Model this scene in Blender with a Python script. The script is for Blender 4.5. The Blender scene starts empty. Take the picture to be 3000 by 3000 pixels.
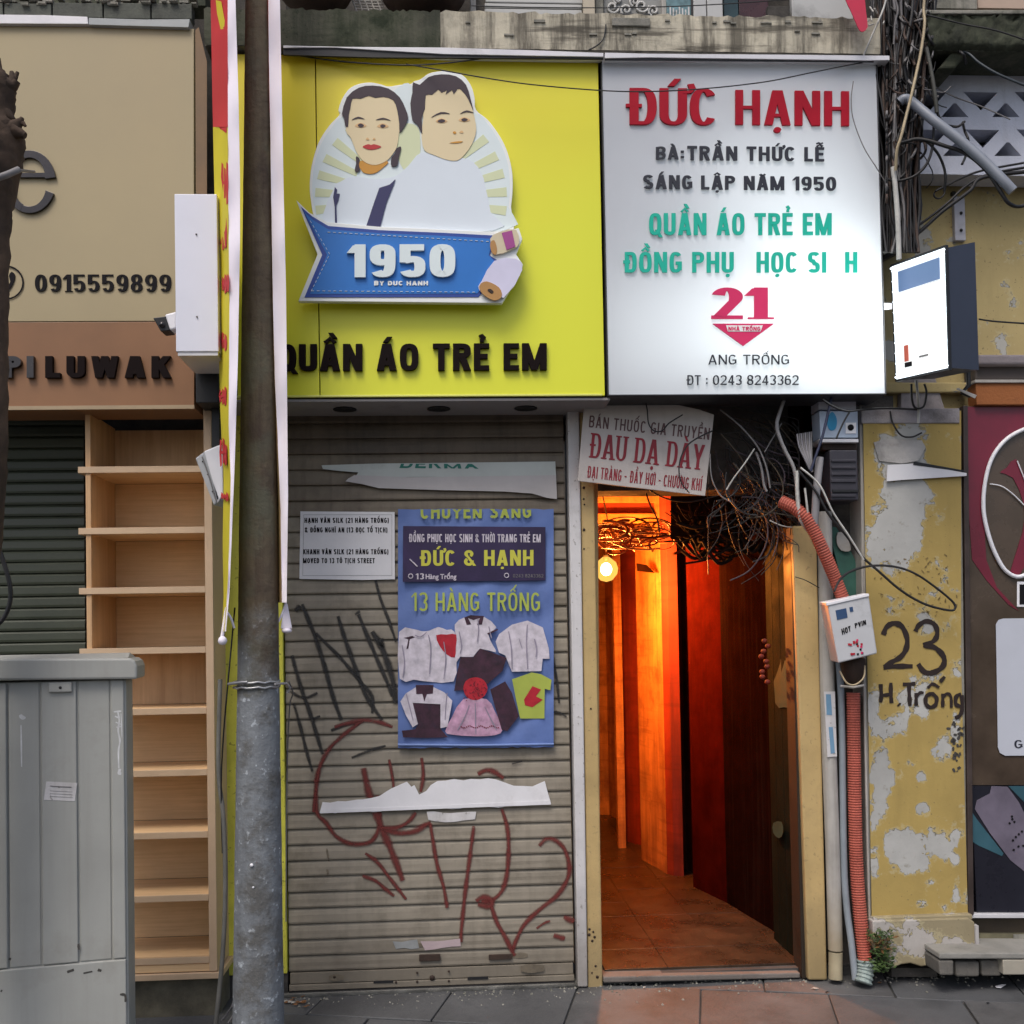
import bpy, bmesh, math, random, unicodedata
from mathutils import Vector, Matrix
random.seed(11)
SC = bpy.context.scene
COL = SC.collection
rad = math.radians

# ------------------------------------------------------------------ camera
FPX, CXP, CYP = 3000.0, 1500.0, 1800.0          # focal length and principal point in photo pixels
CAM = Vector((0.0, -4.7, 1.58))
ROT = Matrix.Rotation(rad(-3.2), 3, 'Z') @ Matrix.Rotation(rad(90 + 1.4), 3, 'X') @ Matrix.Rotation(rad(-1.05), 3, 'Z')
cam = bpy.data.cameras.new('camera')
cam.sensor_width = 36.0
cam.lens = 36.0 * FPX / 3000.0
cam.shift_y = (CYP - 1500.0) / 3000.0
cam.clip_start, cam.clip_end = 0.05, 500.0
camo = bpy.data.objects.new('camera', cam)
COL.objects.link(camo)
camo.matrix_world = Matrix.Translation(CAM) @ ROT.to_4x4()
SC.camera = camo

# ------------------------------------------------------------------ world, sun, exposure
SUN_EL, SUN_AZ = 58.0, 205.0                    # soft overcast light from above and behind the camera
w = bpy.data.worlds.new('World'); SC.world = w; w.use_nodes = True
wn = w.node_tree.nodes; wl = w.node_tree.links
for n in list(wn): wn.remove(n)
sky = wn.new('ShaderNodeTexSky'); sky.sky_type = 'NISHITA'; sky.sun_disc = False
sky.sun_elevation = rad(SUN_EL); sky.sun_rotation = rad(SUN_AZ)
sky.air_density = 1.0; sky.dust_density = 4.0; sky.ozone_density = 1.0
bg = wn.new('ShaderNodeBackground'); bg.inputs['Strength'].default_value = 0.125
wo = wn.new('ShaderNodeOutputWorld')
wl.new(sky.outputs[0], bg.inputs[0]); wl.new(bg.outputs[0], wo.inputs[0])
sl = bpy.data.lights.new('sun', 'SUN'); sl.energy = 1.25; sl.angle = rad(24); sl.color = (1.0, 0.965, 0.91)
so = bpy.data.objects.new('sun', sl); COL.objects.link(so)
sd = Vector((math.sin(rad(SUN_AZ)) * math.cos(rad(SUN_EL)), math.cos(rad(SUN_AZ)) * math.cos(rad(SUN_EL)), math.sin(rad(SUN_EL))))
so.rotation_euler = sd.to_track_quat('Z', 'Y').to_euler(); so.location = (0, 0, 12)
SC.view_settings.view_transform = 'Standard'; SC.view_settings.look = 'None'
SC.view_settings.exposure = 0.42; SC.view_settings.gamma = 1.0; SC.view_settings.use_curve_mapping = False
SC.cycles.max_bounces = 6

# ------------------------------------------------------------------ pixel -> place
def ray(px, py):
    return ROT @ Vector(((px - CXP) / FPX, -(py - CYP) / FPX, -1.0))
def P(px, py, Y=0.0):
    d = ray(px, py); t = (Y - CAM.y) / d.y
    return CAM + d * t
def G(px, py, z=0.0):
    d = ray(px, py); t = (z - CAM.z) / d.z
    return CAM + d * t
def rect(x0, y0, x1, y1, Y=0.0):                 # photo rectangle -> X0, X1, Z0, Z1 on the plane y = Y
    xm, ym = (x0 + x1) / 2, (y0 + y1) / 2
    return P(x0, ym, Y).x, P(x1, ym, Y).x, P(xm, y1, Y).z, P(xm, y0, Y).z

# ------------------------------------------------------------------ colour and materials
def lin(c):
    c /= 255.0
    return c / 12.92 if c <= 0.04045 else ((c + 0.055) / 1.055) ** 2.4
def A(r, g, b, k=1.30):                          # albedo from a photographed colour in open shade
    return tuple(min(0.86, lin(v) * k) for v in (r, g, b))
class NT:
    def __init__(s, m):
        s.t = m.node_tree; s.n = s.t.nodes; s.l = s.t.links
    def new(s, kind, **kw):
        n = s.n.new(kind)
        for k, v in kw.items():
            if k.startswith('i_'): n.inputs[k[2:].replace('_', ' ')].default_value = v
            else: setattr(n, k, v)
        return n
    def math(s, op, a, b=None, clamp=False):
        n = s.n.new('ShaderNodeMath'); n.operation = op; n.use_clamp = clamp
        for i, v in enumerate((a, b)):
            if v is None: continue
            if isinstance(v, (int, float)): n.inputs[i].default_value = v
            else: s.l.new(v, n.inputs[i])
        return n.outputs[0]
    def pos(s, sx=1, sy=1, sz=1):
        g = s.new('ShaderNodeNewGeometry'); m = s.new('ShaderNodeMapping'); m.inputs['Scale'].default_value = (sx, sy, sz)
        s.l.new(g.outputs['Position'], m.inputs['Vector']); return m.outputs[0]
    def noise(s, vec, scale, detail=6, rough=0.6):
        n = s.new('ShaderNodeTexNoise'); n.inputs['Scale'].default_value = scale
        n.inputs['Detail'].default_value = detail; n.inputs['Roughness'].default_value = rough
        s.l.new(vec, n.inputs['Vector']); return n.outputs['Fac']
    def ramp(s, fac, a, b, ca=(0, 0, 0, 1), cb=(1, 1, 1, 1)):
        r = s.new('ShaderNodeValToRGB'); r.color_ramp.elements[0].position = a; r.color_ramp.elements[1].position = b
        r.color_ramp.elements[0].color = ca; r.color_ramp.elements[1].color = cb
        s.l.new(fac, r.inputs[0]); return r.outputs[0]
    def mix(s, fac, a, b, mode='MIX'):
        n = s.new('ShaderNodeMix', data_type='RGBA', blend_type=mode)
        for i, v in ((0, fac), (6, a), (7, b)):
            if isinstance(v, (int, float)): n.inputs[i].default_value = v
            elif isinstance(v, tuple): n.inputs[i].default_value = (*v[:3], 1)
            else: s.l.new(v, n.inputs[i])
        return n.outputs[2]
MATS = {}
def mat(name, col, rough=0.6, var=0.12, scale=5.0, dirt=0.0, dcol=(0.03, 0.028, 0.022), dscale=3.0, streak=0.0,
        bump=0.15, bscale=90.0, metal=0.0, spots=0.0, grain=None, spec=0.4, emit=None, low=None, drips=0.0):
    """plain coloured surface with uneven tone, blotchy dirt, run-down streaks, specks and fine relief"""
    if name in MATS: return MATS[name]
    m = bpy.data.materials.new(name); m.use_nodes = True; t = NT(m)
    bs = t.n['Principled BSDF']
    bs.inputs['Roughness'].default_value = rough; bs.inputs['Metallic'].default_value = metal
    bs.inputs['Specular IOR Level'].default_value = spec
    p = t.pos()
    n1 = t.noise(p, scale, 7, 0.62)
    f = t.ramp(n1, 0.25, 0.75)
    lo = tuple(c * (1 - var * 1.6) for c in col); hi = tuple(min(0.9, c * (1 + var)) for c in col)
    c = t.mix(f, lo, hi)
    if grain:                                    # (sx, sy, sz, strength, colour)
        pg = t.pos(*grain[:3]); g = t.noise(pg, 1.0, 8, 0.7)
        c = t.mix(t.math('MULTIPLY', t.ramp(g, 0.42, 0.68), grain[3]), c, grain[4])
    if dirt:
        n2 = t.noise(p, dscale, 9, 0.68)
        c = t.mix(t.math('MULTIPLY', t.ramp(n2, 0.62 - 0.25 * dirt, 0.80 - 0.15 * dirt), min(1, 0.5 + dirt * 0.5)), c, dcol)
    if streak:
        ps = t.pos(26, 26, 1.3); n3 = t.noise(ps, 1.0, 6, 0.6)
        c = t.mix(t.math('MULTIPLY', t.ramp(n3, 0.50, 0.75), streak), c, dcol)
    if drips:
        n5 = t.noise(t.pos(11, 11, .9), 1.0, 8, .7); n6 = t.noise(t.pos(1.5, 1.5, 20), 1.0, 7, .65)
        c = t.mix(t.math('MULTIPLY', t.ramp(n5, .47, .60), drips), c, dcol); c = t.mix(t.math('MULTIPLY', t.ramp(n6, .54, .64), drips), c, dcol)
    if spots:
        n4 = t.noise(p, 48, 3, 0.6)
        c = t.mix(t.math('MULTIPLY', t.ramp(n4, 0.63, 0.68), spots), c, dcol)
    if low:                                      # (height, softness, colour, strength): splash dirt near the ground
        g = t.new('ShaderNodeNewGeometry'); sp = t.new('ShaderNodeSeparateXYZ'); t.l.new(g.outputs['Position'], sp.inputs[0])
        h = t.math('ADD', sp.outputs[2], t.math('MULTIPLY', t.math('SUBTRACT', t.noise(p, 7, 6), 0.5), low[1] * 2.2))
        c = t.mix(t.math('MULTIPLY', t.ramp(h, max(0.0, low[0] - low[1]), low[0] + low[1], (1, 1, 1, 1), (0, 0, 0, 1)), low[3]), c, low[2])
    t.l.new(c, bs.inputs['Base Color'])
    rr = t.math('ADD', t.math('MULTIPLY', t.math('SUBTRACT', n1, 0.5), 0.5), rough, clamp=True)
    t.l.new(rr, bs.inputs['Roughness'])
    if bump:
        b = t.new('ShaderNodeBump'); b.inputs['Strength'].default_value = bump; b.inputs['Distance'].default_value = 0.004
        nb = t.noise(p, bscale, 5, 0.6); t.l.new(nb, b.inputs['Height']); t.l.new(b.outputs[0], bs.inputs['Normal'])
    if emit:
        bs.inputs['Emission Color'].default_value = (*emit[0], 1); bs.inputs['Emission Strength'].default_value = emit[1]
    MATS[name] = m
    return m

# ------------------------------------------------------------------ objects
def thing(name, label, cat, loc=(0, 0, 0), group=None, kind=None):
    e = bpy.data.objects.new(name, None); e.empty_display_size = 0.05; COL.objects.link(e); e.location = loc
    if label: e['label'] = label
    if cat: e['category'] = cat
    if group: e['group'] = group
    if kind: e['kind'] = kind
    return e
def tag(o, label=None, cat=None, group=None, kind=None):
    for k, v in (('label', label), ('category', cat), ('group', group), ('kind', kind)):
        if v: o[k] = v
    return o
def adopt(o, parent):
    if parent is None: return
    o.parent = parent
    if parent.type == 'EMPTY': o.location = Vector(o.location) - parent.location
class MB:
    def __init__(s): s.v = []; s.f = []; s.mi = []; s.sm = []
    def add(s, vs, fs, mi=0, sm=False):
        b = len(s.v); s.v += [tuple(v) for v in vs]
        for f in fs: s.f.append(tuple(b + i for i in f)); s.mi.append(mi); s.sm.append(sm)
        return s
    def box(s, x0, x1, y0, y1, z0, z1, mi=0):
        x0, x1 = sorted((x0, x1)); y0, y1 = sorted((y0, y1)); z0, z1 = sorted((z0, z1))
        vs = [(x, y, z) for x in (x0, x1) for y in (y0, y1) for z in (z0, z1)]
        return s.add(vs, [(0, 1, 3, 2), (4, 6, 7, 5), (0, 4, 5, 1), (2, 3, 7, 6), (0, 2, 6, 4), (1, 5, 7, 3)], mi)
    def pbox(s, x0, y0, x1, y1, Y, d, mi=0):     # photo rectangle at depth Y, running d back
        a, b, c, e = rect(x0, y0, x1, y1, Y); return s.box(a, b, Y, Y + d, c, e, mi)
    def hexa(s, f, b, mi=0):                      # front quad, back quad (same order, clockwise seen from the front)
        return s.add(list(f) + list(b), [(3, 2, 1, 0), (4, 5, 6, 7), (0, 1, 5, 4), (1, 2, 6, 5), (2, 3, 7, 6), (3, 0, 4, 7)], mi)
    def prism(s, pts, d=(0, 0.01, 0), mi=0):
        n = len(pts); d = Vector(d); fr = [Vector(p) for p in pts]; bk = [p + d for p in fr]
        s.add(fr + bk, [tuple(range(n)), tuple(range(2 * n - 1, n - 1, -1))] + [(i, i + n, (i + 1) % n + n, (i + 1) % n) for i in range(n)], mi)
        return s
    def tube(s, pts, r, seg=6, mi=0, r1=None, cap=True, rfun=None):
        pts = [Vector(p) for p in pts]; n = len(pts)
        if n < 2: return s
        rings = []; up = None
        for i, p in enumerate(pts):
            t = (pts[min(i + 1, n - 1)] - pts[max(i - 1, 0)]).normalized()
            if up is None: up = t.orthogonal().normalized()
            up = (up - t * up.dot(t)); up = up.normalized() if up.length > 1e-6 else t.orthogonal().normalized()
            q = t.cross(up); k = i / (n - 1)
            rr = rfun(k, i) if rfun else (r if r1 is None else r + (r1 - r) * k)
            rings.append([p + (up * math.cos(a) + q * math.sin(a)) * rr for a in [2 * math.pi * j / seg for j in range(seg)]])
        vs = [v for rg in rings for v in rg]; fs = []
        for i in range(n - 1):
            for j in range(seg):
                fs.append((i * seg + j, i * seg + (j + 1) % seg, (i + 1) * seg + (j + 1) % seg, (i + 1) * seg + j))
        s.add(vs, fs, mi, True)
        if cap: s.add(rings[0], [tuple(range(seg - 1, -1, -1))], mi); s.add(rings[-1], [tuple(range(seg))], mi)
        return s
    def lathe(s, prof, o, seg=24, mi=0, axis='Z'):   # prof: (r, h) list
        vs = []; o = Vector(o)
        for r, h in prof:
            for j in range(seg):
                a = 2 * math.pi * j / seg
                c, q = r * math.cos(a), r * math.sin(a)
                vs.append(o + (Vector((c, q, h)) if axis == 'Z' else Vector((c, h, q)) if axis == 'Y' else Vector((h, c, q))))
        fs = [(i * seg + j, i * seg + (j + 1) % seg, (i + 1) * seg + (j + 1) % seg, (i + 1) * seg + j) for i in range(len(prof) - 1) for j in range(seg)]
        return s.add(vs, fs, mi, True)
    def build(s, name, m, parent=None, bevel=0.0, label=None, loc=None, kind=None):
        me = bpy.data.meshes.new(name); me.from_pydata(s.v, [], s.f)
        for mm in (m if isinstance(m, (list, tuple)) else [m]): me.materials.append(mm)
        me.polygons.foreach_set('material_index', s.mi); me.polygons.foreach_set('use_smooth', s.sm)
        bm = bmesh.new(); bm.from_mesh(me); bmesh.ops.recalc_face_normals(bm, faces=bm.faces); bm.to_mesh(me); bm.free()
        me.update()
        o = bpy.data.objects.new(name, me); COL.objects.link(o)
        if loc is not None: o.location = loc
        adopt(o, parent)
        if bevel:
            b = o.modifiers.new('bevel', 'BEVEL'); b.width = bevel; b.segments = 2; b.limit_method = 'ANGLE'; b.angle_limit = rad(50)
        if label: o['label'] = label
        if kind: o['kind'] = kind
        return o
def dup(o, parent, loc):
    c = o.copy(); COL.objects.link(c); c.parent = None; c.location = loc
    adopt(c, parent); return c
def smooth(pts, k=6, closed=False):
    pts = [Vector(p) for p in pts]; n = len(pts); out = []
    if n < 3: return pts
    rng = range(n) if closed else range(n - 1)
    for i in rng:
        g = (lambda j: pts[j % n]) if closed else (lambda j: pts[max(0, min(n - 1, j))])
        p0, p1, p2, p3 = g(i - 1), g(i), g(i + 1), g(i + 2)
        for j in range(k):
            u = j / k
            out.append(0.5 * ((2 * p1) + (p2 - p0) * u + (2 * p0 - 5 * p1 + 4 * p2 - p3) * u * u + (3 * p1 - p0 - 3 * p2 + p3) * u ** 3))
    if not closed: out.append(pts[-1])
    return out
def s2(pts, k=5, closed=True):
    return [(v.x, v.y) for v in smooth([(x, y, 0) for x, y in pts], k, closed)]
def ppoly(pts, Y, t, m, parent, name, label=None, sm=0, o=(0, 0), s=1.0, bevel=0.0):
    """a flat cut-out given by its photo outline, at depth Y and with thickness t"""
    if sm: pts = s2(pts, sm)
    w3 = [P(o[0] + x / s, o[1] + y / s, Y) for x, y in pts]
    return MB().prism(w3, (0, t, 0)).build(name, m, parent, bevel, label)
def cable(pts, r, m, name='cable', label=None, cat='cable', parent=None, k=7, seg=6, sag=0.0, group=None):
    """pts: (px, py, Y) in the photo"""
    w3 = smooth([P(*p) for p in pts], k)
    o = MB().tube(w3, r, seg).build(name, m, parent)
    if label: tag(o, label, cat, group)
    return o

# ------------------------------------------------------------------ lettering: a pen-drawn alphabet
def se(cx, cy, rx, ry, a0, a1, n=14, e=2.5):
    out = []
    for i in range(n + 1):
        a = rad(a0 + (a1 - a0) * i / n); c, q = math.cos(a), math.sin(a)
        out.append((cx + rx * math.copysign(abs(c) ** (2 / e), c), cy + ry * math.copysign(abs(q) ** (2 / e), q)))
    return out
class Pen:
    """strokes as polygons in a box w wide and 1 high; wx, wy = half thickness of upright and level strokes"""
    def __init__(s, w, wx, wy, serif=0, e=2.5): s.w, s.wx, s.wy, s.sf, s.e, s.out, s.cid = w, wx, wy, serif, e, [], 50
    def V(s, x, y0=0.0, y1=1.0, sf=(1, 1)):
        s.out.append([(x - s.wx, y0), (x + s.wx, y0), (x + s.wx, y1), (x - s.wx, y1)])
        if s.sf:
            h = s.sf
            if sf[0] and y0 <= 0.001: s.out.append([(x - s.wx * 1.9, 0), (x + s.wx * 1.9, 0), (x + s.wx * 1.9, h), (x - s.wx * 1.9, h)])
            if sf[1] and y1 >= 0.999: s.out.append([(x - s.wx * 1.9, 1 - h), (x + s.wx * 1.9, 1 - h), (x + s.wx * 1.9, 1), (x - s.wx * 1.9, 1)])
    def H(s, y, x0, x1): s.out.append([(x0, y - s.wy), (x1, y - s.wy), (x1, y + s.wy), (x0, y + s.wy)])
    def D(s, x0, y0, x1, y1, k=1.08, sf=0):
        q = s.wx * k; s.out.append([(x0 - q, y0), (x0 + q, y0), (x1 + q, y1), (x1 - q, y1)])
        if s.sf and sf: s.out.append([(x0 - q * 1.8, 0), (x0 + q * 1.8, 0), (x0 + q * 1.8, s.sf), (x0 - q * 1.8, s.sf)])
    def C(s, pts, closed=False, wx=None, wy=None):
        wx, wy = wx or s.wx, wy or s.wy; n = len(pts); L, R = [], []
        for i, (x, y) in enumerate(pts):
            if closed: a, b = pts[(i - 1) % n], pts[(i + 1) % n]
            else: a, b = pts[max(i - 1, 0)], pts[min(i + 1, n - 1)]
            tx, ty = b[0] - a[0], b[1] - a[1]; l = math.hypot(tx, ty) or 1; nx, ny = -ty / l, tx / l
            L.append((x + nx * wx, y + ny * wy)); R.append((x - nx * wx, y - ny * wy))
        m = n if closed else n - 1; s.cid += 1
        for i in range(m): s.out.append([L[i], L[(i + 1) % n], R[(i + 1) % n], R[i], s.cid * 10 + (i % 3) * 2])
    def O(s): s.C(se(s.w / 2, 0.5, s.w / 2 - s.wx, 0.5 - s.wy, 0, 360, 28, s.e)[:-1], True)
W = {'A': 1.12, 'M': 1.38, 'W': 1.5, 'I': 0.0, 'N': 1.08, 'H': 1.05, 'E': .86, 'F': .82, 'L': .82, 'T': .95, 'Y': 1.08, 'V': 1.08, '1': .62,
     ':': 0.0, '.': 0.0, ',': 0.0, '-': .6, '&': 1.15, '(': .5, ')': .5, 'Q': 1.04, 'O': 1.04, 'G': 1.02, 'K': 1.06, 'Đ': 1.12, 'X': 1.1}
def glyph(ch, bw, wx, wy, serif=0, e=2.5):
    base = unicodedata.normalize('NFD', ch); c0 = base[0]; acc = base[1:]
    if c0 == ' ': return [], bw * 0.55
    w = W.get(c0, 1.0) * bw or 2 * wx
    p = Pen(w, wx, wy, serif, e); x0, x1, xm = wx, w - wx, w / 2
    if c0 == 'A':
        p.D(wx * 1.08, 0, xm - wx * .25, 1, sf=1); p.D(w - wx * 1.08, 0, xm + wx * .25, 1, sf=1); p.H(.28, w * .25, w * .75)
    elif c0 in 'BPR':
        p.V(x0); h = .5 if c0 == 'B' else .46
        p.C([(x0, 1 - wy)] + se(w * .45, (1 + h) / 2 - 0 * wy, x1 * 1.0 - w * .45, (1 - h) / 2 - wy * (0.5 if c0 == 'B' else 1), 90, -90, 12, e) + [(x0, h + (0 if c0 == 'B' else wy))])
        if c0 == 'B': p.C([(x0, h)] + se(w * .45, (h) / 2, x1 - w * .45, h / 2 - wy * .5, 90, -90, 12, e)[0:] + [(x0, wy)]) if False else p.C([(x0, .5)] + se(w * .48, .25 + wy * .5, x1 - w * .48, .25 - wy * .5, 90, -90, 12, e) + [(x0, wy)])
        if c0 == 'R': p.D(x1, 0, w * .5, h + wy, sf=0)
    elif c0 in 'CG':
        p.C(se(xm, .5, xm - wx, .5 - wy, 40, 320, 26, e))
        if c0 == 'G': p.V(x1, .12, .46, (0, 0)); p.H(.46, xm, w)
    elif c0 in 'DĐ':
        o = w * .12 if c0 == 'Đ' else 0
        p.V(x0 + o); p.C([(x0 + o, 1 - wy)] + se(w * .5 + o / 2, .5, x1 - w * .5 - o / 2, .5 - wy, 90, -90, 18, e) + [(x0 + o, wy)])
        if c0 == 'Đ': p.H(.52, 0, w * .52)
    elif c0 in 'EF':
        p.V(x0); p.H(1 - wy, x0, w); p.H(.52, x0, w * .9)
        if c0 == 'E': p.H(wy, x0, w)
        if serif:
            p.out.append([(w - wx * .7, .78), (w, .78), (w, 1), (w - wx * .7, 1)])
            if c0 == 'E': p.out.append([(w - wx * .7, 0), (w, 0), (w, .22), (w - wx * .7, .22)])
    elif c0 == 'H': p.V(x0); p.V(x1); p.H(.5, x0, x1)
    elif c0 == 'I': p.V(xm)
    elif c0 == 'J': p.V(x1, .3, 1); p.C([(x1, .3)] + se(xm, .3, xm - wx, .3 - wy, 0, -170, 10, e))
    elif c0 == 'K': p.V(x0); p.D(x0 + wx * .5, .42, x1 - wx * .1, 1); p.D(x1, 0, w * .45, .62)
    elif c0 == 'L':
        p.V(x0); p.H(wy, x0, w)
    elif c0 == 'M': p.V(x0); p.V(x1); p.D(x0 + wx * .1, 1, xm, 0, .95); p.D(x1 - wx * .1, 1, xm, 0, .95)
    elif c0 == 'N': p.V(x0); p.V(x1); p.D(x0 + wx * .1, 1, x1 - wx * .1, 0, 1.1)
    elif c0 in 'O0': p.O()
    elif c0 == 'Q': p.O(); p.D(w * .96, -.1, w * .62, .24, .9)
    elif c0 == 'S':
        p.C(se(xm, .745, xm - wx, .255 - wy, 25, 265, 16, e) + se(xm, .255, xm - wx, .255 - wy, 85, -155, 16, e))
    elif c0 == 'T': p.V(xm, sf=(1, 0)); p.H(1 - wy, 0, w)
    elif c0 == 'U': p.V(x0, .3, 1); p.V(x1, .3, 1); p.C([(x0, .31)] + se(xm, .31, xm - wx, .31 - wy, 180, 360, 14, e) + [(x1, .31)])
    elif c0 == 'V': p.D(wx * 1.08, 1, xm, 0); p.D(w - wx * 1.08, 1, xm, 0)
    elif c0 == 'W':
        for a, b in ((wx, w * .28), (xm, w * .28), (xm, w * .72), (w - wx, w * .72)): p.D(a, 1, b, 0, .95)
    elif c0 == 'X': p.D(wx, 1, x1, 0); p.D(x1, 1, wx, 0)
    elif c0 == 'Y': p.D(wx, 1, xm, .42); p.D(x1, 1, xm, .42); p.V(xm, 0, .45, (1, 0))
    elif c0 == '1': p.V(x1, 0, 1, (1, 0)); p.D(x1 - wx * .6, .97, 0.02, .74, .7)
    elif c0 == '2':
        p.C(se(xm, .7, xm - wx, .3 - wy, 165, -35, 16, e) + [(wx * 1.2, wy * 1.6)]); p.H(wy, 0, w)
    elif c0 == '3':
        p.C(se(xm, .745, xm - wx, .255 - wy * .8, 155, -80, 14, e)); p.C(se(xm, .27, xm - wx, .27 - wy * .9, 85, -155, 14, e))
    elif c0 == '4': p.V(w * .72, 0, 1, (1, 0)); p.H(.28, 0, w); p.D(wx * .8, .25, w * .66, 1, .8)
    elif c0 == '5':
        p.H(1 - wy, wx * .7, w * .95); p.V(x0, .45, 1, (0, 0)); p.C([(x0, .52)] + se(xm, .32, xm - wx, .32 - wy, 120, -155, 18, e))
    elif c0 == '6':
        p.C(se(xm, .32, xm - wx, .32 - wy, 0, 360, 22, e)[:-1], True); p.C(se(xm, .5, xm - wx, .5 - wy, 45, 180, 12, e) + [(x0, .32)])
    elif c0 == '7': p.H(1 - wy, 0, w); p.D(w * .35, 0, x1, 1 - wy)
    elif c0 == '8':
        p.C(se(xm, .745, (xm - wx) * .92, .255 - wy * .7, 0, 360, 22, e)[:-1], True); p.C(se(xm, .27, xm - wx, .27 - wy * .8, 0, 360, 22, e)[:-1], True)
    elif c0 == '9':
        p.C(se(xm, .68, xm - wx, .32 - wy, 0, 360, 22, e)[:-1], True); p.C([(x1, .68)] + se(xm, .5, xm - wx, .5 - wy, 0, -135, 12, e))
    elif c0 == '&':
        p.C(se(xm * .85, .76, xm * .5, .24 - wy, -60, 250, 16, 2)); p.D(w * .93, 0, w * .3, .62, .9); p.C(se(xm * .85, .27, xm * .85 - wx, .27 - wy, 120, 380, 18, 2))
    elif c0 == ':':
        for y in (.18, .62): p.out.append([(0, y - .08), (2 * wx, y - .08), (2 * wx, y + .08), (0, y + .08)])
    elif c0 in '.,': p.out.append([(0, 0), (2 * wx, 0), (2 * wx, .16), (0, .16)])
    elif c0 == '-': p.H(.45, 0, w)
    elif c0 in '()':
        q = se(w if c0 == '(' else 0, .45, w - wx, .6, 120 if c0 == '(' else 60, 240 if c0 == '(' else -60, 8, 2); p.C(q)
    # marks
    top = 1.06; a = wx * .75
    for m in acc:
        if m == '\u0302': p.C([(xm - bw * .27, top), (xm, top + .15), (xm + bw * .27, top)], wx=a, wy=wy * .55); top += .16
        elif m == '\u0306': p.C(se(xm, top + .13, bw * .25, .12, 200, 340, 8, 2), wx=a, wy=wy * .6); top += .16
        elif m == '\u031b': p.C([(w - wx, .88), (w + wx * .7, .9), (w + wx * 1.2, 1.0), (w + wx * .8, 1.12)], wx=a, wy=wy * .7)
    for m in acc:
        o = bw * .2 if '\u0302' in acc else 0
        if m == '\u0301': p.D(xm - bw * .08 + o, top, xm + bw * .16 + o, top + .2, .75)
        elif m == '\u0300': p.D(xm + bw * .08 + o, top, xm - bw * .16 + o, top + .2, .75)
        elif m == '\u0309': p.C([(xm - bw * .1 + o, top + .2), (xm + bw * .03 + o, top + .25), (xm + bw * .13 + o, top + .17), (xm + .02 * bw + o, top + .09), (xm + .02 * bw + o, top)], wx=a * .9, wy=wy * .6)
        elif m == '\u0303': p.C([(xm - bw * .28, top + .03), (xm - bw * .13, top + .1), (xm + bw * .12, top + .03), (xm + bw * .28, top + .1)], wx=a, wy=wy * .55)
        elif m == '\u0323': p.C(se(xm, -.14, wx * .5, .04, 0, 360, 10, 2)[:-1], True, wx=wx * .5, wy=.04)
    return p.out, w
def lettering(text, quad, Y, t, m, parent, name='lettering', bw=.6, wx=.11, wy=.08, gap=.14, serif=0, e=2.5, each=False, label=None, slant=0, o=(0, 0), s=1.0, vmax=0):
    """quad: photo pixels of base-left, base-right, cap-right, cap-left; thickness t towards the back"""
    q = [(o[0] + x / s, o[1] + y / s) for x, y in quad]
    items = []; x = 0.0
    for ch in text:
        st, w_ = glyph(ch, bw, wx, wy, serif, e); items.append((x, st, ch)); x += w_ + (gap if ch != ' ' else gap * .5)
    tot = x - gap
    def mp(u, v):
        u = (u + slant * v) / tot
        bx = q[0][0] + (q[1][0] - q[0][0]) * u; by = q[0][1] + (q[1][1] - q[0][1]) * u
        cx = q[3][0] + (q[2][0] - q[3][0]) * u; cy = q[3][1] + (q[2][1] - q[3][1]) * u
        return bx + (cx - bx) * v, by + (cy - by) * v
    mb = MB(); outs = []
    for gi, (x, st, ch) in enumerate(items):
        if each: mb = MB()
        k = 0
        for poly in st:
            if isinstance(poly[-1], int):
                kk = poly[-1] / 10 - 46; poly = poly[:-1]
            else: k += 1; kk = k
            yy = Y - min(0.00025, t * .12) * kk
            if vmax: poly = [(a, min(b, vmax)) for a, b in poly]
            mb.prism([P(*mp(x + a, b), yy) for a, b in poly], (0, t, 0))
        if each and st: outs.append(mb.build(name, m, parent, label=label))
    if not each: return mb.build(name, m, parent, label=label)
    return outs
def ribbon(mb, pts, wpx, Yf, mi=0, k=6, taper=0.25, px=True):
    """a hand-painted stroke: photo points, width in px, Yf(x, z) gives the depth of the surface it lies on"""
    q = s2(pts, k, False) if len(pts) > 2 else pts
    if len(q) == 2: q = [(q[0][0] + (q[1][0] - q[0][0]) * i / 8, q[0][1] + (q[1][1] - q[0][1]) * i / 8) for i in range(9)]
    out = []
    for i in range(len(q) - 1):                    # subdivide to about 10 px
        a, b = q[i], q[i + 1]; n = max(1, int(math.hypot(b[0] - a[0], b[1] - a[1]) / 9))
        out += [(a[0] + (b[0] - a[0]) * j / n, a[1] + (b[1] - a[1]) * j / n) for j in range(n)]
    out.append(q[-1]); n = len(out); rows = []; ph = random.uniform(0, 9)
    for i, (x, y) in enumerate(out):
        a, b = out[max(i - 1, 0)], out[min(i + 1, n - 1)]; tx, ty = b[0] - a[0], b[1] - a[1]; l = math.hypot(tx, ty) or 1
        nx, ny = -ty / l, tx / l; u = i / max(1, n - 1)
        ww = wpx / 2 * (1 - taper * abs(2 * u - 1) ** 3) * (1 + .12 * math.sin(i * .9 + ph) + random.uniform(-.06, .06))
        row = []
        for v in (-1, -.5, 0, .5, 1):
            p = P(x + nx * ww * v, y + ny * ww * v, 0); yy = Yf(p.x, p.z); row.append(P(x + nx * ww * v, y + ny * ww * v, yy))
        rows.append(row)
    vs = [v for r in rows for v in r]
    fs = [(i * 5 + j, i * 5 + j + 1, (i + 1) * 5 + j + 1, (i + 1) * 5 + j) for i in range(n - 1) for j in range(4)]
    mb.add(vs, fs, mi)
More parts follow.
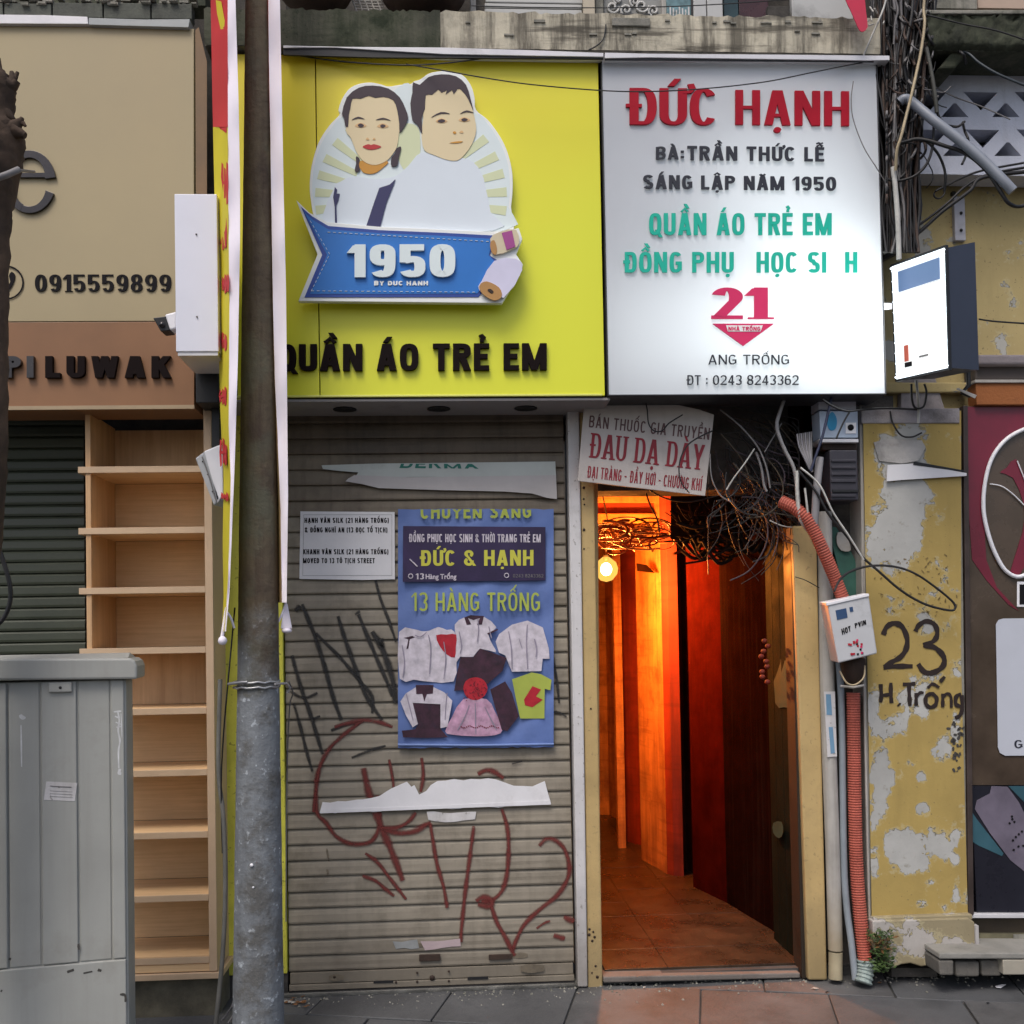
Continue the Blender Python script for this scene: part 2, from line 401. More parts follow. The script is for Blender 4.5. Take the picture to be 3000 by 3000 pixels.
# ------------------------------------------------------------------ helpers that need the builder
def font_text(text, quad, Y, t, m, parent, name='lettering', offset=0.0, o=(0, 0), s=1.0, label=None):
    """built-in typeface, for small and lower-case print; quad as in lettering()"""
    c = bpy.data.curves.new('type', 'FONT'); c.body = text; c.resolution_u = 2; c.offset = offset; c.extrude = 0.5
    ob = bpy.data.objects.new('type', c); COL.objects.link(ob)
    me = bpy.data.meshes.new_from_object(ob.evaluated_get(bpy.context.evaluated_depsgraph_get()))
    bpy.data.objects.remove(ob)
    xs = [v.co.x for v in me.vertices]; a, b = min(xs), max(xs); cap = 0.682
    q = [(o[0] + x / s, o[1] + y / s) for x, y in quad]
    vs = []
    for v in me.vertices:
        u = (v.co.x - a) / (b - a); h = v.co.y / cap
        bx = q[0][0] + (q[1][0] - q[0][0]) * u; by = q[0][1] + (q[1][1] - q[0][1]) * u
        cx = q[3][0] + (q[2][0] - q[3][0]) * u; cy = q[3][1] + (q[2][1] - q[3][1]) * u
        vs.append(P(bx + (cx - bx) * h, by + (cy - by) * h, Y + (0.5 - v.co.z) * t))
    fs = [tuple(p.vertices) for p in me.polygons]; bpy.data.meshes.remove(me)
    return MB().add(vs, fs).build(name, m, parent, label=label)
def row(x0, x1, base, cap, d=0.0):               # quad for a line of type that rises d px over its length
    return [(x0, base), (x1, base - d), (x1, cap - d), (x0, cap)]
def gz(px, py, z=0.0):
    g = G(px, py, z); return g

# ------------------------------------------------------------------ materials
m_conc = mat('stained_concrete', (0.30, 0.285, 0.245), .9, .25, 4, dirt=.75, dcol=(.035, .04, .028), dscale=4, streak=.7, bump=.9, bscale=45)
m_conc_moss = mat('mossy_concrete', (0.12, 0.12, 0.085), .95, .35, 7, dirt=.9, dcol=(.018, .026, .014), dscale=7, streak=.5, bump=1.0, bscale=40, spots=.5, drips=.5)
m_wall_dark = mat('sooty_plaster', (0.10, 0.09, 0.08), .95, .4, 5, dirt=.8, dcol=(.012, .012, .012), bump=.7)
m_black = mat('black_plastic', (0.012, 0.012, 0.014), .5, .2, 20)
m_black_rub = mat('black_cable_rubber', (0.02, 0.019, 0.02), .55, .3, 20)
m_grey_cable = mat('grey_cable_sheath', (0.18, 0.17, 0.17), .55, .3, 14)
m_white_cable = mat('white_cable_sheath', (0.48, 0.47, 0.44), .5, .2, 14, dirt=.3)
m_beige_cable = mat('beige_cable_sheath', (0.40, 0.32, 0.20), .5, .2, 14)
m_pave = mat('pavement_stone', (0.094, 0.095, 0.098), .6, .35, 2.5, dirt=.6, dcol=(.035, .035, .037), dscale=5, bump=.7, bscale=60, spots=.25)
m_joint = mat('joint_dirt', (0.066, 0.065, 0.064), .95, .3, 8, bump=.5)
m_asph = mat('asphalt', (0.05, 0.05, 0.052), .9, .25, 12, bump=1, bscale=160)
m_yel = bpy.data.materials.new('light_graded_yellow_vinyl'); m_yel.use_nodes = True; t = NT(m_yel); bsd = t.n['Principled BSDF']; bsd.inputs['Roughness'].default_value = .42
_g = t.new('ShaderNodeNewGeometry'); _s = t.new('ShaderNodeSeparateXYZ'); t.l.new(_g.outputs['Position'], _s.inputs[0])   # dimmer light at upper left put into the vinyl colour: amber there, lime below
_h = t.math('ADD', t.math('ADD', _s.outputs[2], t.math('MULTIPLY', _s.outputs[0], -.55)), t.math('MULTIPLY', t.noise(t.pos(), 1.3, 3), .9)); _m = t.new('ShaderNodeMapRange'); _m.inputs[1].default_value = 3.3; _m.inputs[2].default_value = 5.2
t.l.new(_h, _m.inputs[0]); t.l.new(t.mix(_m.outputs[0], (.70, .72, .030), (.74, .56, .012)), bsd.inputs['Base Color'])
m_yel_side = mat('yellow_cladding', (0.74, 0.70, 0.09), .5, .18, 6, dirt=.3, dcol=(.10, .085, .03), spots=.6, streak=.25)
m_alu = mat('folded_aluminium', (0.62, 0.61, 0.63), .42, .08, 6, dirt=.3, dcol=(.16, .15, .15), metal=.15)
m_soffit = mat('soffit_board', (0.30, 0.28, 0.28), .7, .08, 3, dirt=.2)
m_slat = mat('roller_shutter_paint', (0.252, 0.220, 0.172), .6, .18, 3.5, dirt=.46, dcol=(.105, .085, .06), dscale=5, streak=.30, bump=.12, bscale=60, low=(.22, .10, (.13, .11, .085), .55))
m_slat_dk = mat('dark_green_shutter_paint', (0.044, 0.052, 0.034), .45, .25, 3, dirt=.3, dcol=(.02, .02, .016))
m_white = mat('white_paint', (0.78, 0.77, 0.80), .45, .05, 4, dirt=.12, dcol=(.4, .38, .36))
m_white_dirty = mat('chipped_white_paint', (0.60, 0.58, 0.58), .6, .1, 5, dirt=.35, dcol=(.20, .18, .15), streak=.3, spots=.7, low=(.35, .3, (.22, .2, .18), .7))
m_post_y = mat('worn_yellow_paint', (0.50, 0.355, 0.155), .6, .14, 5, dirt=.25, dcol=(.26, .19, .09), dscale=5, streak=.25, spots=.55, bump=.3, low=(.28, .2, (.22, .17, .09), .7))
m_beige = mat('beige_sign_sheet', (0.375, 0.305, 0.178), .48, .05, 1.5, bump=.02)
m_brownsign = mat('brown_sign_sheet', (0.245, 0.120, 0.056), .5, .10, 3, bump=.02)
m_wood = mat('shelf_wood', (0.72, 0.49, 0.27), .55, .10, 3, grain=(2.2, 30, 75, .65, (.52, .32, .16)), bump=.08)
m_wood_v = mat('shelf_wood_upright', (0.68, 0.44, 0.24), .55, .12, 3, grain=(24, 24, 1.2, .75, (.45, .26, .13)), bump=.08)
m_wood_edge = mat('shelf_edge_band', (0.56, 0.40, 0.26), .5, .08, 8, bump=.04)
m_cab = mat('grey_cabinet_paint', (0.345, 0.345, 0.320), .5, .07, 3, dirt=.22, dcol=(.22, .21, .18), dscale=3, streak=.22, bump=.06)
m_pipe_w = mat('old_white_pipe', (0.42, 0.40, 0.37), .6, .15, 6, dirt=.4, dcol=(.17, .15, .12), streak=.5, low=(.3, .15, (.30, .24, .15), .8))
m_pipe_g = mat('grey_blue_pipe', (0.24, 0.27, 0.30), .5, .12, 6, dirt=.3)
m_red_pipe = mat('red_corrugated_pipe', (0.42, 0.105, 0.072), .55, .15, 9, dirt=.25, dcol=(.16, .05, .04))
m_teal = mat('teal_fabric', (0.035, 0.11, 0.085), .7, .3, 8)
m_brown = mat('dark_brown_wood', (0.045, 0.026, 0.018), .75, .35, 6, streak=.6, dcol=(.012, .009, .008), bump=.5)
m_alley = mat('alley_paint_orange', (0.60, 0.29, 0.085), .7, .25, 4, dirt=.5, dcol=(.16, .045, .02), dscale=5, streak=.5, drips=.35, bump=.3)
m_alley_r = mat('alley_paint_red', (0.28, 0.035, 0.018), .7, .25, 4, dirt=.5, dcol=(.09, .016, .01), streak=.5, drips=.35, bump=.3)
m_alley_d = mat('alley_dark_boards', (0.010, 0.0035, 0.0025), .9, .3, 5, spec=0, streak=.7, dcol=(.02, .012, .01), bump=.5)  # near-black tone stands in for the shade on the near right wall
m_tile_in = mat('alley_floor_tile', (0.058, 0.034, 0.020), .32, .35, 5, dirt=.6, dcol=(.022, .014, .010), dscale=6, bump=.5)
m_paper = mat('white_paper', (0.70, 0.69, 0.71), .8, .05, 8, dirt=.12, dcol=(.4, .38, .36), bump=.25, bscale=25)
m_ink = mat('black_print', (0.012, 0.011, 0.013), .7, .1, 8, spec=.1)
m_ink_blk = mat('black_letter', (0.008, 0.004, 0.004), .6, .1, 8, spec=.08, bump=0)
m_red_l = mat('red_letter', (0.36, 0.006, 0.020), .5, .1, 8, bump=0, spec=.15)
m_green_l = mat('green_letter', (0.005, 0.42, 0.30), .35, .06, 8, bump=0)
m_pink_l = mat('crimson_letter', (0.62, 0.02, 0.11), .4, .05, 8, bump=0)
m_grey_l = mat('charcoal_letter', (0.018, 0.02, 0.032), .6, .1, 8, bump=0)

# ------------------------------------------------------------------ the setting: ground
g = MB().box(-60, 60, -60, 60, -0.30, -0.155)
tag(g.build('ground', m_asph), kind='structure')
pv = MB().box(-4.5, 4.6, -3.0, 0.25, -0.14, -0.012).build('pavement', m_joint); tag(pv, kind='structure')
kb = MB().box(-4.5, 4.6, -3.16, -3.0, -0.15, 0.0).build('kerb', mat('kerb_stone', (.3, .3, .29), .8, .2, 6, bump=.6)); tag(kb, kind='structure')
slab_m = [m_pave, mat('pavement_stone_b', (0.098, 0.097, 0.098), .6, .35, 2, dirt=.5, dcol=(.04, .04, .04), bump=.7, bscale=60),
          mat('pavement_stone_c', (0.089, 0.091, 0.095), .6, .3, 3, dirt=.4, dcol=(.03, .03, .033), bump=.7, bscale=60)]
slab_me = []
for k in range(6):
    rr = random.Random(k); a = .2735; c = .004
    q = [(-a + rr.random() * c, -a + rr.random() * c), (a - rr.random() * c, -a + rr.random() * c), (a - rr.random() * c, a - rr.random() * c), (-a + rr.random() * c, a - rr.random() * c)]
    b = MB().prism([(x, y, -.03) for x, y in q], (0, 0, .03)); o_ = b.build('paving_slab', slab_m[k % 3], None, .004); slab_me.append(o_)
ang = rad(-14); ca, sa = math.cos(ang), math.sin(ang)
for i in range(-9, 10):
    for j in range(-6, 4):
        x = .55 * i + (.27 if j % 2 else 0); y = .55 * j - .78
        X = x * ca - y * sa; Y = x * sa + y * ca + .1
        if not (-2.6 < X < 3.0 and -1.95 < Y < 0.18): continue
        s_ = dup(slab_me[random.randrange(6)], pv, (X, Y, random.uniform(-.0025, .002)))
        s_.rotation_euler = (random.uniform(-.006, .006), random.uniform(-.006, .006), ang)
for o_ in slab_me: bpy.data.objects.remove(o_)

# ------------------------------------------------------------------ shop building: walls, ledge, balcony, soffit
X = lambda px, Y=0.0, py=1880: P(px, py, Y).x
Z = lambda py, Y=0.0, px=1500: P(px, py, Y).z
bld = thing('shophouse', 'narrow old shophouse carrying the yellow and white signs, with a dirty concrete ledge on top', 'building', (X(1250), .1, 0))
zt = Z(1180)
b = MB(); b.box(X(640), X(2560), .12, .35, zt - .12, 7.5); b.build('wall', m_wall_dark, bld)
b = MB(); b.box(X(640), X(835), .06, .3, 0, zt - .122); b.build('wall', m_wall_dark, bld)
b = MB(); b.box(X(835) + .001, X(1662), .10, .3, 0, zt - .122); b.build('wall', m_wall_dark, bld)
b = MB(); b.box(X(1756), X(2350), .10, .30, Z(1432), zt - .122); b.build('lintel', m_wall_dark, bld)
# ledge
x0, x1, z0, z1 = rect(600, 42, 2575, 147, -.33)
# ledge front: a lumpy skin with crusts, missing bits and a crack line
def rough_face(x0, x1, z0, z1, Y, amp, nx, nz, topj=0.0):
    mb = MB(); vs = []
    for j in range(nz + 1):
        for i in range(nx + 1):
            u, v = i / nx, j / nz
            e = random.uniform(-1, 1) * amp * (1.6 if j == nz else 1)
            vs.append((x0 + (x1 - x0) * u, Y - abs(e) * .8 + (amp * 1.5 if j == 0 else 0), z0 + (z1 - z0) * v + (random.uniform(-topj, topj * .6) if j == nz else random.uniform(-.3, .3) * (z1 - z0) / nz * (0 < j))))
    fs = [(j * (nx + 1) + i, j * (nx + 1) + i + 1, (j + 1) * (nx + 1) + i + 1, (j + 1) * (nx + 1) + i) for j in range(nz) for i in range(nx)]
    return mb.add(vs, fs, 0, True)
xs_ = X(1290, -.34, 90)
rough_face(x0, xs_, z0, z1, -.340, .004, 70, 5, .009).build('ledge_face', m_conc_moss, bld, label='moss-blackened part of the ledge')
m_conc_l = mat('cream_concrete', (0.56, 0.51, 0.40), .9, .15, 5, dirt=.5, dcol=(.06, .052, .04), dscale=6, streak=.6, drips=.8, bump=.8, bscale=45)
rough_face(xs_, x1, z0, z1, -.340, .003, 80, 5, .008).build('ledge_face', m_conc_l, bld, label='cream part of the ledge with dark drip marks')
b = MB(); b.box(x0, x1, -.328, .12, z0, z1 - .012); b.build('ledge', m_conc, bld)
b = MB()                                         # ragged crust line where the render broke off
for i in range(16):
    u = random.uniform(1310, 2500); p = P(u, random.choice((66, 70, 96, 104)) + random.uniform(-4, 4), -.342)
    l = random.uniform(.01, .05); b.box(p.x, p.x + l, -.348, -.335, p.z, p.z + random.uniform(.003, .012))
o_ = b.build('render_crust', m_conc, bld, kind='stuff')
cr = smooth([P(*q) for q in ((1775, 72, -.348), (1772, 95, -.348), (1765, 118, -.348), (1745, 136, -.348), (1725, 146, -.348))], 4)
MB().tube(cr, .0035, 4).build('crack', m_black, bld)
# soffit under the yellow half, with three downlights
sf = thing('sign_soffit', 'grey soffit board with dark round downlights under the yellow sign', 'soffit', (X(1300, -.1), -.1, Z(1180)))
x0, x1, z0, z1 = rect(835, 1166, 1768, 1180, -.295)
MB().box(x0 - .3, X(1768, -.1, 1170), -.292, .095, z1 - .012, z1 - .002).build('board', m_soffit, sf)
for px in (1010, 1285, 1540):
    c = P(px, 1180, -.15)
    MB().lathe([(.050, 0), (.052, -.004), (.046, -.005), (0, -.005)], (c.x, -.15, z1 - .0125), 24).build('downlight', m_black, sf)

# upper storey bits seen above the ledge
up = thing('balcony_front', 'balcony front above the concrete ledge, panels of white, grey scrollwork and dark glass', 'balcony', (X(1900, -.2), -.2, Z(60)))
def panel(a, b_, y0, y1, Y, m, name, d=.03, par=up, bev=.003): return MB().pbox(a, y0, b_, y1, Y, d).build(name, m, par, bev)
m_green_dk = mat('dark_teal_glass', (0.02, 0.045, 0.05), .2, .3, 8)
m_ltgrey = mat('pale_grey_board', (0.44, 0.44, 0.43), .5, .06, 4, dirt=.2)
panel(1375, 1392, -300, 45, -.18, m_pipe_w, 'post'); panel(1392, 1420, -300, 42, -.12, m_wall_dark, 'backing_board')
panel(1420, 1705, -300, 8, -.14, m_ltgrey, 'panel'); panel(1420, 1705, 11, 24, -.14, m_ltgrey, 'panel'); panel(1420, 1705, 27, 43, -.14, m_ltgrey, 'panel')
panel(1706, 1740, -300, 48, -.19, mat('cream_post', (.46, .40, .31), .7, .1, 5, dirt=.3), 'post')
panel(1742, 1765, -300, 46, -.14, m_conc, 'post')
panel(1766, 1935, -300, 56, -.10, mat('scroll_panel_grey', (.25, .25, .24), .7, .2, 9, dirt=.4), 'scroll_panel')
b = MB()
for cx, cy, r_, s_ in ((1795, 22, 20, 0), (1835, 30, 18, 1), (1880, 18, 22, 0), (1915, 32, 17, 1), (1860, 5, 16, 1), (1810, 0, 14, 1)):
    pts = [P(cx + r_ * (1 - k / 16) * math.cos(k * .62 + s_ * 2), cy + r_ * (1 - k / 16) * math.sin(k * .62 + s_ * 2), -.105) for k in range(14)]
    b.tube(pts, .0065, 5)
b.build('scroll', mat('scroll_pale', (.50, .49, .47), .6, .1, 9), up)
panel(1793, 1905, 38, 50, -.30, m_black, 'vent_slot', .1); panel(1793, 1905, 51, 75, -.352, m_conc, 'stone_block', .03)
panel(1936, 1950, -300, 50, -.12, m_pipe_w, 'post'); panel(1950, 2022, -300, 60, -.13, mat('blue_grey_print', (.13, .24, .27), .5, .5, 14, spots=.5), 'panel')
b = MB()
for i in range(7): b.pbox(1962 + i * 9, 20 + (i % 3) * 4, 1966 + i * 9, 46, -.134, .004)
b.build('stripe', m_white_dirty, up)
panel(2022, 2028, -300, 60, -.14, m_black, 'post'); panel(2029, 2066, -300, 60, -.15, m_ltgrey, 'panel'); panel(2069, 2114, -300, 60, -.15, m_ltgrey, 'panel')
panel(2117, 2160, -300, 62, -.11, m_green_dk, 'pane'); panel(2162, 2248, -300, 62, -.10, mat('dark_maroon_glass', (.045, .014, .016), .25, .3, 6), 'pane')
panel(2249, 2314, 18, 62, -.16, m_wall_dark, 'panel'); panel(2316, 2495, -300, 60, -.15, m_ltgrey, 'panel')
panel(835, 1375, -300, 40, -.02, m_wall_dark, 'backing_board')
# lattice between the two pots
b = MB()
for i in range(5):
    b.tube([P(1030 + i * 18, -6, -.20), P(1045 + i * 18, 34, -.20)], .004, 5); b.tube([P(1040, 2 + i * 8, -.197), P(1125, 4 + i * 8, -.197)], .003, 5)
b.build('lattice', m_pipe_w, up)
for (cx, cy, r_, rh, lb) in ((925, -12, 118, 38, 'dark brown bowl planter at the left end of the ledge, nearest the pole'), (1240, -8, 140, 46, 'wide dark brown bowl planter on the ledge, right of the other bowl')):
    c = P(cx, cy, -.22); sc_ = 4.48 / 3000; r3 = r_ * sc_; h3 = rh * sc_
    t_ = thing('bowl_planter', lb, 'planter', (c.x, c.y, c.z - h3), 'bowl planters on the ledge')
    prof = [(0, -h3), (r3 * .5, -h3), (r3 * .66, -h3 * .85), (r3 * .86, -h3 * .25), (r3 * .98, h3 * .5), (r3, h3 * 1.6), (r3 * 1.05, h3 * 1.7), (r3 * 1.05, h3 * 2), (r3 * .93, h3 * 2), (r3 * .85, h3)]
    MB().lathe(prof, (c.x, c.y - .02, c.z), 28).build('bowl', mat('brown_planter_clay', (.075, .045, .035), .6, .25, 9, streak=.4), t_)
    MB().lathe([(0, 0), (r3 * .84, 0)], (c.x, c.y - .02, c.z + h3 * 1.3), 28).build('soil', m_brown, t_)

# ------------------------------------------------------------------ main sign: yellow half
ys = thing('yellow_shop_sign', 'wide yellow shop sign with a raised badge of two children and black raised letters', 'shop sign', (X(1300, -.25), -.25, Z(1160)))
def sbox(x0, x1, yt, yb, Y, d, m, name, par, bev=.002):
    a, c, e, f = rect(x0, yt, x1, yb, Y); return MB().box(a, c, Y, Y + d, e, f).build(name, m, par, bev)
YS = -.30
sbox(690, 929, 160, 1161, YS, .02, m_yel, 'panel', ys); sbox(932, 1762, 160, 1161, YS, .02, m_yel, 'panel', ys)
sbox(692, 1762, 168, 1158, YS + .022, .20, m_black, 'box_frame', ys)
sbox(690, 1765, 1156, 1162, YS - .004, .02, mat('yellow_edge', (.68, .68, .16), .4, .05, 4), 'edge_trim', ys)
# folded cap over the sign
def cap(pts, name, par, m=m_alu):
    t_ = [P(x, y, -.352) for x, y in pts]; MB().prism(t_, (0, .05, 0)).build(name, m, par, .001)
cap([(830, 133), (1000, 137), (1300, 139), (1560, 147), (1768, 155), (1768, 166), (1560, 163), (1300, 158), (1130, 148), (980, 139), (890, 139), (830, 140)], 'top_cap', ys)
MB().prism([P(x, y, -.346) for x, y in ((830, 138), (1768, 162), (1768, 172), (1100, 168), (830, 160))], (0, .01, 0)).build('shadow_gap', m_black, ys)
def qz(a): return (a[0], a[1])
# raised badge
Q2 = dict(o=(750, 0), s=2.576)
m_badge = mat('badge_white', (.78, .80, .78), .45, .02, 3, bump=0); m_badge_in = mat('badge_pale_blue', (.68, .76, .77), .5, .04, 2, bump=0)
m_ray = mat('badge_ray_green', (.62, .66, .42), .5, .03, 3, bump=0)
m_skin = mat('badge_skin', (.70, .58, .36), .5, .02, 3, bump=0); m_skin2 = mat('badge_skin_shade', (.66, .42, .20), .5, .02, 3, bump=0)
m_hair = mat('badge_hair', (.035, .018, .028), .5, .1, 3, bump=0); m_neck = mat('badge_neck_orange', (.56, .26, .03), .5, .02, 3, bump=0)
m_shirt = mat('badge_shirt', (.66, .72, .78), .5, .03, 2, bump=0); m_navy = mat('badge_navy', (.025, .025, .10), .5, .05, 3, bump=0)
m_lip = mat('badge_lips', (.45, .02, .02), .5, .02, 3, bump=0)
badge = ppoly([(405, 1400), (420, 1250), (470, 1080), (550, 950), (632, 862), (622, 830), (650, 745), (705, 668), (780, 632), (865, 622), (940, 635), (1000, 652), (1080, 640), (1165, 632),
               (1195, 612), (1240, 598), (1310, 552), (1415, 535), (1500, 545), (1570, 575), (1625, 650), (1650, 740), (1662, 830), (1760, 915), (1870, 1080), (1925, 1250), (1938, 1400), (1925, 1560), (1890, 1790), (1200, 1790), (520, 1790), (440, 1640), (415, 1520)],
              YS - .045, .044, m_badge, ys, 'badge', sm=4, bevel=.002, **Q2)
Yb = YS - .046
ppoly([(425, 1400), (440, 1250), (490, 1090), (570, 965), (650, 880), (800, 900), (1070, 660), (1180, 650), (1300, 900), (1640, 850), (1745, 930), (1850, 1090), (1903, 1250), (1915, 1400), (1905, 1560), (1870, 1740), (540, 1740), (455, 1630), (432, 1520)], Yb, .004, m_badge_in, badge, 'background', sm=3, **Q2)
cc = (1150, 1500)
for i, a in enumerate([118, 130, 142, 154, 165, 176, 187]):
    for sgn in (-1, 1):
        r0, r1 = 430, (705 if sgn < 0 else 745); h = 2.6
        pts = []
        for rr_, aa in ((r0, a - h), (r1, a - h * 1.05), (r1, a + h * 1.05), (r0, a + h)):
            th = rad(aa); pts.append((cc[0] + sgn * -rr_ * math.cos(th), cc[1] - rr_ * math.sin(th) * (1.0 if True else 1)))
        ppoly(pts, Yb - .0012, .002, m_ray, badge, 'ray', **Q2)
ppoly([(1085, 960), (1150, 930), (1220, 960), (1240, 1050), (1230, 1200), (1150, 1290), (1090, 1240), (1060, 1100)], Yb - .0012, .002, m_ray, badge, 'ray', sm=3, **Q2)
ppoly([(585, 1430), (640, 1370), (740, 1330), (900, 1350), (1050, 1330), (1150, 1250), (1250, 1150), (1420, 1190), (1600, 1200), (1700, 1300), (1740, 1450), (1770, 1600), (1790, 1740), (590, 1730)], Yb - .0025, .003, m_shirt, badge, 'shirts', sm=3, **Q2)
ppoly([(785, 1215), (990, 1215), (960, 1262), (900, 1305), (840, 1310), (795, 1285)], Yb - .0035, .003, m_neck, badge, 'neck', sm=3, **Q2)
ppoly([(690, 780), (760, 725), (900, 712), (1010, 730), (1065, 800), (1090, 930), (1078, 1010), (1062, 1110), (1010, 1190), (950, 1232), (880, 1245), (810, 1215), (760, 1150), (715, 1040), (680, 990), (685, 880)], Yb - .0045, .003, m_skin, badge, 'girl_face', sm=3, **Q2)
ppoly([(648, 860), (685, 735), (775, 662), (880, 645), (1000, 668), (1085, 735), (1130, 825), (1148, 890), (1120, 955), (1085, 1000), (1080, 930), (1065, 830), (1035, 755), (960, 730), (900, 738), (850, 722), (790, 745), (728, 745), (712, 820), (700, 870), (695, 955), (672, 945), (662, 880)], Yb - .006, .003, m_hair, badge, 'girl_hair', sm=2, **Q2)
for pts in ([(755, 1180), (782, 1200), (775, 1240), (785, 1280), (762, 1298), (745, 1285), (755, 1235)], [(1062, 1118), (1095, 1108), (1085, 1160), (1075, 1200), (1066, 1248), (1022, 1252), (1022, 1190), (1045, 1160)]):
    ppoly(pts, Yb - .006, .003, m_hair, badge, 'plait', sm=3, **Q2)
ppoly([(1262, 900), (1272, 720), (1400, 672), (1545, 672), (1605, 760), (1640, 850), (1662, 980), (1630, 1085), (1575, 1165), (1520, 1210), (1440, 1205), (1345, 1170), (1270, 1130), (1248, 1010)], Yb - .0045, .003, m_skin, badge, 'boy_face', sm=3, **Q2)
ppoly([(1180, 700), (1185, 620), (1235, 640), (1300, 582), (1400, 560), (1510, 575), (1585, 640), (1618, 740), (1640, 835), (1600, 745), (1550, 680), (1520, 672), (1492, 712), (1478, 680), (1432, 712), (1440, 680), (1400, 700), (1375, 675), (1330, 715), (1282, 718), (1275, 820), (1250, 890), (1255, 1010), (1215, 935), (1180, 905), (1165, 780)], Yb - .006, .003, m_hair, badge, 'boy_hair', sm=2, **Q2)
for nm, m_, pts in (('eyebrow', m_hair, [(722, 905), (770, 880), (818, 898), (770, 893)]), ('eyebrow', m_hair, [(905, 905), (960, 888), (1015, 908), (960, 900)]),
                    ('eyebrow', m_hair, [(1322, 885), (1395, 845), (1462, 858), (1395, 858)]), ('eyebrow', m_hair, [(1540, 858), (1590, 832), (1645, 852), (1590, 845)]),
                    ('eye', m_hair, [(755, 945), (790, 925), (828, 948), (790, 968)]), ('eye', m_hair, [(925, 950), (955, 932), (992, 950), (955, 970)]),
                    ('eye', m_hair, [(1352, 915), (1402, 892), (1445, 912), (1402, 932)]), ('eye', m_hair, [(1535, 905), (1572, 885), (1612, 903), (1572, 922)]),
                    ('mouth', m_lip, [(805, 1108), (845, 1088), (868, 1094), (892, 1088), (945, 1108), (868, 1130)]), ('mouth', m_neck, [(1462, 1078), (1520, 1066), (1562, 1068), (1520, 1080)]),
                    ('nose', m_skin2, [(830, 1048), (842, 1038), (855, 1052), (842, 1056)]), ('nose', m_skin2, [(880, 1048), (893, 1040), (902, 1050), (890, 1055)]),
                    ('nose', m_neck, [(1485, 998), (1500, 990), (1512, 1002), (1498, 1010)]), ('nose', m_skin2, [(1535, 995), (1555, 985), (1565, 1000), (1548, 1004)]),
                    ('collar_line', m_navy, [(595, 1410), (612, 1432), (608, 1460), (632, 1462), (622, 1510), (606, 1550), (612, 1700), (596, 1700), (594, 1560), (582, 1490)]),
                    ('strap', m_navy, [(930, 1418), (1010, 1392), (1052, 1352), (1040, 1392), (985, 1530), (935, 1722), (828, 1718), (880, 1560)])):
    if nm == 'eye':
        ax, ay = sum(q_[0] for q_ in pts) / 4, sum(q_[1] for q_ in pts) / 4; pts = [(ax + (x_ - ax) * .66, ay + (y_ - ay) * .72) for x_, y_ in pts]
        ppoly([(ax - 44, ay + 2), (ax, ay - 20), (ax + 44, ay + 2), (ax, ay + 16)], Yb - .0058, .003, m_skin2, badge, 'eyelid', sm=3, **Q2)
    ppoly(pts, Yb - .0065, .003, m_, badge, nm, sm=0 if nm in ('strap', 'collar_line') else 3, **Q2)
# blue ribbon
ppoly([(868, 586), (905, 622), (958, 650), (1110, 664), (1300, 672), (1468, 680), (1520, 668), (1530, 700), (1512, 745), (1532, 775), (1525, 800), (1470, 888), (874, 882), (930, 745)], YS - .075, .028, m_badge, badge, 'ribbon', bevel=.002)
m_blue = mat('ribbon_blue', (.015, .16, .52), .45, .10, 2.2, bump=0)
m_blue_d = mat('ribbon_blue_edge', (.02, .06, .30), .45, .05, 2, bump=0)
rb = ppoly([(882, 606), (915, 634), (962, 662), (1110, 674), (1300, 682), (1452, 690), (1435, 748), (1475, 775), (1402, 870), (892, 871), (944, 746)], YS - .078, .004, m_blue_d, badge, 'ribbon_face')
ppoly([(892, 622), (918, 645), (962, 672), (1110, 683), (1300, 691), (1445, 700), (1432, 748), (1462, 778), (1398, 860), (908, 861), (958, 746)], YS - .0795, .002, m_blue, rb.parent, 'ribbon_field')
b = MB()
for a, c, n in (((912, 852), (1400, 856), 60), ((912, 852), (966, 745), 18), ((966, 745), (905, 640), 16), ((960, 680), (1440, 708), 60)):
    for i in range(n):
        if i % 2: continue
        q0 = [a[k] + (c[k] - a[k]) * i / n for k in (0, 1)]; q1 = [a[k] + (c[k] - a[k]) * (i + 1) / n for k in (0, 1)]
        b.tube([P(*q0, YS - .081), P(*q1, YS - .081)], .0012, 4)
b.build('stitching', m_badge, badge, kind='stuff')
lettering('1950', row(1024, 1334, 812, 716, 1), YS - .092, .012, m_badge_in, badge, 'letter', bw=.54, wx=.115, wy=.095, gap=.085, e=3.0, each=True)
lettering('BY DUC HANH', row(1096, 1254, 836, 823, 0), YS - .082, .003, m_badge, badge, bw=.8, wx=.14, wy=.12, gap=.16)
m_mag = mat('magenta_thread', (.35, .06, .25), .5, .1, 8, bump=0); m_spool = mat('spool_wood', (.42, .22, .07), .5, .1, 8, bump=0); m_cream = mat('spool_cream', (.60, .52, .36), .5, .1, 8, bump=0); m_lil = mat('lilac_thread', (.62, .60, .76), .5, .05, 8, bump=0)
ppoly([(1436, 700), (1462, 680), (1512, 672), (1520, 715), (1500, 730), (1452, 745)], YS - .088, .01, m_cream, badge, 'thread_spool', sm=2)
ppoly([(1470, 682), (1500, 675), (1510, 722), (1484, 732)], YS - .091, .004, m_mag, badge, 'thread')
ppoly([(1436, 712), (1448, 704), (1456, 728), (1452, 746), (1440, 738)], YS - .0905, .004, m_spool, badge, 'spool_end', sm=3)
ppoly([(1448, 764), (1512, 758), (1530, 790), (1476, 872), (1404, 850), (1412, 822)], YS - .088, .01, m_lil, badge, 'thread_spool', sm=2)
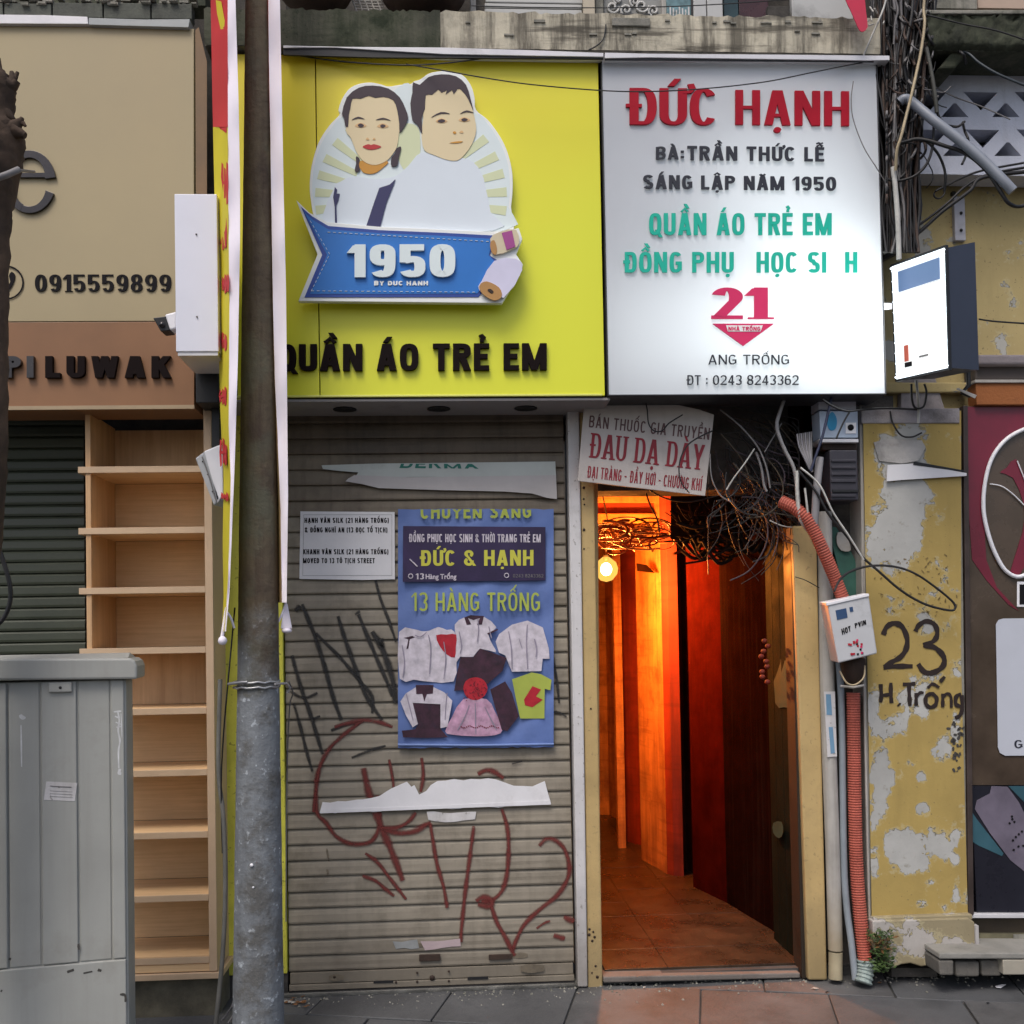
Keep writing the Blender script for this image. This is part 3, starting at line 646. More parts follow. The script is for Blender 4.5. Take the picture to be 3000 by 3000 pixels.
ppoly([(1404, 838), (1425, 824), (1462, 842), (1470, 868), (1448, 880), (1415, 862)], YS - .0905, .004, m_spool, badge, 'spool_end', sm=3)
ppoly([(1428, 850), (1436, 846), (1446, 854), (1440, 860)], YS - .092, .003, m_brown, badge, 'spool_hole', sm=3)
lettering('QUẦN ÁO TRẺ EM', row(812, 1602, 1086, 1008, 3), YS - .02, .018, m_ink_blk, ys, 'letter', bw=.64, wx=.118, wy=.088, gap=.11, e=3, each=True)

# ------------------------------------------------------------------ main sign: white light box, lit from inside
ws = thing('white_lightbox_sign', 'white backlit shop sign with red, black and green lettering and the number 21', 'shop sign', (X(2170, -.26), -.26, Z(1155)))
YW = -.312
m_lb = bpy.data.materials.new('translucent_sign_sheet'); m_lb.use_nodes = True
t = NT(m_lb); t.n.remove(t.n['Principled BSDF']); df = t.new('ShaderNodeBsdfDiffuse'); tr = t.new('ShaderNodeBsdfTranslucent'); gl = t.new('ShaderNodeBsdfGlossy'); mx = t.new('ShaderNodeMixShader'); mx2 = t.new('ShaderNodeMixShader')
df.inputs[0].default_value = (.70, .72, .76, 1); tr.inputs[0].default_value = (.80, .84, .86, 1); gl.inputs['Roughness'].default_value = .25; mx.inputs[0].default_value = .40; mx2.inputs[0].default_value = .03
t.l.new(df.outputs[0], mx.inputs[1]); t.l.new(tr.outputs[0], mx.inputs[2]); t.l.new(mx.outputs[0], mx2.inputs[1]); t.l.new(gl.outputs[0], mx2.inputs[2]); t.l.new(mx2.outputs[0], t.n['Material Output'].inputs[0])
wx0, wx1, wz0, wz1 = rect(1774, 172, 2579, 1154, YW)
MB().add([(wx0, YW, wz0), (wx1, YW, wz0), (wx1, YW, wz1), (wx0, YW, wz1)], [(0, 1, 2, 3)]).build('face_sheet', m_lb, ws)
b = MB(); b.box(wx0, wx1, YW + .20, YW + .215, wz0, wz1).box(wx0 - .006, wx0 - .001, YW - .004, YW + .215, wz0, wz1).box(wx1 + .001, wx1 + .006, YW - .004, YW + .215, wz0, wz1)
b.box(wx0 - .006, wx1 + .006, YW - .004, YW + .215, wz0 - .006, wz0 - .001).box(wx0 - .006, wx1 + .006, YW - .004, YW + .215, wz1 + .001, wz1 + .006)
b.build('box_frame', mat('dark_sign_frame', (.03, .03, .035), .5, .2, 9), ws, .001)
MB().box(wx0, wx1, YW + .192, YW + .199, wz0, wz1).build('reflector', m_white, ws)
for px, py, e, wd in ((2400, 850, 1.7, .10), (2220, 1000, 1.3, .08), (2450, 1040, 1.2, .08), (1880, 1010, .6, .08), (2250, 600, .6, .08)):
    L = bpy.data.lights.new('sign_led', 'AREA'); L.shape = 'RECTANGLE'; L.size = .62; L.size_y = .42; L.energy = e; L.color = (.95, 1.0, .97)
    lo = bpy.data.objects.new('sign_led', L); COL.objects.link(lo); lo.parent = ws; c = P(px, py, YW + .185); lo.location = c - ws.location; lo.rotation_euler = (rad(-90), 0, 0)
    L.use_shadow = True
def flip_ok(): pass
cap([(1772, 154), (1900, 157), (2300, 160), (2606, 163), (2606, 176), (2540, 177), (2350, 174), (1900, 168), (1772, 170)], 'top_cap', ws)
MB().prism([P(x, y, -.346) for x, y in ((1772, 163), (2560, 172), (2560, 182), (1772, 176))], (0, .004, 0)).build('shadow_gap', m_black, ws)
yl = YW - .010
def L_(txt, x0, x1, base, capy, m, d=0, t_=.006, **k):
    return lettering(txt, row(x0, x1, base, capy, d), yl, t_, m, ws, **k)
L_('ĐỨC', 1834, 2102, 364, 257, m_red_l, -2, .012, bw=.68, wx=.112, wy=.045, gap=.07, serif=0, e=2.3, each=True, name='letter')
L_('HẠNH', 2155, 2488, 364, 263, m_red_l, -4, .012, bw=.66, wx=.108, wy=.045, gap=.12, e=2.3, each=True, name='letter')
L_('BÀ:', 1922, 2004, 466, 430, m_grey_l, each=True, name='letter', bw=.66, wx=.11, wy=.075, gap=.14)
L_('TRẦN THỨC LỄ', 2014, 2415, 468, 427, m_grey_l, -4, each=True, name='letter', bw=.70, wx=.115, wy=.08, gap=.17)
L_('SÁNG LẬP NĂM 1950', 1885, 2450, 552, 512, m_grey_l, -6, each=True, name='letter', bw=.66, wx=.115, wy=.08, gap=.15)
L_('QUẦN ÁO TRẺ EM', 1902, 2437, 688, 624, m_green_l, 0, bw=.62, wx=.108, wy=.078, gap=.13, e=3, each=True, name='letter')
L_('ĐỒNG PHỤ', 1826, 2150, 798, 738, m_green_l, 0, bw=.62, wx=.108, wy=.078, gap=.13, e=3, each=True, name='letter')
L_('HỌC', 2217, 2337, 798, 738, m_green_l, 0, bw=.62, wx=.108, wy=.078, gap=.13, e=3, each=True, name='letter')
L_('SI', 2368, 2421, 798, 738, m_green_l, 0, bw=.62, wx=.108, wy=.078, gap=.13, e=3, each=True, name='letter')
L_('H', 2477, 2512, 798, 738, m_green_l, 0, bw=.62, wx=.108, wy=.078, gap=.13, e=3, each=True, name='letter')
L_('21', 2084, 2250, 934, 842, m_pink_l, 0, bw=.78, wx=.17, wy=.055, gap=.13, serif=.05, e=2, each=True, name='letter')
ppoly([(2088, 948), (2268, 948), (2178, 1013)], yl, .008, m_pink_l, ws, 'triangle')
ppoly([(2127, 953), (2235, 953), (2228, 971), (2133, 971)], yl - .0015, .002, m_badge, ws, 'triangle_label')
lettering('NHÀ TRỐNG', row(2134, 2228, 969, 957), yl - .0025, .001, m_pink_l, ws, bw=.7, wx=.11, wy=.1, gap=.14)
L_('ANG TRỐNG', 2076, 2312, 1067, 1039, m_grey_l, 0, bw=.78, wx=.065, wy=.05, gap=.2)
L_('ĐT : 0243 8243362', 2012, 2340, 1127, 1099, m_grey_l, 0, bw=.72, wx=.075, wy=.055, gap=.17)
# ------------------------------------------------------------------ roller shutter of the shop
SX0, SX1 = X(836), X(1662); PITCH = .0708
zb = Z(2832, 0, 1250); ztop = Z(1190, 0, 1250)
PROF = [(0, .004), (.003, -.009), (.010, -.0105), (.024, -.0085), (.040, -.0075), (.056, -.0045), (.066, .0005), (.0708, .004)]
def slat_y(z):
    z = (z - zb) % PITCH
    if z < 0: z += PITCH
    for (a, ya), (b_, yb_) in zip(PROF, PROF[1:]):
        if a <= z <= b_: return ya + (yb_ - ya) * (z - a) / (b_ - a)
    return .004
sh = thing('roller_shutter', 'closed beige roller shutter with red and black graffiti under the yellow sign', 'shutter', ((SX0 + SX1) / 2, 0, 0))
def slat_mesh(x0, x1, prof, nx=5, wob=.0):
    mb = MB(); vs = []; n = len(prof)
    for i in range(nx + 1):
        x = x0 + (x1 - x0) * i / nx
        vs += [(x, y + (random.uniform(-wob, wob) if 0 < i < nx else 0), z) for z, y in prof]
    fs = [(i * n + j, (i + 1) * n + j, (i + 1) * n + j + 1, i * n + j + 1) for i in range(nx) for j in range(n - 1)]
    mb.add(vs, fs, 0, False); return mb
ns = int((ztop - zb) / PITCH) + 1
sl0 = [slat_mesh(SX0, SX1, PROF, 6, .0006).build('slat', m_slat, None) for _ in range(4)]
m_top = mat('soffit_shaded_slat', (0.120, 0.092, 0.066), .6, .25, 4, dirt=.5, dcol=(.04, .032, .025), streak=.5); m_top2 = mat('half_shaded_slat', (0.185, 0.150, 0.110), .6, .2, 4, dirt=.5, dcol=(.07, .055, .04), streak=.5)  # soffit shade put into the upper slats' colour, on top of dirt streaks
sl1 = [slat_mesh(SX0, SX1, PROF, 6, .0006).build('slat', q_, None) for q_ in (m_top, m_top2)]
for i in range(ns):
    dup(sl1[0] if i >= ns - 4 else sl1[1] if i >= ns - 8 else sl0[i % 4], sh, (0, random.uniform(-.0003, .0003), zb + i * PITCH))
for o_ in sl0 + sl1: bpy.data.objects.remove(o_)
zr = Z(2893, 0, 1250)
MB().box(SX0 + .004, SX1 - .004, -.014, .016, zb - .052, zb - .003).build('slat', m_slat, sh, .002, label='flat wide slat above the bottom rail')
MB().box(SX0, SX1, -.020, .02, zr + .012, zb - .055).build('bottom_rail', m_slat, sh, .003)
MB().box(SX0, SX1, -.026, .02, zr, zr + .010).build('rubber_edge', m_black_rub, sh)
b = MB()
for px, py, r_ in ((1266, 2865, .012), (1222, 2850, .005), (1222, 2876, .005), (1315, 2846, .005), (1315, 2874, .005), (1160, 2878, .005), (980, 2862, .006)):
    c = P(px, py, -.022); b.lathe([(0, 0), (r_, 0), (r_, .004), (0, .004)], (c.x, -.024, c.z), 12, axis='Y')
b.build('rivets', m_brown, sh)
MB().pbox(1370, 2862, 1430, 2870, -.024, .004).build('lock_slot', m_black, sh); MB().pbox(1094, 2874, 1152, 2880, -.024, .004).build('lock_slot', m_black, sh)
MB().pbox(1432, 2796, 1500, 2812, -.022, .006).build('handle', m_brown, sh, .002); MB().pbox(1228, 2796, 1290, 2816, -.022, .006).build('handle', m_brown, sh, .002)
m_stain = mat('sticker_residue', (.17, .14, .10), .8, .3, 20, dirt=.6, dcol=(.06, .05, .04))
# graffiti
def paint_mat(name, col, dens=1.0):
    m = bpy.data.materials.new(name); m.use_nodes = True; t = NT(m); bs = t.n['Principled BSDF']
    bs.inputs['Base Color'].default_value = (*col, 1); bs.inputs['Roughness'].default_value = .6
    n_ = t.noise(t.pos(), 130, 4, .7); n2 = t.noise(t.pos(), 9, 4, .6)
    al = t.math('MULTIPLY', t.ramp(n_, .22, .42), t.ramp(n2, .22 / dens, .45 / dens, (.72, .72, .72, 1)))
    at_ = t.new('ShaderNodeAttribute', attribute_name='edge'); e_ = t.math('ADD', at_.outputs['Fac'], t.math('MULTIPLY', t.math('SUBTRACT', t.noise(t.pos(), 220, 3), .5), .5)); al = t.math('MULTIPLY', al, t.ramp(e_, .0, 1.0))
    t.l.new(al, bs.inputs['Alpha']); return m
m_gr = paint_mat('dark_red_spray', (.13, .018, .014)); m_gb = paint_mat('black_spray', (.016, .015, .015)); m_gr2 = paint_mat('thin_red_spray', (.17, .05, .04), .8)
sf_ = lambda off: (lambda x, z: -.0109 - off)
red = [([(1065, 2110), (1010, 2150), (960, 2200), (930, 2270), (925, 2340), (930, 2385), (955, 2410), (985, 2450), (1030, 2472), (1080, 2468), (1105, 2440), (1112, 2390), (1105, 2330)], 13),
       ([(1065, 2250), (1080, 2320), (1105, 2390), (1120, 2430), (1150, 2500), (1180, 2580)], 20), ([(1115, 2425), (1165, 2440), (1215, 2435), (1248, 2415), (1262, 2412)], 15),
       ([(1218, 2380), (1195, 2408), (1160, 2425), (1120, 2425)], 12), ([(1260, 2412), (1268, 2460), (1280, 2530), (1300, 2600), (1310, 2660)], 12),
       ([(1388, 2420), (1375, 2520), (1362, 2620), (1352, 2720), (1350, 2760)], 12), ([(1470, 2370), (1485, 2420), (1490, 2480), (1485, 2560), (1470, 2610), (1440, 2638), (1410, 2640)], 13),
       ([(1395, 2640), (1415, 2628), (1440, 2638), (1435, 2655), (1400, 2650)], 16), ([(1440, 2655), (1455, 2700), (1480, 2745), (1500, 2785), (1508, 2800)], 13),
       ([(1580, 2478), (1600, 2458), (1628, 2462), (1655, 2490), (1668, 2540), (1660, 2580), (1630, 2625), (1580, 2665), (1535, 2710), (1510, 2760), (1500, 2790)], 13),
       ([(1070, 2500), (1105, 2525), (1140, 2570), (1190, 2635)], 11), ([(1062, 2566), (1100, 2580), (1130, 2605), (1155, 2625)], 11),
       ([(1572, 2720), (1595, 2704), (1612, 2698)], 7), ([(1652, 2686), (1672, 2695), (1682, 2700)], 16), ([(1622, 2740), (1655, 2750)], 15),
       ([(935, 2250), (925, 2320), (918, 2380)], 10), ([(1400, 2268), (1425, 2256), (1450, 2262), (1475, 2280)], 15), ([(1235, 2220), (1240, 2270), (1232, 2320)], 11), ([(1140, 2225), (1150, 2280), (1155, 2330)], 9),
       ([(980, 2130), (1010, 2120), (1065, 2110), (1110, 2115), (1150, 2130)], 12)]
blk = [([(885, 1770), (905, 1820), (925, 1870), (950, 1950), (975, 2040), (1000, 2110)], 15), ([(990, 1805), (1010, 1870), (1035, 1940), (1060, 2010), (1085, 2060), (1120, 2110)], 15),
       ([(1050, 1800), (1075, 1860), (1100, 1920), (1135, 2000), (1150, 2040)], 14), ([(1090, 1850), (1120, 1900), (1150, 1990), (1158, 2060)], 20), ([(925, 1855), (960, 1890), (1000, 1930), (1050, 1990), (1090, 2040), (1090, 2090)], 12),
       ([(1100, 1700), (1115, 1755), (1140, 1820), (1160, 1880)], 10), ([(855, 1920), (880, 2010), (905, 2080), (930, 2160), (945, 2210)], 14), ([(860, 2060), (880, 2130), (900, 2210), (915, 2260)], 11),
       ([(850, 2025), (890, 2045), (930, 2030)], 9), ([(915, 2108), (938, 2098)], 8), ([(970, 2140), (1010, 2125), (1050, 2115)], 10), ([(1030, 2220), (1080, 2200), (1130, 2185)], 9), ([(1115, 1870), (1118, 1900)], 20),
       ([(1605, 1860), (1620, 1930), (1632, 2000), (1638, 2060)], 9), ([(1590, 2095), (1630, 2085), (1660, 2100)], 7), ([(1500, 2238), (1530, 2230)], 5), ([(1055, 1790), (1040, 1800)], 8), ([(880, 1775), (865, 1790)], 16)]
for nm, st, m_, o0 in (('red_graffiti', red, m_gr, .0012), ('black_graffiti', blk, m_gb, .0008)):
    for i, (pts, w_) in enumerate(st):
        mb = MB(); ribbon(mb, pts, w_ * (1.25 if nm == 'black_graffiti' else 1.4), sf_(o0 + .00012 * (i % 9)), k=4); o_ = mb.build('graffiti_stroke', m_, sh); at_ = o_.data.attributes.new('edge', 'FLOAT', 'POINT'); at_.data.foreach_set('value', [(0., .75, 1., .75, 0.)[j % 5] for j in range(len(o_.data.vertices))])
b = MB()
for px, py, w_, h_ in ((985, 2865, 22, 9), (1560, 2838, 34, 12), (1520, 2800, 26, 8), (960, 2505, 3, 18), (1235, 2770, 22, 6), (960, 2555, 3, 8)):
    ribbon(b, [(px - w_, py), (px + w_, py - 1)], h_ * 2, lambda x, z: -.0225 if z < zb - .003 else slat_y(z) - .0025)
b.build('grime_patch', m_stain, sh, kind='stuff')

# papers and poster stuck on the shutter
def sheet_on(pts, name, label, cat, m, Y=-.016, t_=.0012, sm=0, group=None, jag=0):
    if jag:
        q = []
        for i, a in enumerate(pts):
            b_ = pts[(i + 1) % len(pts)]; n = max(1, int(math.hypot(b_[0] - a[0], b_[1] - a[1]) / 22))
            for j in range(n): q.append((a[0] + (b_[0] - a[0]) * j / n + (random.uniform(-jag, jag) if j else 0), a[1] + (b_[1] - a[1]) * j / n + (random.uniform(-jag, jag) if j else 0)))
        pts = q
    o_ = ppoly(pts, Y, t_, m, None, name, sm=sm); return tag(o_, label, cat, group)
u1 = thing('torn_paper_strip', 'torn remnant of a white banner with green lettering high on the beige shutter', 'paper strip', P(1340, 1460, -.02))
ppoly([(942, 1363), (1100, 1358), (1300, 1356), (1627, 1352), (1629, 1395), (1040, 1398), (1050, 1384), (1000, 1380), (946, 1374)], -.020, .0015, mat('pale_teal_paper', (.50, .53, .50), .7, .08, 6, dirt=.2, bump=.3, bscale=20), u1, 'upper_fold')
ppoly([(1038, 1392), (1200, 1398), (1629, 1392), (1632, 1462), (1600, 1458), (1560, 1446), (1480, 1440), (1300, 1436), (1110, 1430), (1060, 1418), (1012, 1410), (1020, 1402)], -.026, .0015, mat('greyish_paper', (.50, .47, .46), .75, .08, 6, dirt=.2, bump=.3, bscale=20), u1, 'lower_fold')
lettering('DERMA', [(1170, 1371), (1402, 1373), (1390, 1345), (1180, 1346)], -.0215, .001, mat('faded_green_print', (.03, .18, .14), .7, .1, 9), u1, bw=1.2, wx=.16, wy=.11, gap=.3, vmax=.5)
sheet_on([(936, 2382), (945, 2350), (1088, 2338), (1130, 2320), (1192, 2290), (1205, 2305), (1214, 2300), (1228, 2328), (1262, 2300), (1282, 2288), (1430, 2280), (1505, 2302), (1560, 2304), (1596, 2288), (1604, 2318), (1615, 2356), (1300, 2368)], 'torn_paper_strip', 'long torn white paper strip across the red graffiti on the lower shutter', 'paper strip', m_paper, -.020, .002, jag=4.5)
ppoly([(942, 2372), (1280, 2360), (1612, 2345), (1614, 2357), (1300, 2369), (938, 2383)], -.0225, .002, m_paper, None, 'x') and None
o_ = COL.objects[-1]; tag(o_, 'folded bottom edge of the torn white strip', 'paper strip'); o_.name = 'paper_fold'
sheet_on([(1250, 2378), (1320, 2382), (1395, 2378), (1392, 2400), (1330, 2408), (1255, 2402)], 'paper_scrap', 'small ragged white scrap just below the long torn strip', 'paper scrap', m_white_dirty, -.014, .001, jag=3)
sheet_on([(1232, 2758), (1300, 2756), (1348, 2750), (1350, 2772), (1245, 2784)], 'paper_scrap', 'pinkish paper scrap near the foot of the shutter', 'paper scrap', mat('pink_grey_paper', (.42, .33, .34), .8, .1, 9), -.014, .001, jag=2)
sheet_on([(1150, 2758), (1222, 2752), (1228, 2778), (1160, 2780)], 'paper_scrap', 'bluish rubbed paper scrap left of the pinkish one', 'paper scrap', mat('blue_grey_paper', (.27, .28, .28), .8, .2, 14), -.0125, .001, jag=4)
# notice
nt = thing('notice_sheet', 'white paper notice with four lines of black print left of the blue poster', 'notice', P(1017, 1698, -.02))
ppoly([(880, 1498), (1156, 1500), (1157, 1697), (1060, 1699), (877, 1696)], -.018, .0015, m_paper, nt, 'sheet')
b = MB()
for q in (((890, 1508), (1148, 1508)), ((1148, 1508), (1148, 1686)), ((1148, 1686), (887, 1686)), ((887, 1686), (890, 1508))): b.tube([P(*q[0], -.0187), P(*q[1], -.0187)], .0006, 4)
b.build('printed_border', m_grey_l, nt)
for i, (tx, x0_, x1_, y_) in enumerate((('HẠNH VÂN SILK (21 HÀNG TRỐNG)', 892, 1139, 1532), ('& ĐỒNG NGHĨ AN (13 ĐỌC TỐ TỊCH)', 893, 1135, 1560), ('KHANH VÂN SILK (21 HÀNG TRỐNG)', 888, 1138, 1624), ('MOVED TO 13 TÔ TỊCH STREET', 888, 1098, 1650))):
    lettering(tx, row(x0_, x1_, y_, y_ - 15), -.0187, .0006, m_ink, nt, bw=.62, wx=.12, wy=.1, gap=.16)
# poster
po = thing('blue_poster', 'blue fabric poster showing school uniforms with yellow lettering, hung on the shutter', 'poster', P(1395, 2195, -.03))
m_pb = mat('poster_blue', (.115, .18, .42), .55, .16, 2.5, dirt=.25, dcol=(.05, .09, .24), bump=.8, bscale=9)
PY = -.030
def poster_y(u, v): return PY + .0035 * math.sin(u * 31 + v * 17) * math.sin(v * 23) + .006 * math.sin(u * 9 + v * 3) * (.3 + v * .7) + .004 * math.sin(v * 21 + u * 5)
def wavy(x0, y0, x1, y1, nx, ny, name, m, par, off=0, bot=0):
    mb = MB(); vs = []
    for k in (0, 1):
        for j in range(ny + 1):
            for i in range(nx + 1):
                u, v = i / nx, j / ny
                vs.append(P(x0 + (x1 - x0) * u, y0 + (y1 - y0) * v + (random.uniform(-2, 2) if j in (0, ny) else 0) - bot * u * v, (poster_y(u, v) if par is po else PY) + off + .0012 * k))
    N_ = (nx + 1) * (ny + 1); fs = []
    for j in range(ny):
        for i in range(nx):
            a = j * (nx + 1) + i; q = (a, a + 1, a + nx + 2, a + nx + 1); fs.append(q); fs.append(tuple(N_ + t_ for t_ in reversed(q)))
    mb.add(vs, fs, 0, True); return mb.build(name, m, par)
wavy(1166, 1492, 1622, 2192, 30, 50, 'cloth', m_pb, po, bot=4)
PZ = PY - .013
m_pd = mat('poster_purple', (.028, .016, .062), .5, .3, 6); m_py = mat('poster_yellow', (.52, .50, .06), .6, .06, 9); m_pw = mat('poster_white', (.58, .53, .59), .6, .22, 26, dirt=.25, dcol=(.36, .33, .40), dscale=16); m_pyg = mat('poster_lime', (.36, .42, .07), .6, .08, 9)
m_pmar = mat('poster_maroon', (.045, .015, .03), .6, .5, 22, dirt=.3, dcol=(.02, .02, .04), dscale=18); m_pred = mat('poster_red', (.40, .012, .025), .5, .2, 30); m_ppink = mat('poster_pink', (.48, .28, .40), .6, .35, 20, dirt=.3, dcol=(.55, .42, .50), dscale=14)
ppoly([(1181, 1541), (1598, 1544), (1598, 1700), (1180, 1705)], PZ, .001, m_pd, po, 'title_band')
PT = PZ - .0012
lettering('CHUYÊN SÀNG', [(1232, 1520), (1556, 1517), (1556, 1474), (1232, 1476)], PZ - .0008, .0008, m_pyg, po, vmax=.62, bw=.62, wx=.10, wy=.09, gap=.15)
lettering('ĐỒNG PHỤC HỌC SINH & THỜI TRANG TRẺ EM', row(1198, 1584, 1588, 1564, -1), PT, .0008, m_pw, po, bw=.50, wx=.085, wy=.08, gap=.13, e=3)
lettering('ĐỨC & HẠNH', row(1230, 1563, 1658, 1612, 1), PT, .0008, m_py, po, bw=.62, wx=.105, wy=.085, gap=.13)
lettering('13', row(1218, 1242, 1697, 1680), PT, .0008, m_pw, po, name='letter', each=True, bw=.6, wx=.10, wy=.08, gap=.15)
font_text('Hàng Trống', row(1247, 1337, 1696, 1682), PT, .0008, m_pw, po, offset=.02)
for c_ in ((1203, 1688), (1484, 1686)):
    q = P(*c_, PT); MB().tube([q + Vector((.010 * math.cos(a), 0, .010 * math.sin(a))) for a in [k * 2 * math.pi / 14 for k in range(15)]], .0025, 4).build('round_icon', m_pw, po)
lettering('0243 8243362', row(1503, 1592, 1692, 1682), PT, .0006, m_grey_cable, po, bw=.6, wx=.07, wy=.06, gap=.15)
MB().tube([P(1200, 1638, PT), P(1223, 1660, PT)], .003, 6).build('needle_icon', m_pw, po)
lettering('13 HÀNG TRỐNG', row(1205, 1582, 1790, 1736, 0), PZ, .001, m_pyg, po, bw=.58, wx=.075, wy=.06, gap=.14)
Q5 = dict(o=(750, 1500), s=2.576)
PC = PZ - .001
def cl(pts, m_, nm, off=0, sm=2, **kw):
    ppoly(pts, PC - off, .0012, m_, po, nm, sm=sm, **(kw or Q5))
cl([(1080, 905), (1180, 882), (1250, 900), (1310, 895), (1375, 868), (1440, 890), (1500, 905), (1512, 1120), (1492, 1278), (1300, 1280), (1190, 1265), (1085, 1258)], m_pw, 'printed_shirt')
cl([(1360, 930), (1440, 925), (1512, 925), (1508, 1020), (1500, 1098), (1440, 1075), (1385, 1010)], m_pred, 'printed_scarf', .0012)
cl([(1115, 950), (1180, 935), (1200, 945), (1160, 960), (1150, 1030), (1135, 1035), (1150, 960)], m_pmar, 'printed_mark', .0012, 0)
cl([(1500, 850), (1580, 792), (1710, 785), (1815, 870), (1755, 925), (1790, 1010), (1810, 1060), (1690, 1030), (1640, 1092), (1540, 1092), (1512, 1135), (1512, 960)], m_pw, 'printed_shirt', .0006)
cl([(1572, 795), (1620, 778), (1720, 785), (1705, 850), (1668, 850), (1690, 800), (1640, 815), (1600, 800), (1625, 848), (1590, 852)], m_pmar, 'printed_collar', .0018, 0)
cl([(1745, 915), (1822, 880), (1826, 892), (1752, 926)], m_pmar, 'printed_cuff', .0018, 0)
cl([(1545, 1095), (1640, 1095), (1690, 1030), (1892, 1100), (1860, 1200), (1755, 1292), (1690, 1330), (1495, 1350), (1520, 1200)], m_pmar, 'printed_shorts', .0024, 0)
cl([(1565, 1330), (1590, 1270), (1655, 1248), (1720, 1270), (1748, 1335), (1715, 1395), (1655, 1420), (1590, 1395)], m_pred, 'printed_rosette', .0036, 3)
cl([(1452, 1880), (1462, 1858), (1500, 1830), (1545, 1818), (1590, 1838), (1608, 1900), (1610, 1930), (1590, 1930), (1586, 1966), (1500, 1968), (1480, 1920), (1462, 1912)], m_pw, 'printed_shirt', 0, 1, o=(0, 0), s=1)
cl([(1090, 1430), (1130, 1370), (1210, 1320), (1335, 1320), (1420, 1360), (1482, 1425), (1445, 1620), (1392, 1632), (1392, 1450), (1182, 1440), (1222, 1600), (1182, 1625), (1130, 1530)], m_pw, 'printed_jacket', .0036, 0)
cl([(1205, 1305), (1340, 1305), (1335, 1370), (1290, 1375), (1270, 1430), (1255, 1372), (1210, 1375)], m_pmar, 'printed_collar', .0048, 0)
cl([(1178, 1435), (1395, 1435), (1395, 1640), (1450, 1700), (1280, 1705), (1110, 1700), (1100, 1650), (1200, 1640), (1225, 1600)], m_pmar, 'printed_trousers', .0024, 0)
cl([(1565, 1412), (1740, 1412), (1800, 1500), (1862, 1640), (1800, 1685), (1640, 1692), (1480, 1680), (1428, 1655), (1480, 1545)], m_ppink, 'printed_skirt', .0030, 2)
cl([(1436, 2020), (1480, 1996), (1500, 2030), (1520, 2098), (1486, 2142), (1470, 2138), (1450, 2070)], m_pmar, 'printed_shorts', .0042, 0, o=(0, 0), s=1)
cl([(1500, 1990), (1530, 1980), (1558, 1970), (1585, 1975), (1616, 1992), (1612, 2022), (1596, 2018), (1595, 2105), (1524, 2105), (1512, 2050)], m_pyg, 'printed_shirt', .0006, 0, o=(0, 0), s=1)
ppoly([(1535, 2050), (1560, 2010), (1585, 2020), (1570, 2040), (1590, 2050), (1560, 2072), (1538, 2066)], PC - .002, .001, m_pred, po, 'printed_motif')
b = MB()                                         # creases and seams printed on the garments
for pts, w_ in (([(1178, 1890), (1185, 1940), (1180, 1985)], 3), ([(1255, 1860), (1262, 1900), (1258, 1975)], 3), ([(1300, 1880), (1306, 1930), (1300, 1990)], 3), ([(1215, 1860), (1232, 1866), (1250, 1852)], 3), ([(1345, 1850), (1352, 1890), (1348, 1915)], 3),
                ([(1400, 1812), (1402, 1850), (1398, 1880)], 3), ([(1432, 1835), (1440, 1870)], 3), ([(1490, 1850), (1498, 1900), (1500, 1960)], 3), ([(1545, 1830), (1542, 1880), (1546, 1960)], 3), ([(1566, 1872), (1572, 1900), (1570, 1925)], 4), ([(1520, 1870), (1530, 1900)], 2),
                ([(1190, 2032), (1200, 2070), (1210, 2110)], 3), ([(1310, 2030), (1306, 2070), (1304, 2110)], 3), ([(1375, 2065), (1362, 2100), (1340, 2140)], 3), ([(1420, 2070), (1440, 2110), (1455, 2140)], 3), ([(1392, 2060), (1394, 2150)], 3)):
    ribbon(b, pts, w_, lambda x, z: PC - .0056, k=3)
b.build('printed_creases', mat('print_crease_grey', (.27, .24, .31), .7, .2, 9), po, kind='stuff')
b = MB()
for k in range(46): q_ = (1395 + random.gauss(0, 15), 2018 + random.gauss(0, 14)); ribbon(b, [q_, (q_[0] + random.uniform(-6, 6), q_[1] + random.uniform(-6, 6))], 2.4, lambda x, z: PC - .0056)
for k in range(22): q_ = (1350 + k * 5.2, 2128 + 3 * math.sin(k)); ribbon(b, [q_, (q_[0] + 3, q_[1] + 3)], 3, lambda x, z: PC - .0056)
b.build('printed_pattern', mat('print_dark_red', (.16, .01, .02), .7, .2, 9), po, kind='stuff')
MB().tube([P(1166, 2182, PY - .006), P(1400, 2184, PY - .008), P(1622, 2180, PY - .006)], .006, 8).build('hem_rod', mat('poster_hem', (.14, .21, .44), .5, .1, 9), po)

# ------------------------------------------------------------------ yellow clad strip behind the pole
yp = thing('yellow_cladding_strip', 'narrow yellow clad strip standing behind the concrete pole', 'wall panel', (X(738), -.03, 0))
MB().box(X(640, -.03, 2300), X(834, -.03, 2300), -.03, .05, Z(2856, -.03, 740), Z(1164, -.03)).build('panel', m_yel_side, yp, .003)
MB().box(X(640, -.03, 2300), X(834, -.03, 2300), -.02, .05, 0, Z(2858, -.03, 740)).build('footing', m_wall_dark, yp)

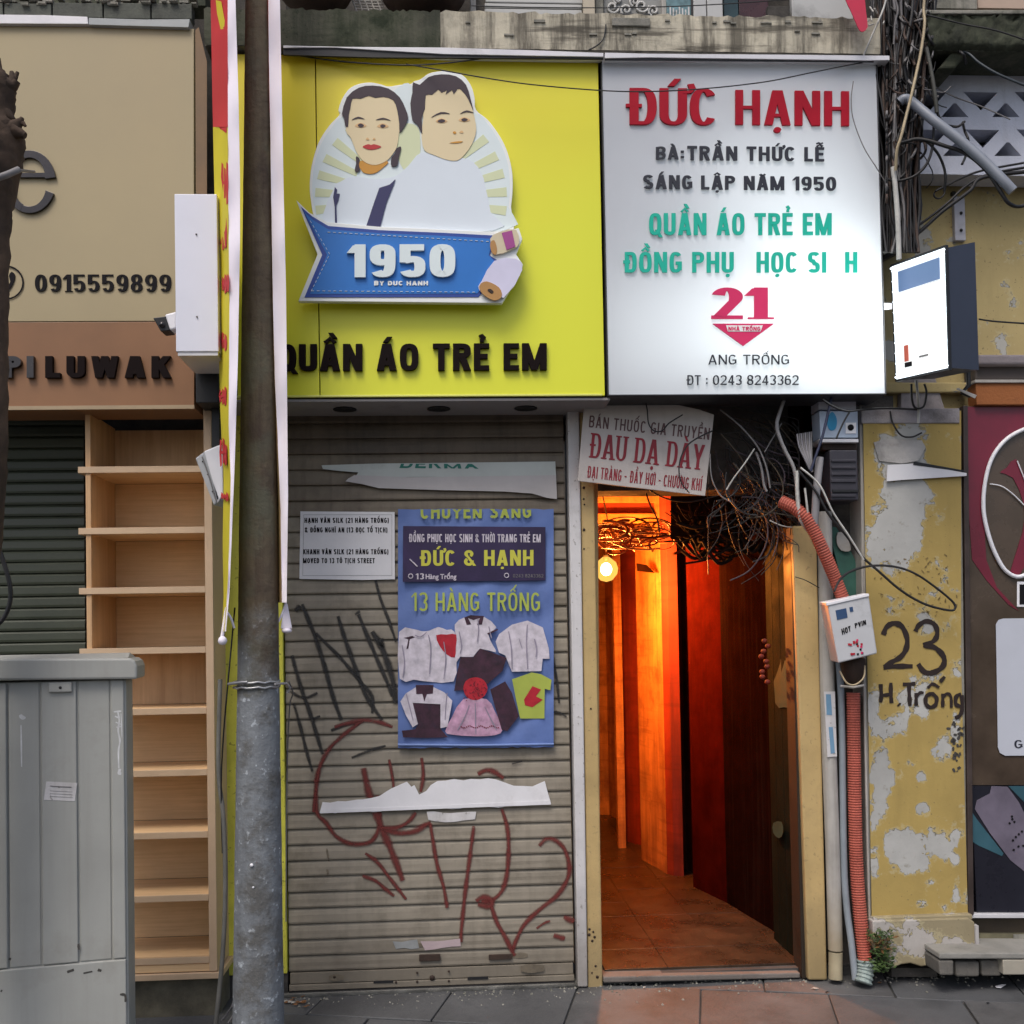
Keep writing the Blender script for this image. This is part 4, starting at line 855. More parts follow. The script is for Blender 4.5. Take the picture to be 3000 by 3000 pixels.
# ------------------------------------------------------------------ doorway and alley
dr = thing('door_frame', 'worn door frame of the alley, white strip beside a yellow post with a lintel above', 'door frame', (X(1710), -.05, 0))
def leanbox(b, xa0, xa1, ya, xb0, xb1, yb_, Y, d, mi=0):   # top edge xa0..xa1 at ya, bottom edge xb0..xb1 at yb
    f = [P(xb0, yb_, Y), P(xb1, yb_, Y), P(xa1, ya, Y), P(xa0, ya, Y)]; return b.hexa(f, [v + Vector((0, d, 0)) for v in f], mi)
leanbox(MB(), 1662, 1697, 1190, 1693, 1722, 2892, -.06, .12).build('white_post', m_white_dirty, dr, .006)
leanbox(MB(), 1698, 1737, 1190, 1723, 1766, 2897, -.045, .14).build('yellow_post', m_post_y, dr, .006)
b = MB()
for px, py in ((1710, 1429), (1710, 1462), (1712, 1478), (1711, 1552), (1711, 1608), (1731, 2076), (1727, 2722), (1738, 2730), (1726, 2738), (1735, 2756), (1742, 2745), (1745, 2830), (1734, 2850), (1750, 2862)):
    c = P(px, py, -.047); r_ = random.uniform(.004, .008); b.lathe([(0, 0), (r_, 0), (r_ * .7, .003), (0, .003)], (c.x, -.0475, c.z), 7, axis='Y')
b.build('nail_hole', m_brown, dr, kind='stuff')
leanbox(MB(), 1737, 1750, 1190, 1752, 1760, 2860, .096, .12).build('inner_reveal', m_post_y, dr)
rp = thing('yellow_door_post', 'leaning yellow post on the right side of the alley opening', 'post', (X(2380), -.08, 0))
leanbox(MB(), 2322, 2392, 1540, 2368, 2424, 2872, -.10, .10).build('front_board', m_post_y, rp, .008)
leanbox(MB(), 2316, 2336, 1540, 2350, 2367, 2868, -.07, .12).build('side_board', mat('dark_unlit_ochre', (.022, .015, .009), .7, .2, 6, streak=.5), rp, .004)  # side's colour darkened so the bulb's glow hardly shows on it

al = thing('alley', 'narrow orange-lit alley passage running back beside the shutter', 'alley', (X(2050), 1.5, 0))
HC = 2.72
FL = G(2000, 2855, 0.0)
fz = .055
corners = [(2334, .08), (2238, .56), (2112, 1.10), (2015, 1.5), (2040, 1.75), (1998, 1.95), (1962, 1.95), (1960, 1.80), (1940, 1.86), (1866, 2.30), (1874, 2.75), (1822, 2.95), (1826, 3.6), (1775, 4.1), (1700, 4.15)]
mats_ = [m_alley_d, m_alley_d, mat('alley_shaded_red', (.040, .0045, .003), .8, .3, 5, streak=.5, dcol=(.02, .004, .003), spec=0), mat('alley_shaded_recess', (.055, .016, .010), .85, .3, 5, spec=0), MATS.get('alley_shaded_recess'), MATS.get('alley_shaded_recess'), m_alley_r, m_alley_r, m_alley, m_alley_r, m_alley_r, m_alley_r, m_alley, m_alley]  # shade put into the colour: darker copy of the red, dark brown in the recess
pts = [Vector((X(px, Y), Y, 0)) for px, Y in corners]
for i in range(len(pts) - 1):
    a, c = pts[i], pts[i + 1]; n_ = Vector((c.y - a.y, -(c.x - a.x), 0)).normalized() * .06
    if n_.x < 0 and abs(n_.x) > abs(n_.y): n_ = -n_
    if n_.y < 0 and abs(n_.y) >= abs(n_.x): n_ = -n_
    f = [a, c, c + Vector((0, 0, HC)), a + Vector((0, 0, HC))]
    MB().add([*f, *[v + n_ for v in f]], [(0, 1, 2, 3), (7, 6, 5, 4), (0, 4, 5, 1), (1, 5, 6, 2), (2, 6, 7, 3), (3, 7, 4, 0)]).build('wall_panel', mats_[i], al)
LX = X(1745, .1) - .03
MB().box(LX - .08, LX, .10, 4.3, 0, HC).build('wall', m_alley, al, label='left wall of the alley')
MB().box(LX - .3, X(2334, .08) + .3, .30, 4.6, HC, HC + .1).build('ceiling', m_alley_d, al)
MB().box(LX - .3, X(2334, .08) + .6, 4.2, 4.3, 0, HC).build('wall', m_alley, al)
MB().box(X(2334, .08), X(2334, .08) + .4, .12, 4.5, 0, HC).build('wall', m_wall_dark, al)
# vertical battens on the dark boards
for px, Y in ((2290, .28),):
    c = Vector((X(px, Y), Y, 0)); MB().box(c.x - .012, c.x + .03, c.y - .02, c.y + .02, fz, 2.3).build('batten', m_alley_d, al)
fl = MB().box(LX, 1.85, -.02, 4.3, .0, fz - .012).build('alley_floor', m_joint); tag(fl, kind='structure')
t0 = MB().box(0, .2935, 0, .2935, -.012, 0).build('floor_tile', m_tile_in, None, .0015)
for i in range(5):
    for j in range(14):
        x_ = LX + .08 + i * .295 - .05; y_ = .02 + j * .295
        if x_ + .29 > 1.84: continue
        q = dup(t0, fl, (x_, y_, fz + random.uniform(-.001, .001)))
bpy.data.objects.remove(t0)
st = thing('door_step', 'grey concrete doorstep with a chamfered corner at the alley entrance', 'doorstep', (X(2050), -.05, 0))
mstep = mat('step_concrete', (.17, .15, .135), .85, .25, 6, dirt=.4, bump=.6)
b = MB().prism([P(*q) for q in ((1768, 2880, -.06), (2345, 2866, -.06), (2345, 2850, -.06), (1768, 2862, -.06))], (0, .10, 0)); b.build('step', mstep, st, .006)
# hanging beam and tangled stuff in the alley mouth
be = thing('orange_lintel_board', 'orange-lit wooden lintel boards across the top of the alley', 'lintel', P(1900, 1500, 1.95))
leanbox(MB(), 1735, 1990, 1360, 1735, 1990, 1472, 1.92, .05).build('board', m_alley, be, .004); leanbox(MB(), 1735, 1990, 1474, 1735, 1990, 1502, 1.95, .05).build('board', m_alley_r, be, .004)
leanbox(MB(), 1735, 1980, 1504, 1735, 1980, 1532, 1.90, .05).build('board', m_alley, be, .004)
bl = thing('light_bulb', 'bare glowing bulb hanging just inside the alley behind the yellow post', 'light bulb', P(1775, 1610, 1.6))
bc = P(1776, 1668, 1.6)
m_bulb = bpy.data.materials.new('glowing_bulb'); m_bulb.use_nodes = True; t = NT(m_bulb); t.n['Principled BSDF'].inputs['Emission Color'].default_value = (1, .66, .28, 1); t.n['Principled BSDF'].inputs['Emission Strength'].default_value = 26
gb = MB().lathe([(.0, -.040), (.020, -.034), (.034, -.014), (.036, .004), (.028, .026), (.014, .038), (0, .042)], bc, 20).build('glowing_core', m_bulb, bl)
m_gl = bpy.data.materials.new('bulb_glare_shell'); m_gl.use_nodes = True; t = NT(m_gl); t.n.remove(t.n['Principled BSDF']); ee = t.new('ShaderNodeEmission'); ee.inputs[0].default_value = (1, .56, .10, 1); ee.inputs[1].default_value = 1.5; tt = t.new('ShaderNodeBsdfTransparent'); mx = t.new('ShaderNodeMixShader'); mx.inputs[0].default_value = .38
t.l.new(tt.outputs[0], mx.inputs[1]); t.l.new(ee.outputs[0], mx.inputs[2]); t.l.new(mx.outputs[0], t.n['Material Output'].inputs[0])
MB().lathe([(.0, -.078), (.036, -.068), (.068, -.030), (.074, .004), (.062, .042), (.034, .066), (.018, .078), (0, .078)], bc, 24).build('glare_shell', m_gl, bl)  # glowing shell added round the core to imitate the bulb's glare
MB().lathe([(.018, .056), (.019, .085), (.010, .095), (0, .095)], bc, 12).build('socket', m_black, bl); MB().tube([bc + Vector((0, 0, .09)), bc + Vector((.02, .02, .3)), bc + Vector((-.05, .05, HC - bc.z))], .004, 6).build('flex', m_black_rub, bl)
L = bpy.data.lights.new('bulb_light', 'POINT'); L.energy = 160; L.color = (1.0, .30, .045); L.shadow_soft_size = .05
lo = bpy.data.objects.new('bulb_light', L); COL.objects.link(lo); lo.parent = bl; lo.location = bc + Vector((0, -.090, -.02)) - bl.location
pi_ = MB().box(X(1800, 2.7), X(1822, 2.7), 2.7, 2.78, .04, HC).build('pilaster_strip', m_alley, al)
sh_ = ppoly([(1866, 1650), (1895, 1655), (1918, 1678), (1868, 1672)], 1.85, .02, m_alley_d, None, 'lamp_flap'); tag(sh_, 'small dark triangular flap on the lit alley wall', 'flap')
# door leaf
dl = thing('door_leaf', 'old dark wooden door leaf with green paint patches, folded inside the alley mouth', 'door', (X(2290), .06, 0))
xs = [2334, 2310, 2286, 2264, 2246]
for i in range(4):
    a, c = xs[i], xs[i + 1]; ya, yb_ = -.035 + .11 * i, -.035 + .11 * (i + 1) - .006
    p0, p1 = Vector((X(a, ya), ya, .05)), Vector((X(c, yb_), yb_, .05)); n_ = Vector((.03, .01, 0))
    f = [p0, p1, p1 + Vector((0, 0, 2.05)), p0 + Vector((0, 0, 2.05))]
    MB().add([*f, *[v + n_ for v in f]], [(0, 1, 2, 3), (7, 6, 5, 4), (0, 4, 5, 1), (1, 5, 6, 2), (2, 6, 7, 3), (3, 7, 4, 0)]).build('plank', mat('dark_green_wood', (.008, .011, .007), .8, .35, 6, spec=.05, streak=.6, dcol=(.01, .01, .008), bump=.5), dl, .003)
for q in ([(2270, 1940), (2300, 1935), (2318, 1950), (2320, 2060), (2296, 2072), (2272, 2060)], [(2266, 2412), (2290, 2408), (2294, 2440), (2282, 2456), (2266, 2440)]):
    MB().prism([P(x_, y_, -.035 + .44 * (2334 - x_) / 88 - .012) for x_, y_ in s2(q, 2)], (0, .004, 0)).build('green_patch', mat('dull_teal_patch', (.012, .05, .036), .8, .3, 8), dl)
for px, py, r_ in ((2258, 1880, .016), (2262, 1905, .018), (2250, 1925, .02), (2246, 1955, .022), (2262, 1960, .016), (2248, 1985, .02)):
    pass
ob_ = thing('beaded_hanging', 'string of reddish lumps hanging on the door edge, catching the orange light', 'hanging', P(2245, 1870, .16))
for k in range(9):
    c = P(2240 + 10 * math.sin(k * 1.7), 1878 + k * 15, .16)
    MB().lathe([(0, -.013), (.010, -.009), (.015, 0), (.011, .009), (0, .013)], c, 10).build('bead', m_alley_r, ob_)
# ------------------------------------------------------------------ neighbour on the left
nb = thing('left_building', 'neighbouring building on the left behind the beige sign, with a tiled parapet edge', 'building', (X(280), .2, 0))
zs = Z(1195, 0, 300)
MB().box(-5.0, X(636), .16, .5, zs - .2, 7.5).build('wall', m_wall_dark, nb)
MB().box(-5.0, X(636), .16, .5, 0, zs - .201).build('wall', m_wall_dark, nb)
MB().pbox(-400, 2800, 640, 3010, -.02, .3).build('concrete_base', mat('rough_dark_concrete', (.12, .115, .09), .95, .35, 8, dirt=.6, bump=1, bscale=40), nb)
MB().pbox(636, 1200, 660, 2900, .05, .2).build('dark_gap', m_black, nb)
MB().pbox(636, -300, 662, 1200, .12, .3).build('dark_gap', m_black, nb)
# parapet slates above the sign
m_slate = mat('slate_parapet', (.085, .09, .075), .8, .35, 9, dirt=.5, dcol=(.02, .02, .018), streak=.4, bump=.7)
xx = -300
for w_ in (160, 150, 142, 150, 140, 142, 138):
    if xx < 560: MB().pbox(xx + 2, 8 + random.uniform(-3, 3), min(xx + w_ - 2, 562), 46 + random.uniform(-2, 2) + (xx + 300) * .012, -.30, .05).build('slate', m_slate, nb, .003)
    xx += w_
b = MB()
for k in range(60):
    p = P(random.uniform(-50, 570), random.uniform(-6, 14), -.30 + random.uniform(-.02, .02)); s_ = random.uniform(.004, .02); b.box(p.x, p.x + s_ * 2.4, p.y, p.y + .03, p.z, p.z + s_ * .6)
b.build('rubble', m_conc, nb, kind='stuff')
MB().pbox(-400, -280, 600, 8, -.24, .1).build('upper_wall', m_conc_moss, nb)
# beige sign
YB = -.36
bs_ = thing('beige_shop_sign', 'large beige shop sign with a brown lower band, raised dark lettering and a phone number', 'shop sign', (X(280, YB), YB, Z(1190, YB, 300)))
MB().prism([P(x, y, YB) for x, y in ((-420, 66), (568, 84), (568, 940), (-420, 944))], (0, .22, 0)).build('beige_panel', m_beige, bs_, .002)
MB().prism([P(x, y, YB) for x, y in ((-420, 946), (569, 942), (569, 1195), (-420, 1202))], (0, .22, 0)).build('brown_band', m_brownsign, bs_, .002)
MB().prism([P(x, y, YB - .004) for x, y in ((-420, 1193), (569, 1186), (569, 1197), (-420, 1204))], (0, .01, 0)).build('bottom_trim', mat('tan_trim', (.36, .27, .17), .5, .1, 5), bs_)
MB().prism([P(x, y, YB - .02) for x, y in ((-420, 38), (130, 44), (256, 49), (258, 70), (-420, 66))], (0, .22, 0)).build('top_cap', m_alu, bs_, .001)
MB().prism([P(x, y, YB - .02) for x, y in ((260, 52), (420, 57), (556, 56), (552, 80), (260, 72))], (0, .22, 0)).build('top_cap', mat('grey_alu', (.36, .38, .38), .45, .1, 6, dirt=.3), bs_, .001)
MB().prism([P(x, y, YB - .001) for x, y in ((572, 88), (582, 80), (606, 180), (606, 568), (574, 568))], (0, .004, 0)).build('x', mat('tan_return', (.20, .12, .06), .6, .2, 4), bs_) and None
_o = COL.objects[-1]; _o.name = 'side_return'; _o.data.name = 'side_return'
# letter e, split in halves
def ring(cx, cy, rx, ry, wr, a0, a1, n=26):
    o_, i_ = [], []
    for k in range(n + 1):
        a = rad(a0 + (a1 - a0) * k / n); wv = wr * (1 - .35 * abs(math.sin(a)))
        o_.append((cx + rx * math.cos(a), cy - ry * math.sin(a))); i_.append((cx + (rx - wv) * math.cos(a), cy - (ry - wv) * math.sin(a)))
    return o_ + i_[::-1]
m_chrome = mat('dark_mirror_letter', (.05, .045, .045), .22, .2, 4, metal=.7, spec=.6, bump=0)
ppoly(ring(86, 532, 77, 92, 33, 8, 250), YB - .014, .013, m_chrome, bs_, 'letter', bevel=.001)
ppoly(ring(86, 532, 77, 92, 30, 250, 338), YB - .014, .013, m_chrome, bs_, 'letter', bevel=.001)
ppoly([(45, 506), (150, 506), (163, 519), (45, 519)], YB - .0141, .013, m_chrome, bs_, 'letter')
lettering('0915559899', row(102, 501, 854, 804, 0), YB - .004, .004, m_ink, bs_, 'letter', bw=.60, wx=.105, wy=.05, gap=.13, serif=.04, e=2.2, each=True)
q = [(20 + 50 * math.cos(rad(a)), 828 + 50 * math.sin(rad(a))) for a in range(0, 360, 15)]; q2 = [(20 + 45 * math.cos(rad(a)), 828 + 45 * math.sin(rad(a))) for a in range(0, 360, 15)]
mb = MB(); n = len(q); vs = [P(*v, YB - .004) for v in q] + [P(*v, YB - .004) for v in q2]; mb.add(vs, [(i, (i + 1) % n, n + (i + 1) % n, n + i) for i in range(n)]); mb.build('phone_ring', m_ink, bs_)
ppoly([(-5, 800), (10, 790), (18, 812), (10, 822), (14, 845), (26, 858), (36, 848), (44, 866), (28, 880), (8, 864), (-4, 836)][::1], YB - .005, .004, m_ink, bs_, 'phone_symbol', sm=2) if False else ppoly([(26, 808), (34, 796), (44, 806), (40, 826), (30, 845), (16, 858), (8, 850), (20, 838), (30, 826)], YB - .005, .004, m_ink, bs_, 'phone_symbol', sm=2)
lettering('PI', row(14, 98, 1106, 1043, 0), YB - .02, .019, m_chrome, bs_, 'letter', bw=.72, wx=.155, wy=.11, gap=.26, each=True)
lettering('LUWAK', row(132, 500, 1106, 1043, 0), YB - .02, .019, m_ink_blk, bs_, 'letter', bw=.78, wx=.155, wy=.11, gap=.27, each=True)

# dark green shutter on the far left
gs = thing('green_roller_shutter', 'dark green roller shutter behind the tree and the grey cabinet', 'shutter', (X(120), .02, Z(1920, .02, 120)))
gx0, gx1 = X(-380, .02), X(248, .02); gp = .0525 * 0.985
PG_ = [(0, .006), (.002, -.004), (.012, -.006), (.040, -.004), (.048, .002), (gp, .006)]
g0 = slat_mesh(gx0, gx1, PG_, 3).build('slat', m_slat_dk, None)
zg0, zg1 = Z(2900, .02, 120), Z(1190, .02, 120); k = 0
while zg0 + k * gp < zg1:
    dup(g0, gs, (0, .03 + random.uniform(-.001, .001), zg0 + k * gp)); k += 1
bpy.data.objects.remove(g0)

# shelf unit
sf2 = thing('wooden_shelf', 'tall built-in wooden shelf with empty compartments between the green shutter and the pole', 'shelf', (X(430, -.2), -.2, Z(2880, -.25, 430)))
YF, YK = -.25, .08
lx = X(250, YF, 1500); rx0, rx1 = X(606, YF, 2100), X(629, YF, 2100)
zt_, zb_ = Z(1198, YF + .02, 430), Z(2872, YF, 430)
MB().box(lx, lx + .022, YF + .004, YK, Z(1900, YF, 300), zt_ - .02).build('side_panel', m_wood_v, sf2, .002)
MB().box(rx0, rx1, YF - .006, YK, zb_ + .03, zt_ + .02).build('side_panel', m_wood_edge, sf2, .002)
yl_ = [1197, 1366, 1545, 1720, 1897, 2076, 2257, 2440, 2625, 2808]
zl = [Z(y, YF, 430) for y in yl_]; th = .027
xl = [X(230, YF, 1500)] * 5 + [X(388, YF, 2300)] * 5
for i in range(len(zl) - 1):
    vertical = i in (0, 4)
    MB().box(lx + .023, rx0 - .001, YK - .012, YK, zl[i + 1] + .001, zl[i] - th - .001).build('back_panel', m_wood_v if vertical else m_wood, sf2)
for i, z_ in enumerate(zl):
    if i == 0: continue
    a = xl[i]; 
    MB().box(a if i < 5 else lx - .02, rx0 - .001, YF + .002 + (.012 if i > 8 else 0), YK - .013, z_ - th, z_ - .0005).build('shelf_board', m_wood, sf2)
    MB().box(a if i < 5 else lx - .02, rx0 - .001, YF - .003, YF + .001, z_ - th, z_).build('edge_band', m_wood_edge, sf2, .001)
MB().box(lx + .0, rx0 - .001, YF + .0, YF + .02, zb_ + .03, zl[-1] - th - .003).build('plinth_board', m_wood, sf2, .001)
MB().box(lx, rx1 + .02, YF - .012, YK, zb_, zb_ + .026).build('bottom_board', m_wood_edge, sf2, .002)
MB().box(lx, rx1, YF + .02, YK, .0, zb_ - .002).build('footing', mat('rough_footing', (.135, .12, .085), .95, .35, 9, dirt=.6, bump=1, bscale=35), sf2)

# projecting white box, camera, little boxes
wb = thing('white_box_sign', 'blank white projecting metal box beside the left edge of the banner', 'sign box', (X(575, -.7), -.55, Z(1090, -.7, 575)))
wbz = rect(513, 568, 640, 1030, -.70)
MB().box(wbz[0], X(650, -.7), -.70, -.42, wbz[2], wbz[3]).build('box', mat('cold_white_sheet', (.70, .71, .80), .4, .03, 3, dirt=.08, dcol=(.4, .4, .4), bump=0), wb, .003)
MB().box(wbz[0] + .006, X(650, -.7) - .004, -.695, -.425, wbz[2] - .014, wbz[2] - .001).build('underside', m_alu, wb)
for px, py in ((575, 686), (577, 928)):
    c = P(px, py, -.703); MB().lathe([(.004, 0), (.003, -.002), (0, -.002)], c, 8, axis='Y').build('screw', m_grey_cable, wb)
MB().box(X(600, -.5), X(612, -.5), -.42, .12, wbz[2] + .1, wbz[2] + .13).build('bracket', m_black, wb); MB().box(X(600, -.5), X(612, -.5), -.42, .12, wbz[3] - .13, wbz[3] - .1).build('bracket', m_black, wb)
cc_ = thing('security_camera', 'small white security camera with black visor pointing left, fixed to the white box', 'camera', P(500, 945, -.62))
f = [P(x, y, -.66) for x, y in ((482, 921), (516, 912), (516, 962), (497, 967))]
MB().hexa(f, [v + Vector((0, .07, .004)) for v in f]).build('housing', m_white, cc_, .006)
f = [P(x, y, -.663) for x, y in ((448, 931), (485, 926), (498, 968), (471, 971))]
MB().hexa(f, [v + Vector((0, .076, .004)) for v in f]).build('visor', m_black, cc_, .003)
c = P(474, 950, -.668); MB().lathe([(.0, -.006), (.010, -.004), (.012, 0)], c, 12, axis='Y').build('lens', m_chrome, cc_)
bb = thing('black_junction_box', 'black box hanging right under the white box, beside the brown sign band', 'junction box', P(605, 1180, -.35))
MB().pbox(573, 1090, 640, 1180, -.40, .2).build('body', m_black, bb, .004); MB().pbox(620, 1180, 642, 1320, -.30, .03).build('conduit', m_black, bb)
fl_ = thing('white_floodlight_box', 'small white tilted plastic box hanging by the left banner', 'lamp', P(610, 1480, -.4))
f = [P(x, y, -.46) for x, y in ((571, 1342), (598, 1322), (646, 1462), (626, 1482))]; f2 = [P(x, y, -.34) for x, y in ((600, 1325), (650, 1300), (660, 1400), (640, 1478))]
MB().hexa([P(x, y, -.46) for x, y in ((598, 1322), (652, 1300), (654, 1450), (636, 1476))], [P(x, y, -.34) for x, y in ((598, 1322), (652, 1300), (654, 1450), (636, 1476))]).build('back_shell', m_white, fl_, .005)
MB().hexa(f, [v + Vector((.02, .09, 0)) for v in f]).build('body', mat('pale_grey_plastic', (.42, .43, .45), .5, .08, 9), fl_, .006)
MB().tube([P(592, 1338, -.47), P(612, 1395, -.47), P(634, 1470, -.47)], .003, 5).build('seam', m_grey_cable, fl_)
for px, py in ((594, 1352), (609, 1390), (623, 1440)):
    c = P(px, py, -.464); MB().lathe([(.004, 0), (.003, -.002), (0, -.002)], c, 8, axis='Y').build('screw', m_black, fl_)

# ------------------------------------------------------------------ concrete pole with steel band
m_pole = bpy.data.materials.new('weathered_pole_concrete'); m_pole.use_nodes = True; t = NT(m_pole); bsd = t.n['Principled BSDF']; bsd.inputs['Roughness'].default_value = .85
p_ = t.pos(); n1 = t.noise(p_, 6, 9, .68); n2 = t.noise(t.pos(22, 22, 2.2), 1, 7, .62); n3 = t.noise(p_, 34, 5, .6)
conc = t.mix(t.ramp(n1, .3, .7), (.135, .105, .062), (.062, .043, .030)); conc = t.mix(t.math('MULTIPLY', t.ramp(n2, .5, .7), .7), conc, (.035, .016, .012))
conc = t.mix(t.math('MULTIPLY', t.ramp(t.noise(p_, 3.5, 6), .52, .64), .55), conc, (.10, .11, .075))
blue = t.mix(t.ramp(n2, .3, .7), (.135, .145, .158), (.195, .21, .225)); blue = t.mix(t.ramp(n3, .60, .66), blue, (.38, .41, .44)); blue = t.mix(t.math('MULTIPLY', t.ramp(n1, .50, .62), .8), blue, (.085, .080, .072))
gq = t.new('ShaderNodeNewGeometry'); sp = t.new('ShaderNodeSeparateXYZ'); t.l.new(gq.outputs['Position'], sp.inputs[0])
h = t.math('ADD', sp.outputs[2], t.math('MULTIPLY', t.math('SUBTRACT', n1, .5), 1.0))
c_ = t.mix(t.ramp(h, 0, 1), blue, conc)
rr = [n for n in t.n if n.type == 'VALTORGB'][-1]; mp_ = t.new('ShaderNodeMapRange'); mp_.inputs[1].default_value = 1.32; mp_.inputs[2].default_value = 1.72; t.l.new(h, mp_.inputs[0]); t.l.new(mp_.outputs[0], rr.inputs[0])
t.l.new(c_, bsd.inputs['Base Color']); bp = t.new('ShaderNodeBump'); bp.inputs['Strength'].default_value = .9; bp.inputs['Distance'].default_value = .006; t.l.new(t.math('ADD', n3, n1), bp.inputs['Height']); t.l.new(bp.outputs[0], bsd.inputs['Normal'])
YP = -.62
pole = thing('utility_pole', 'tapering concrete utility pole, brown above and blue-grey below, between the two banners', 'pole', G(757, 3030))
pole.location = (P(757, 3000, YP).x, YP, 0)
b = MB(); vs = []; seg, nr = 36, 90
ztop_ = 5.2
px_bot, px_top = P(757, 3000, YP), P(757, 0, YP)
for j in range(nr + 1):
    z_ = -.02 + (ztop_ + .02) * j / nr; k_ = (z_ - px_bot.z) / (px_top.z - px_bot.z); cx_ = px_bot.x + (px_top.x - px_bot.x) * k_
    r_ = .100 - .047 * min(1.6, max(0, z_) / 3.9) ** .9
    if j == 0: r_ = .101
    for i in range(seg):
        a = 2 * math.pi * i / seg; e_ = 1 + random.uniform(-.012, .012)
        vs.append((cx_ + r_ * e_ * math.cos(a), YP + r_ * e_ * math.sin(a), z_))
b.add(vs, [(j * seg + i, j * seg + (i + 1) % seg, (j + 1) * seg + (i + 1) % seg, (j + 1) * seg + i) for j in range(nr) for i in range(seg)], 0, True)
b.build('shaft', m_pole, pole)
m_steel = mat('galvanised_steel', (.42, .42, .43), .4, .15, 12, dirt=.4, dcol=(.10, .08, .07), metal=.7)
cb = P(752, 2005, YP); rb_ = .088
b = MB()
for dz in (-.010, .010):
    b.tube([(cb.x + rb_ * math.cos(rad(a)), YP + rb_ * math.sin(rad(a)), cb.z + dz + .003 * math.sin(a)) for a in range(0, 361, 15)], .0045, 6)
b.build('steel_band', m_steel, pole)
MB().tube([P(670, 2004, YP - .03), P(700, 2000, YP - .085), P(725, 1998, YP - .09)], .006, 6).build('band_bolt', m_steel, pole)
MB().tube([P(806, 2004, YP - .06), P(838, 2002, YP), P(850, 2014, YP + .03), P(842, 2030, YP + .03)], .005, 6).build('band_bolt', m_steel, pole)
# old marks on the pole
b = MB()
for px, py, s_ in ((737, 2535, .007), (742, 2600, .004), (730, 2960, .004)):
    c = P(px, py, YP - .093); b.lathe([(0, -.002), (s_, -.001), (s_, .002)], c, 9, axis='Y')
b.build('paint_fleck', m_white, pole)
b = MB(); c = P(812, 2485, YP - .02); b.lathe([(0, -.011), (.008, -.008), (.011, 0), (.008, .008), (0, .011)], c, 12); b.build('knob', m_white, pole)
# loose cables running down the pole
tag(cable([(645, 1990, -.45), (640, 2250, -.47), (655, 2400, -.5), (660, 2600, -.52), (652, 2800, -.52), (630, 3020, -.5)], .010, mat('grey_conduit', (.17, .165, .15), .6, .2, 9), 'conduit'), 'grey conduit running down left of the pole into the pavement', 'conduit')
cable([(688, 1780, -.6), (668, 1998, -.6), (655, 2150, -.55), (648, 2300, -.5), (652, 2500, -.5)], .0035, m_black_rub, 'cable', 'thin black wire trailing down from the left end of the pole band')
cable([(845, 1995, -.55), (858, 2030, -.5), (848, 2080, -.45), (840, 2300, -.3), (838, 2700, -.25)], .003, m_grey_cable, 'cable', 'thin grey wire hanging from the right end of the pole band')
for i, (a, c) in enumerate((((705, 2900), (650, 2990)), ((690, 2920), (655, 2985)), ((702, 2930), (668, 2998)))):
    tag(cable([(a[0], a[1], -.4), ((a[0] + c[0]) / 2 + 4, (a[1] + c[1]) / 2, -.42), (c[0], c[1], -.45)], .004, m_grey_cable, 'cable_end'), 'short cut cable ends poking out at the foot of the pole', 'cable', 'cut cable ends at the pole foot')

# ------------------------------------------------------------------ banners
m_bred = mat('banner_red', (.56, .035, .04), .7, .06, 5, bump=.3, bscale=12); m_byel = mat('banner_yellow', (.66, .56, .03), .7, .06, 5, bump=.3, bscale=12); m_bwhite = mat('banner_white_back', (.84, .78, .86), .7, .04, 4, bump=.3, bscale=10)
def strip(L_, R_, YL, YR, y0, y1, name, m, par, n=46, wob=.004, jag=0):
    """cloth strip between two photo curves x(y); YL, YR depth at its two edges"""
    def at(c, y):
        for (xa, ya), (xb, yb2) in zip(c, c[1:]):
            if ya <= y <= yb2: return xa + (xb - xa) * (y - ya) / (yb2 - ya)
        return c[-1][0]
    mb = MB(); vs = []
    for k in (0, 1):
        for i in range(n + 1):
            y = y0 + (y1 - y0) * i / n
            for u in (0, .5, 1):
                yy = YL + (YR - YL) * u + wob * math.sin(i * .6 + u * 2) + .0016 * k + (.012 * math.sin(i * .35) if u == .5 else 0)
                xx_ = at(L_, y) + (at(R_, y) - at(L_, y)) * u; vs.append(P(xx_, y, yy))
    N_ = (n + 1) * 3; fs = []
    for i in range(n):
        for j in (0, 1):
            a = i * 3 + j; fs.append((a, a + 3, a + 4, a + 1)); fs.append((N_ + a + 1, N_ + a + 4, N_ + a + 3, N_ + a))
    mb.add(vs, fs, 0, True); return mb.build(name, m, par)
bn = thing('folded_banner', 'red and yellow street banner folded along the left side of the pole, white back showing', 'banner', P(660, 1860, -.7))
Lc = [(617, -300), (617, 0), (622, 280), (628, 560), (637, 850), (645, 1200), (655, 1400), (652, 1600), (655, 1750), (650, 1850)]
Mc = [(665, -300), (667, 0), (668, 500), (672, 900), (670, 1250), (676, 1400), (674, 1500), (668, 1700), (658, 1850)]
Rc = [(682, -300), (690, 0), (699, 300), (703, 520), (703, 700), (697, 1050), (688, 1350), (680, 1550), (672, 1740), (662, 1850)]
strip(Lc, Mc, -.60, -.80, -300, 372, 'red_part', m_bred, bn); strip(Lc, Mc, -.60, -.80, 372, 1850, 'yellow_part', m_byel, bn, 80)
strip(Mc, Rc, -.803, -.815, -300, 1850, 'white_back', m_bwhite, bn, 100)
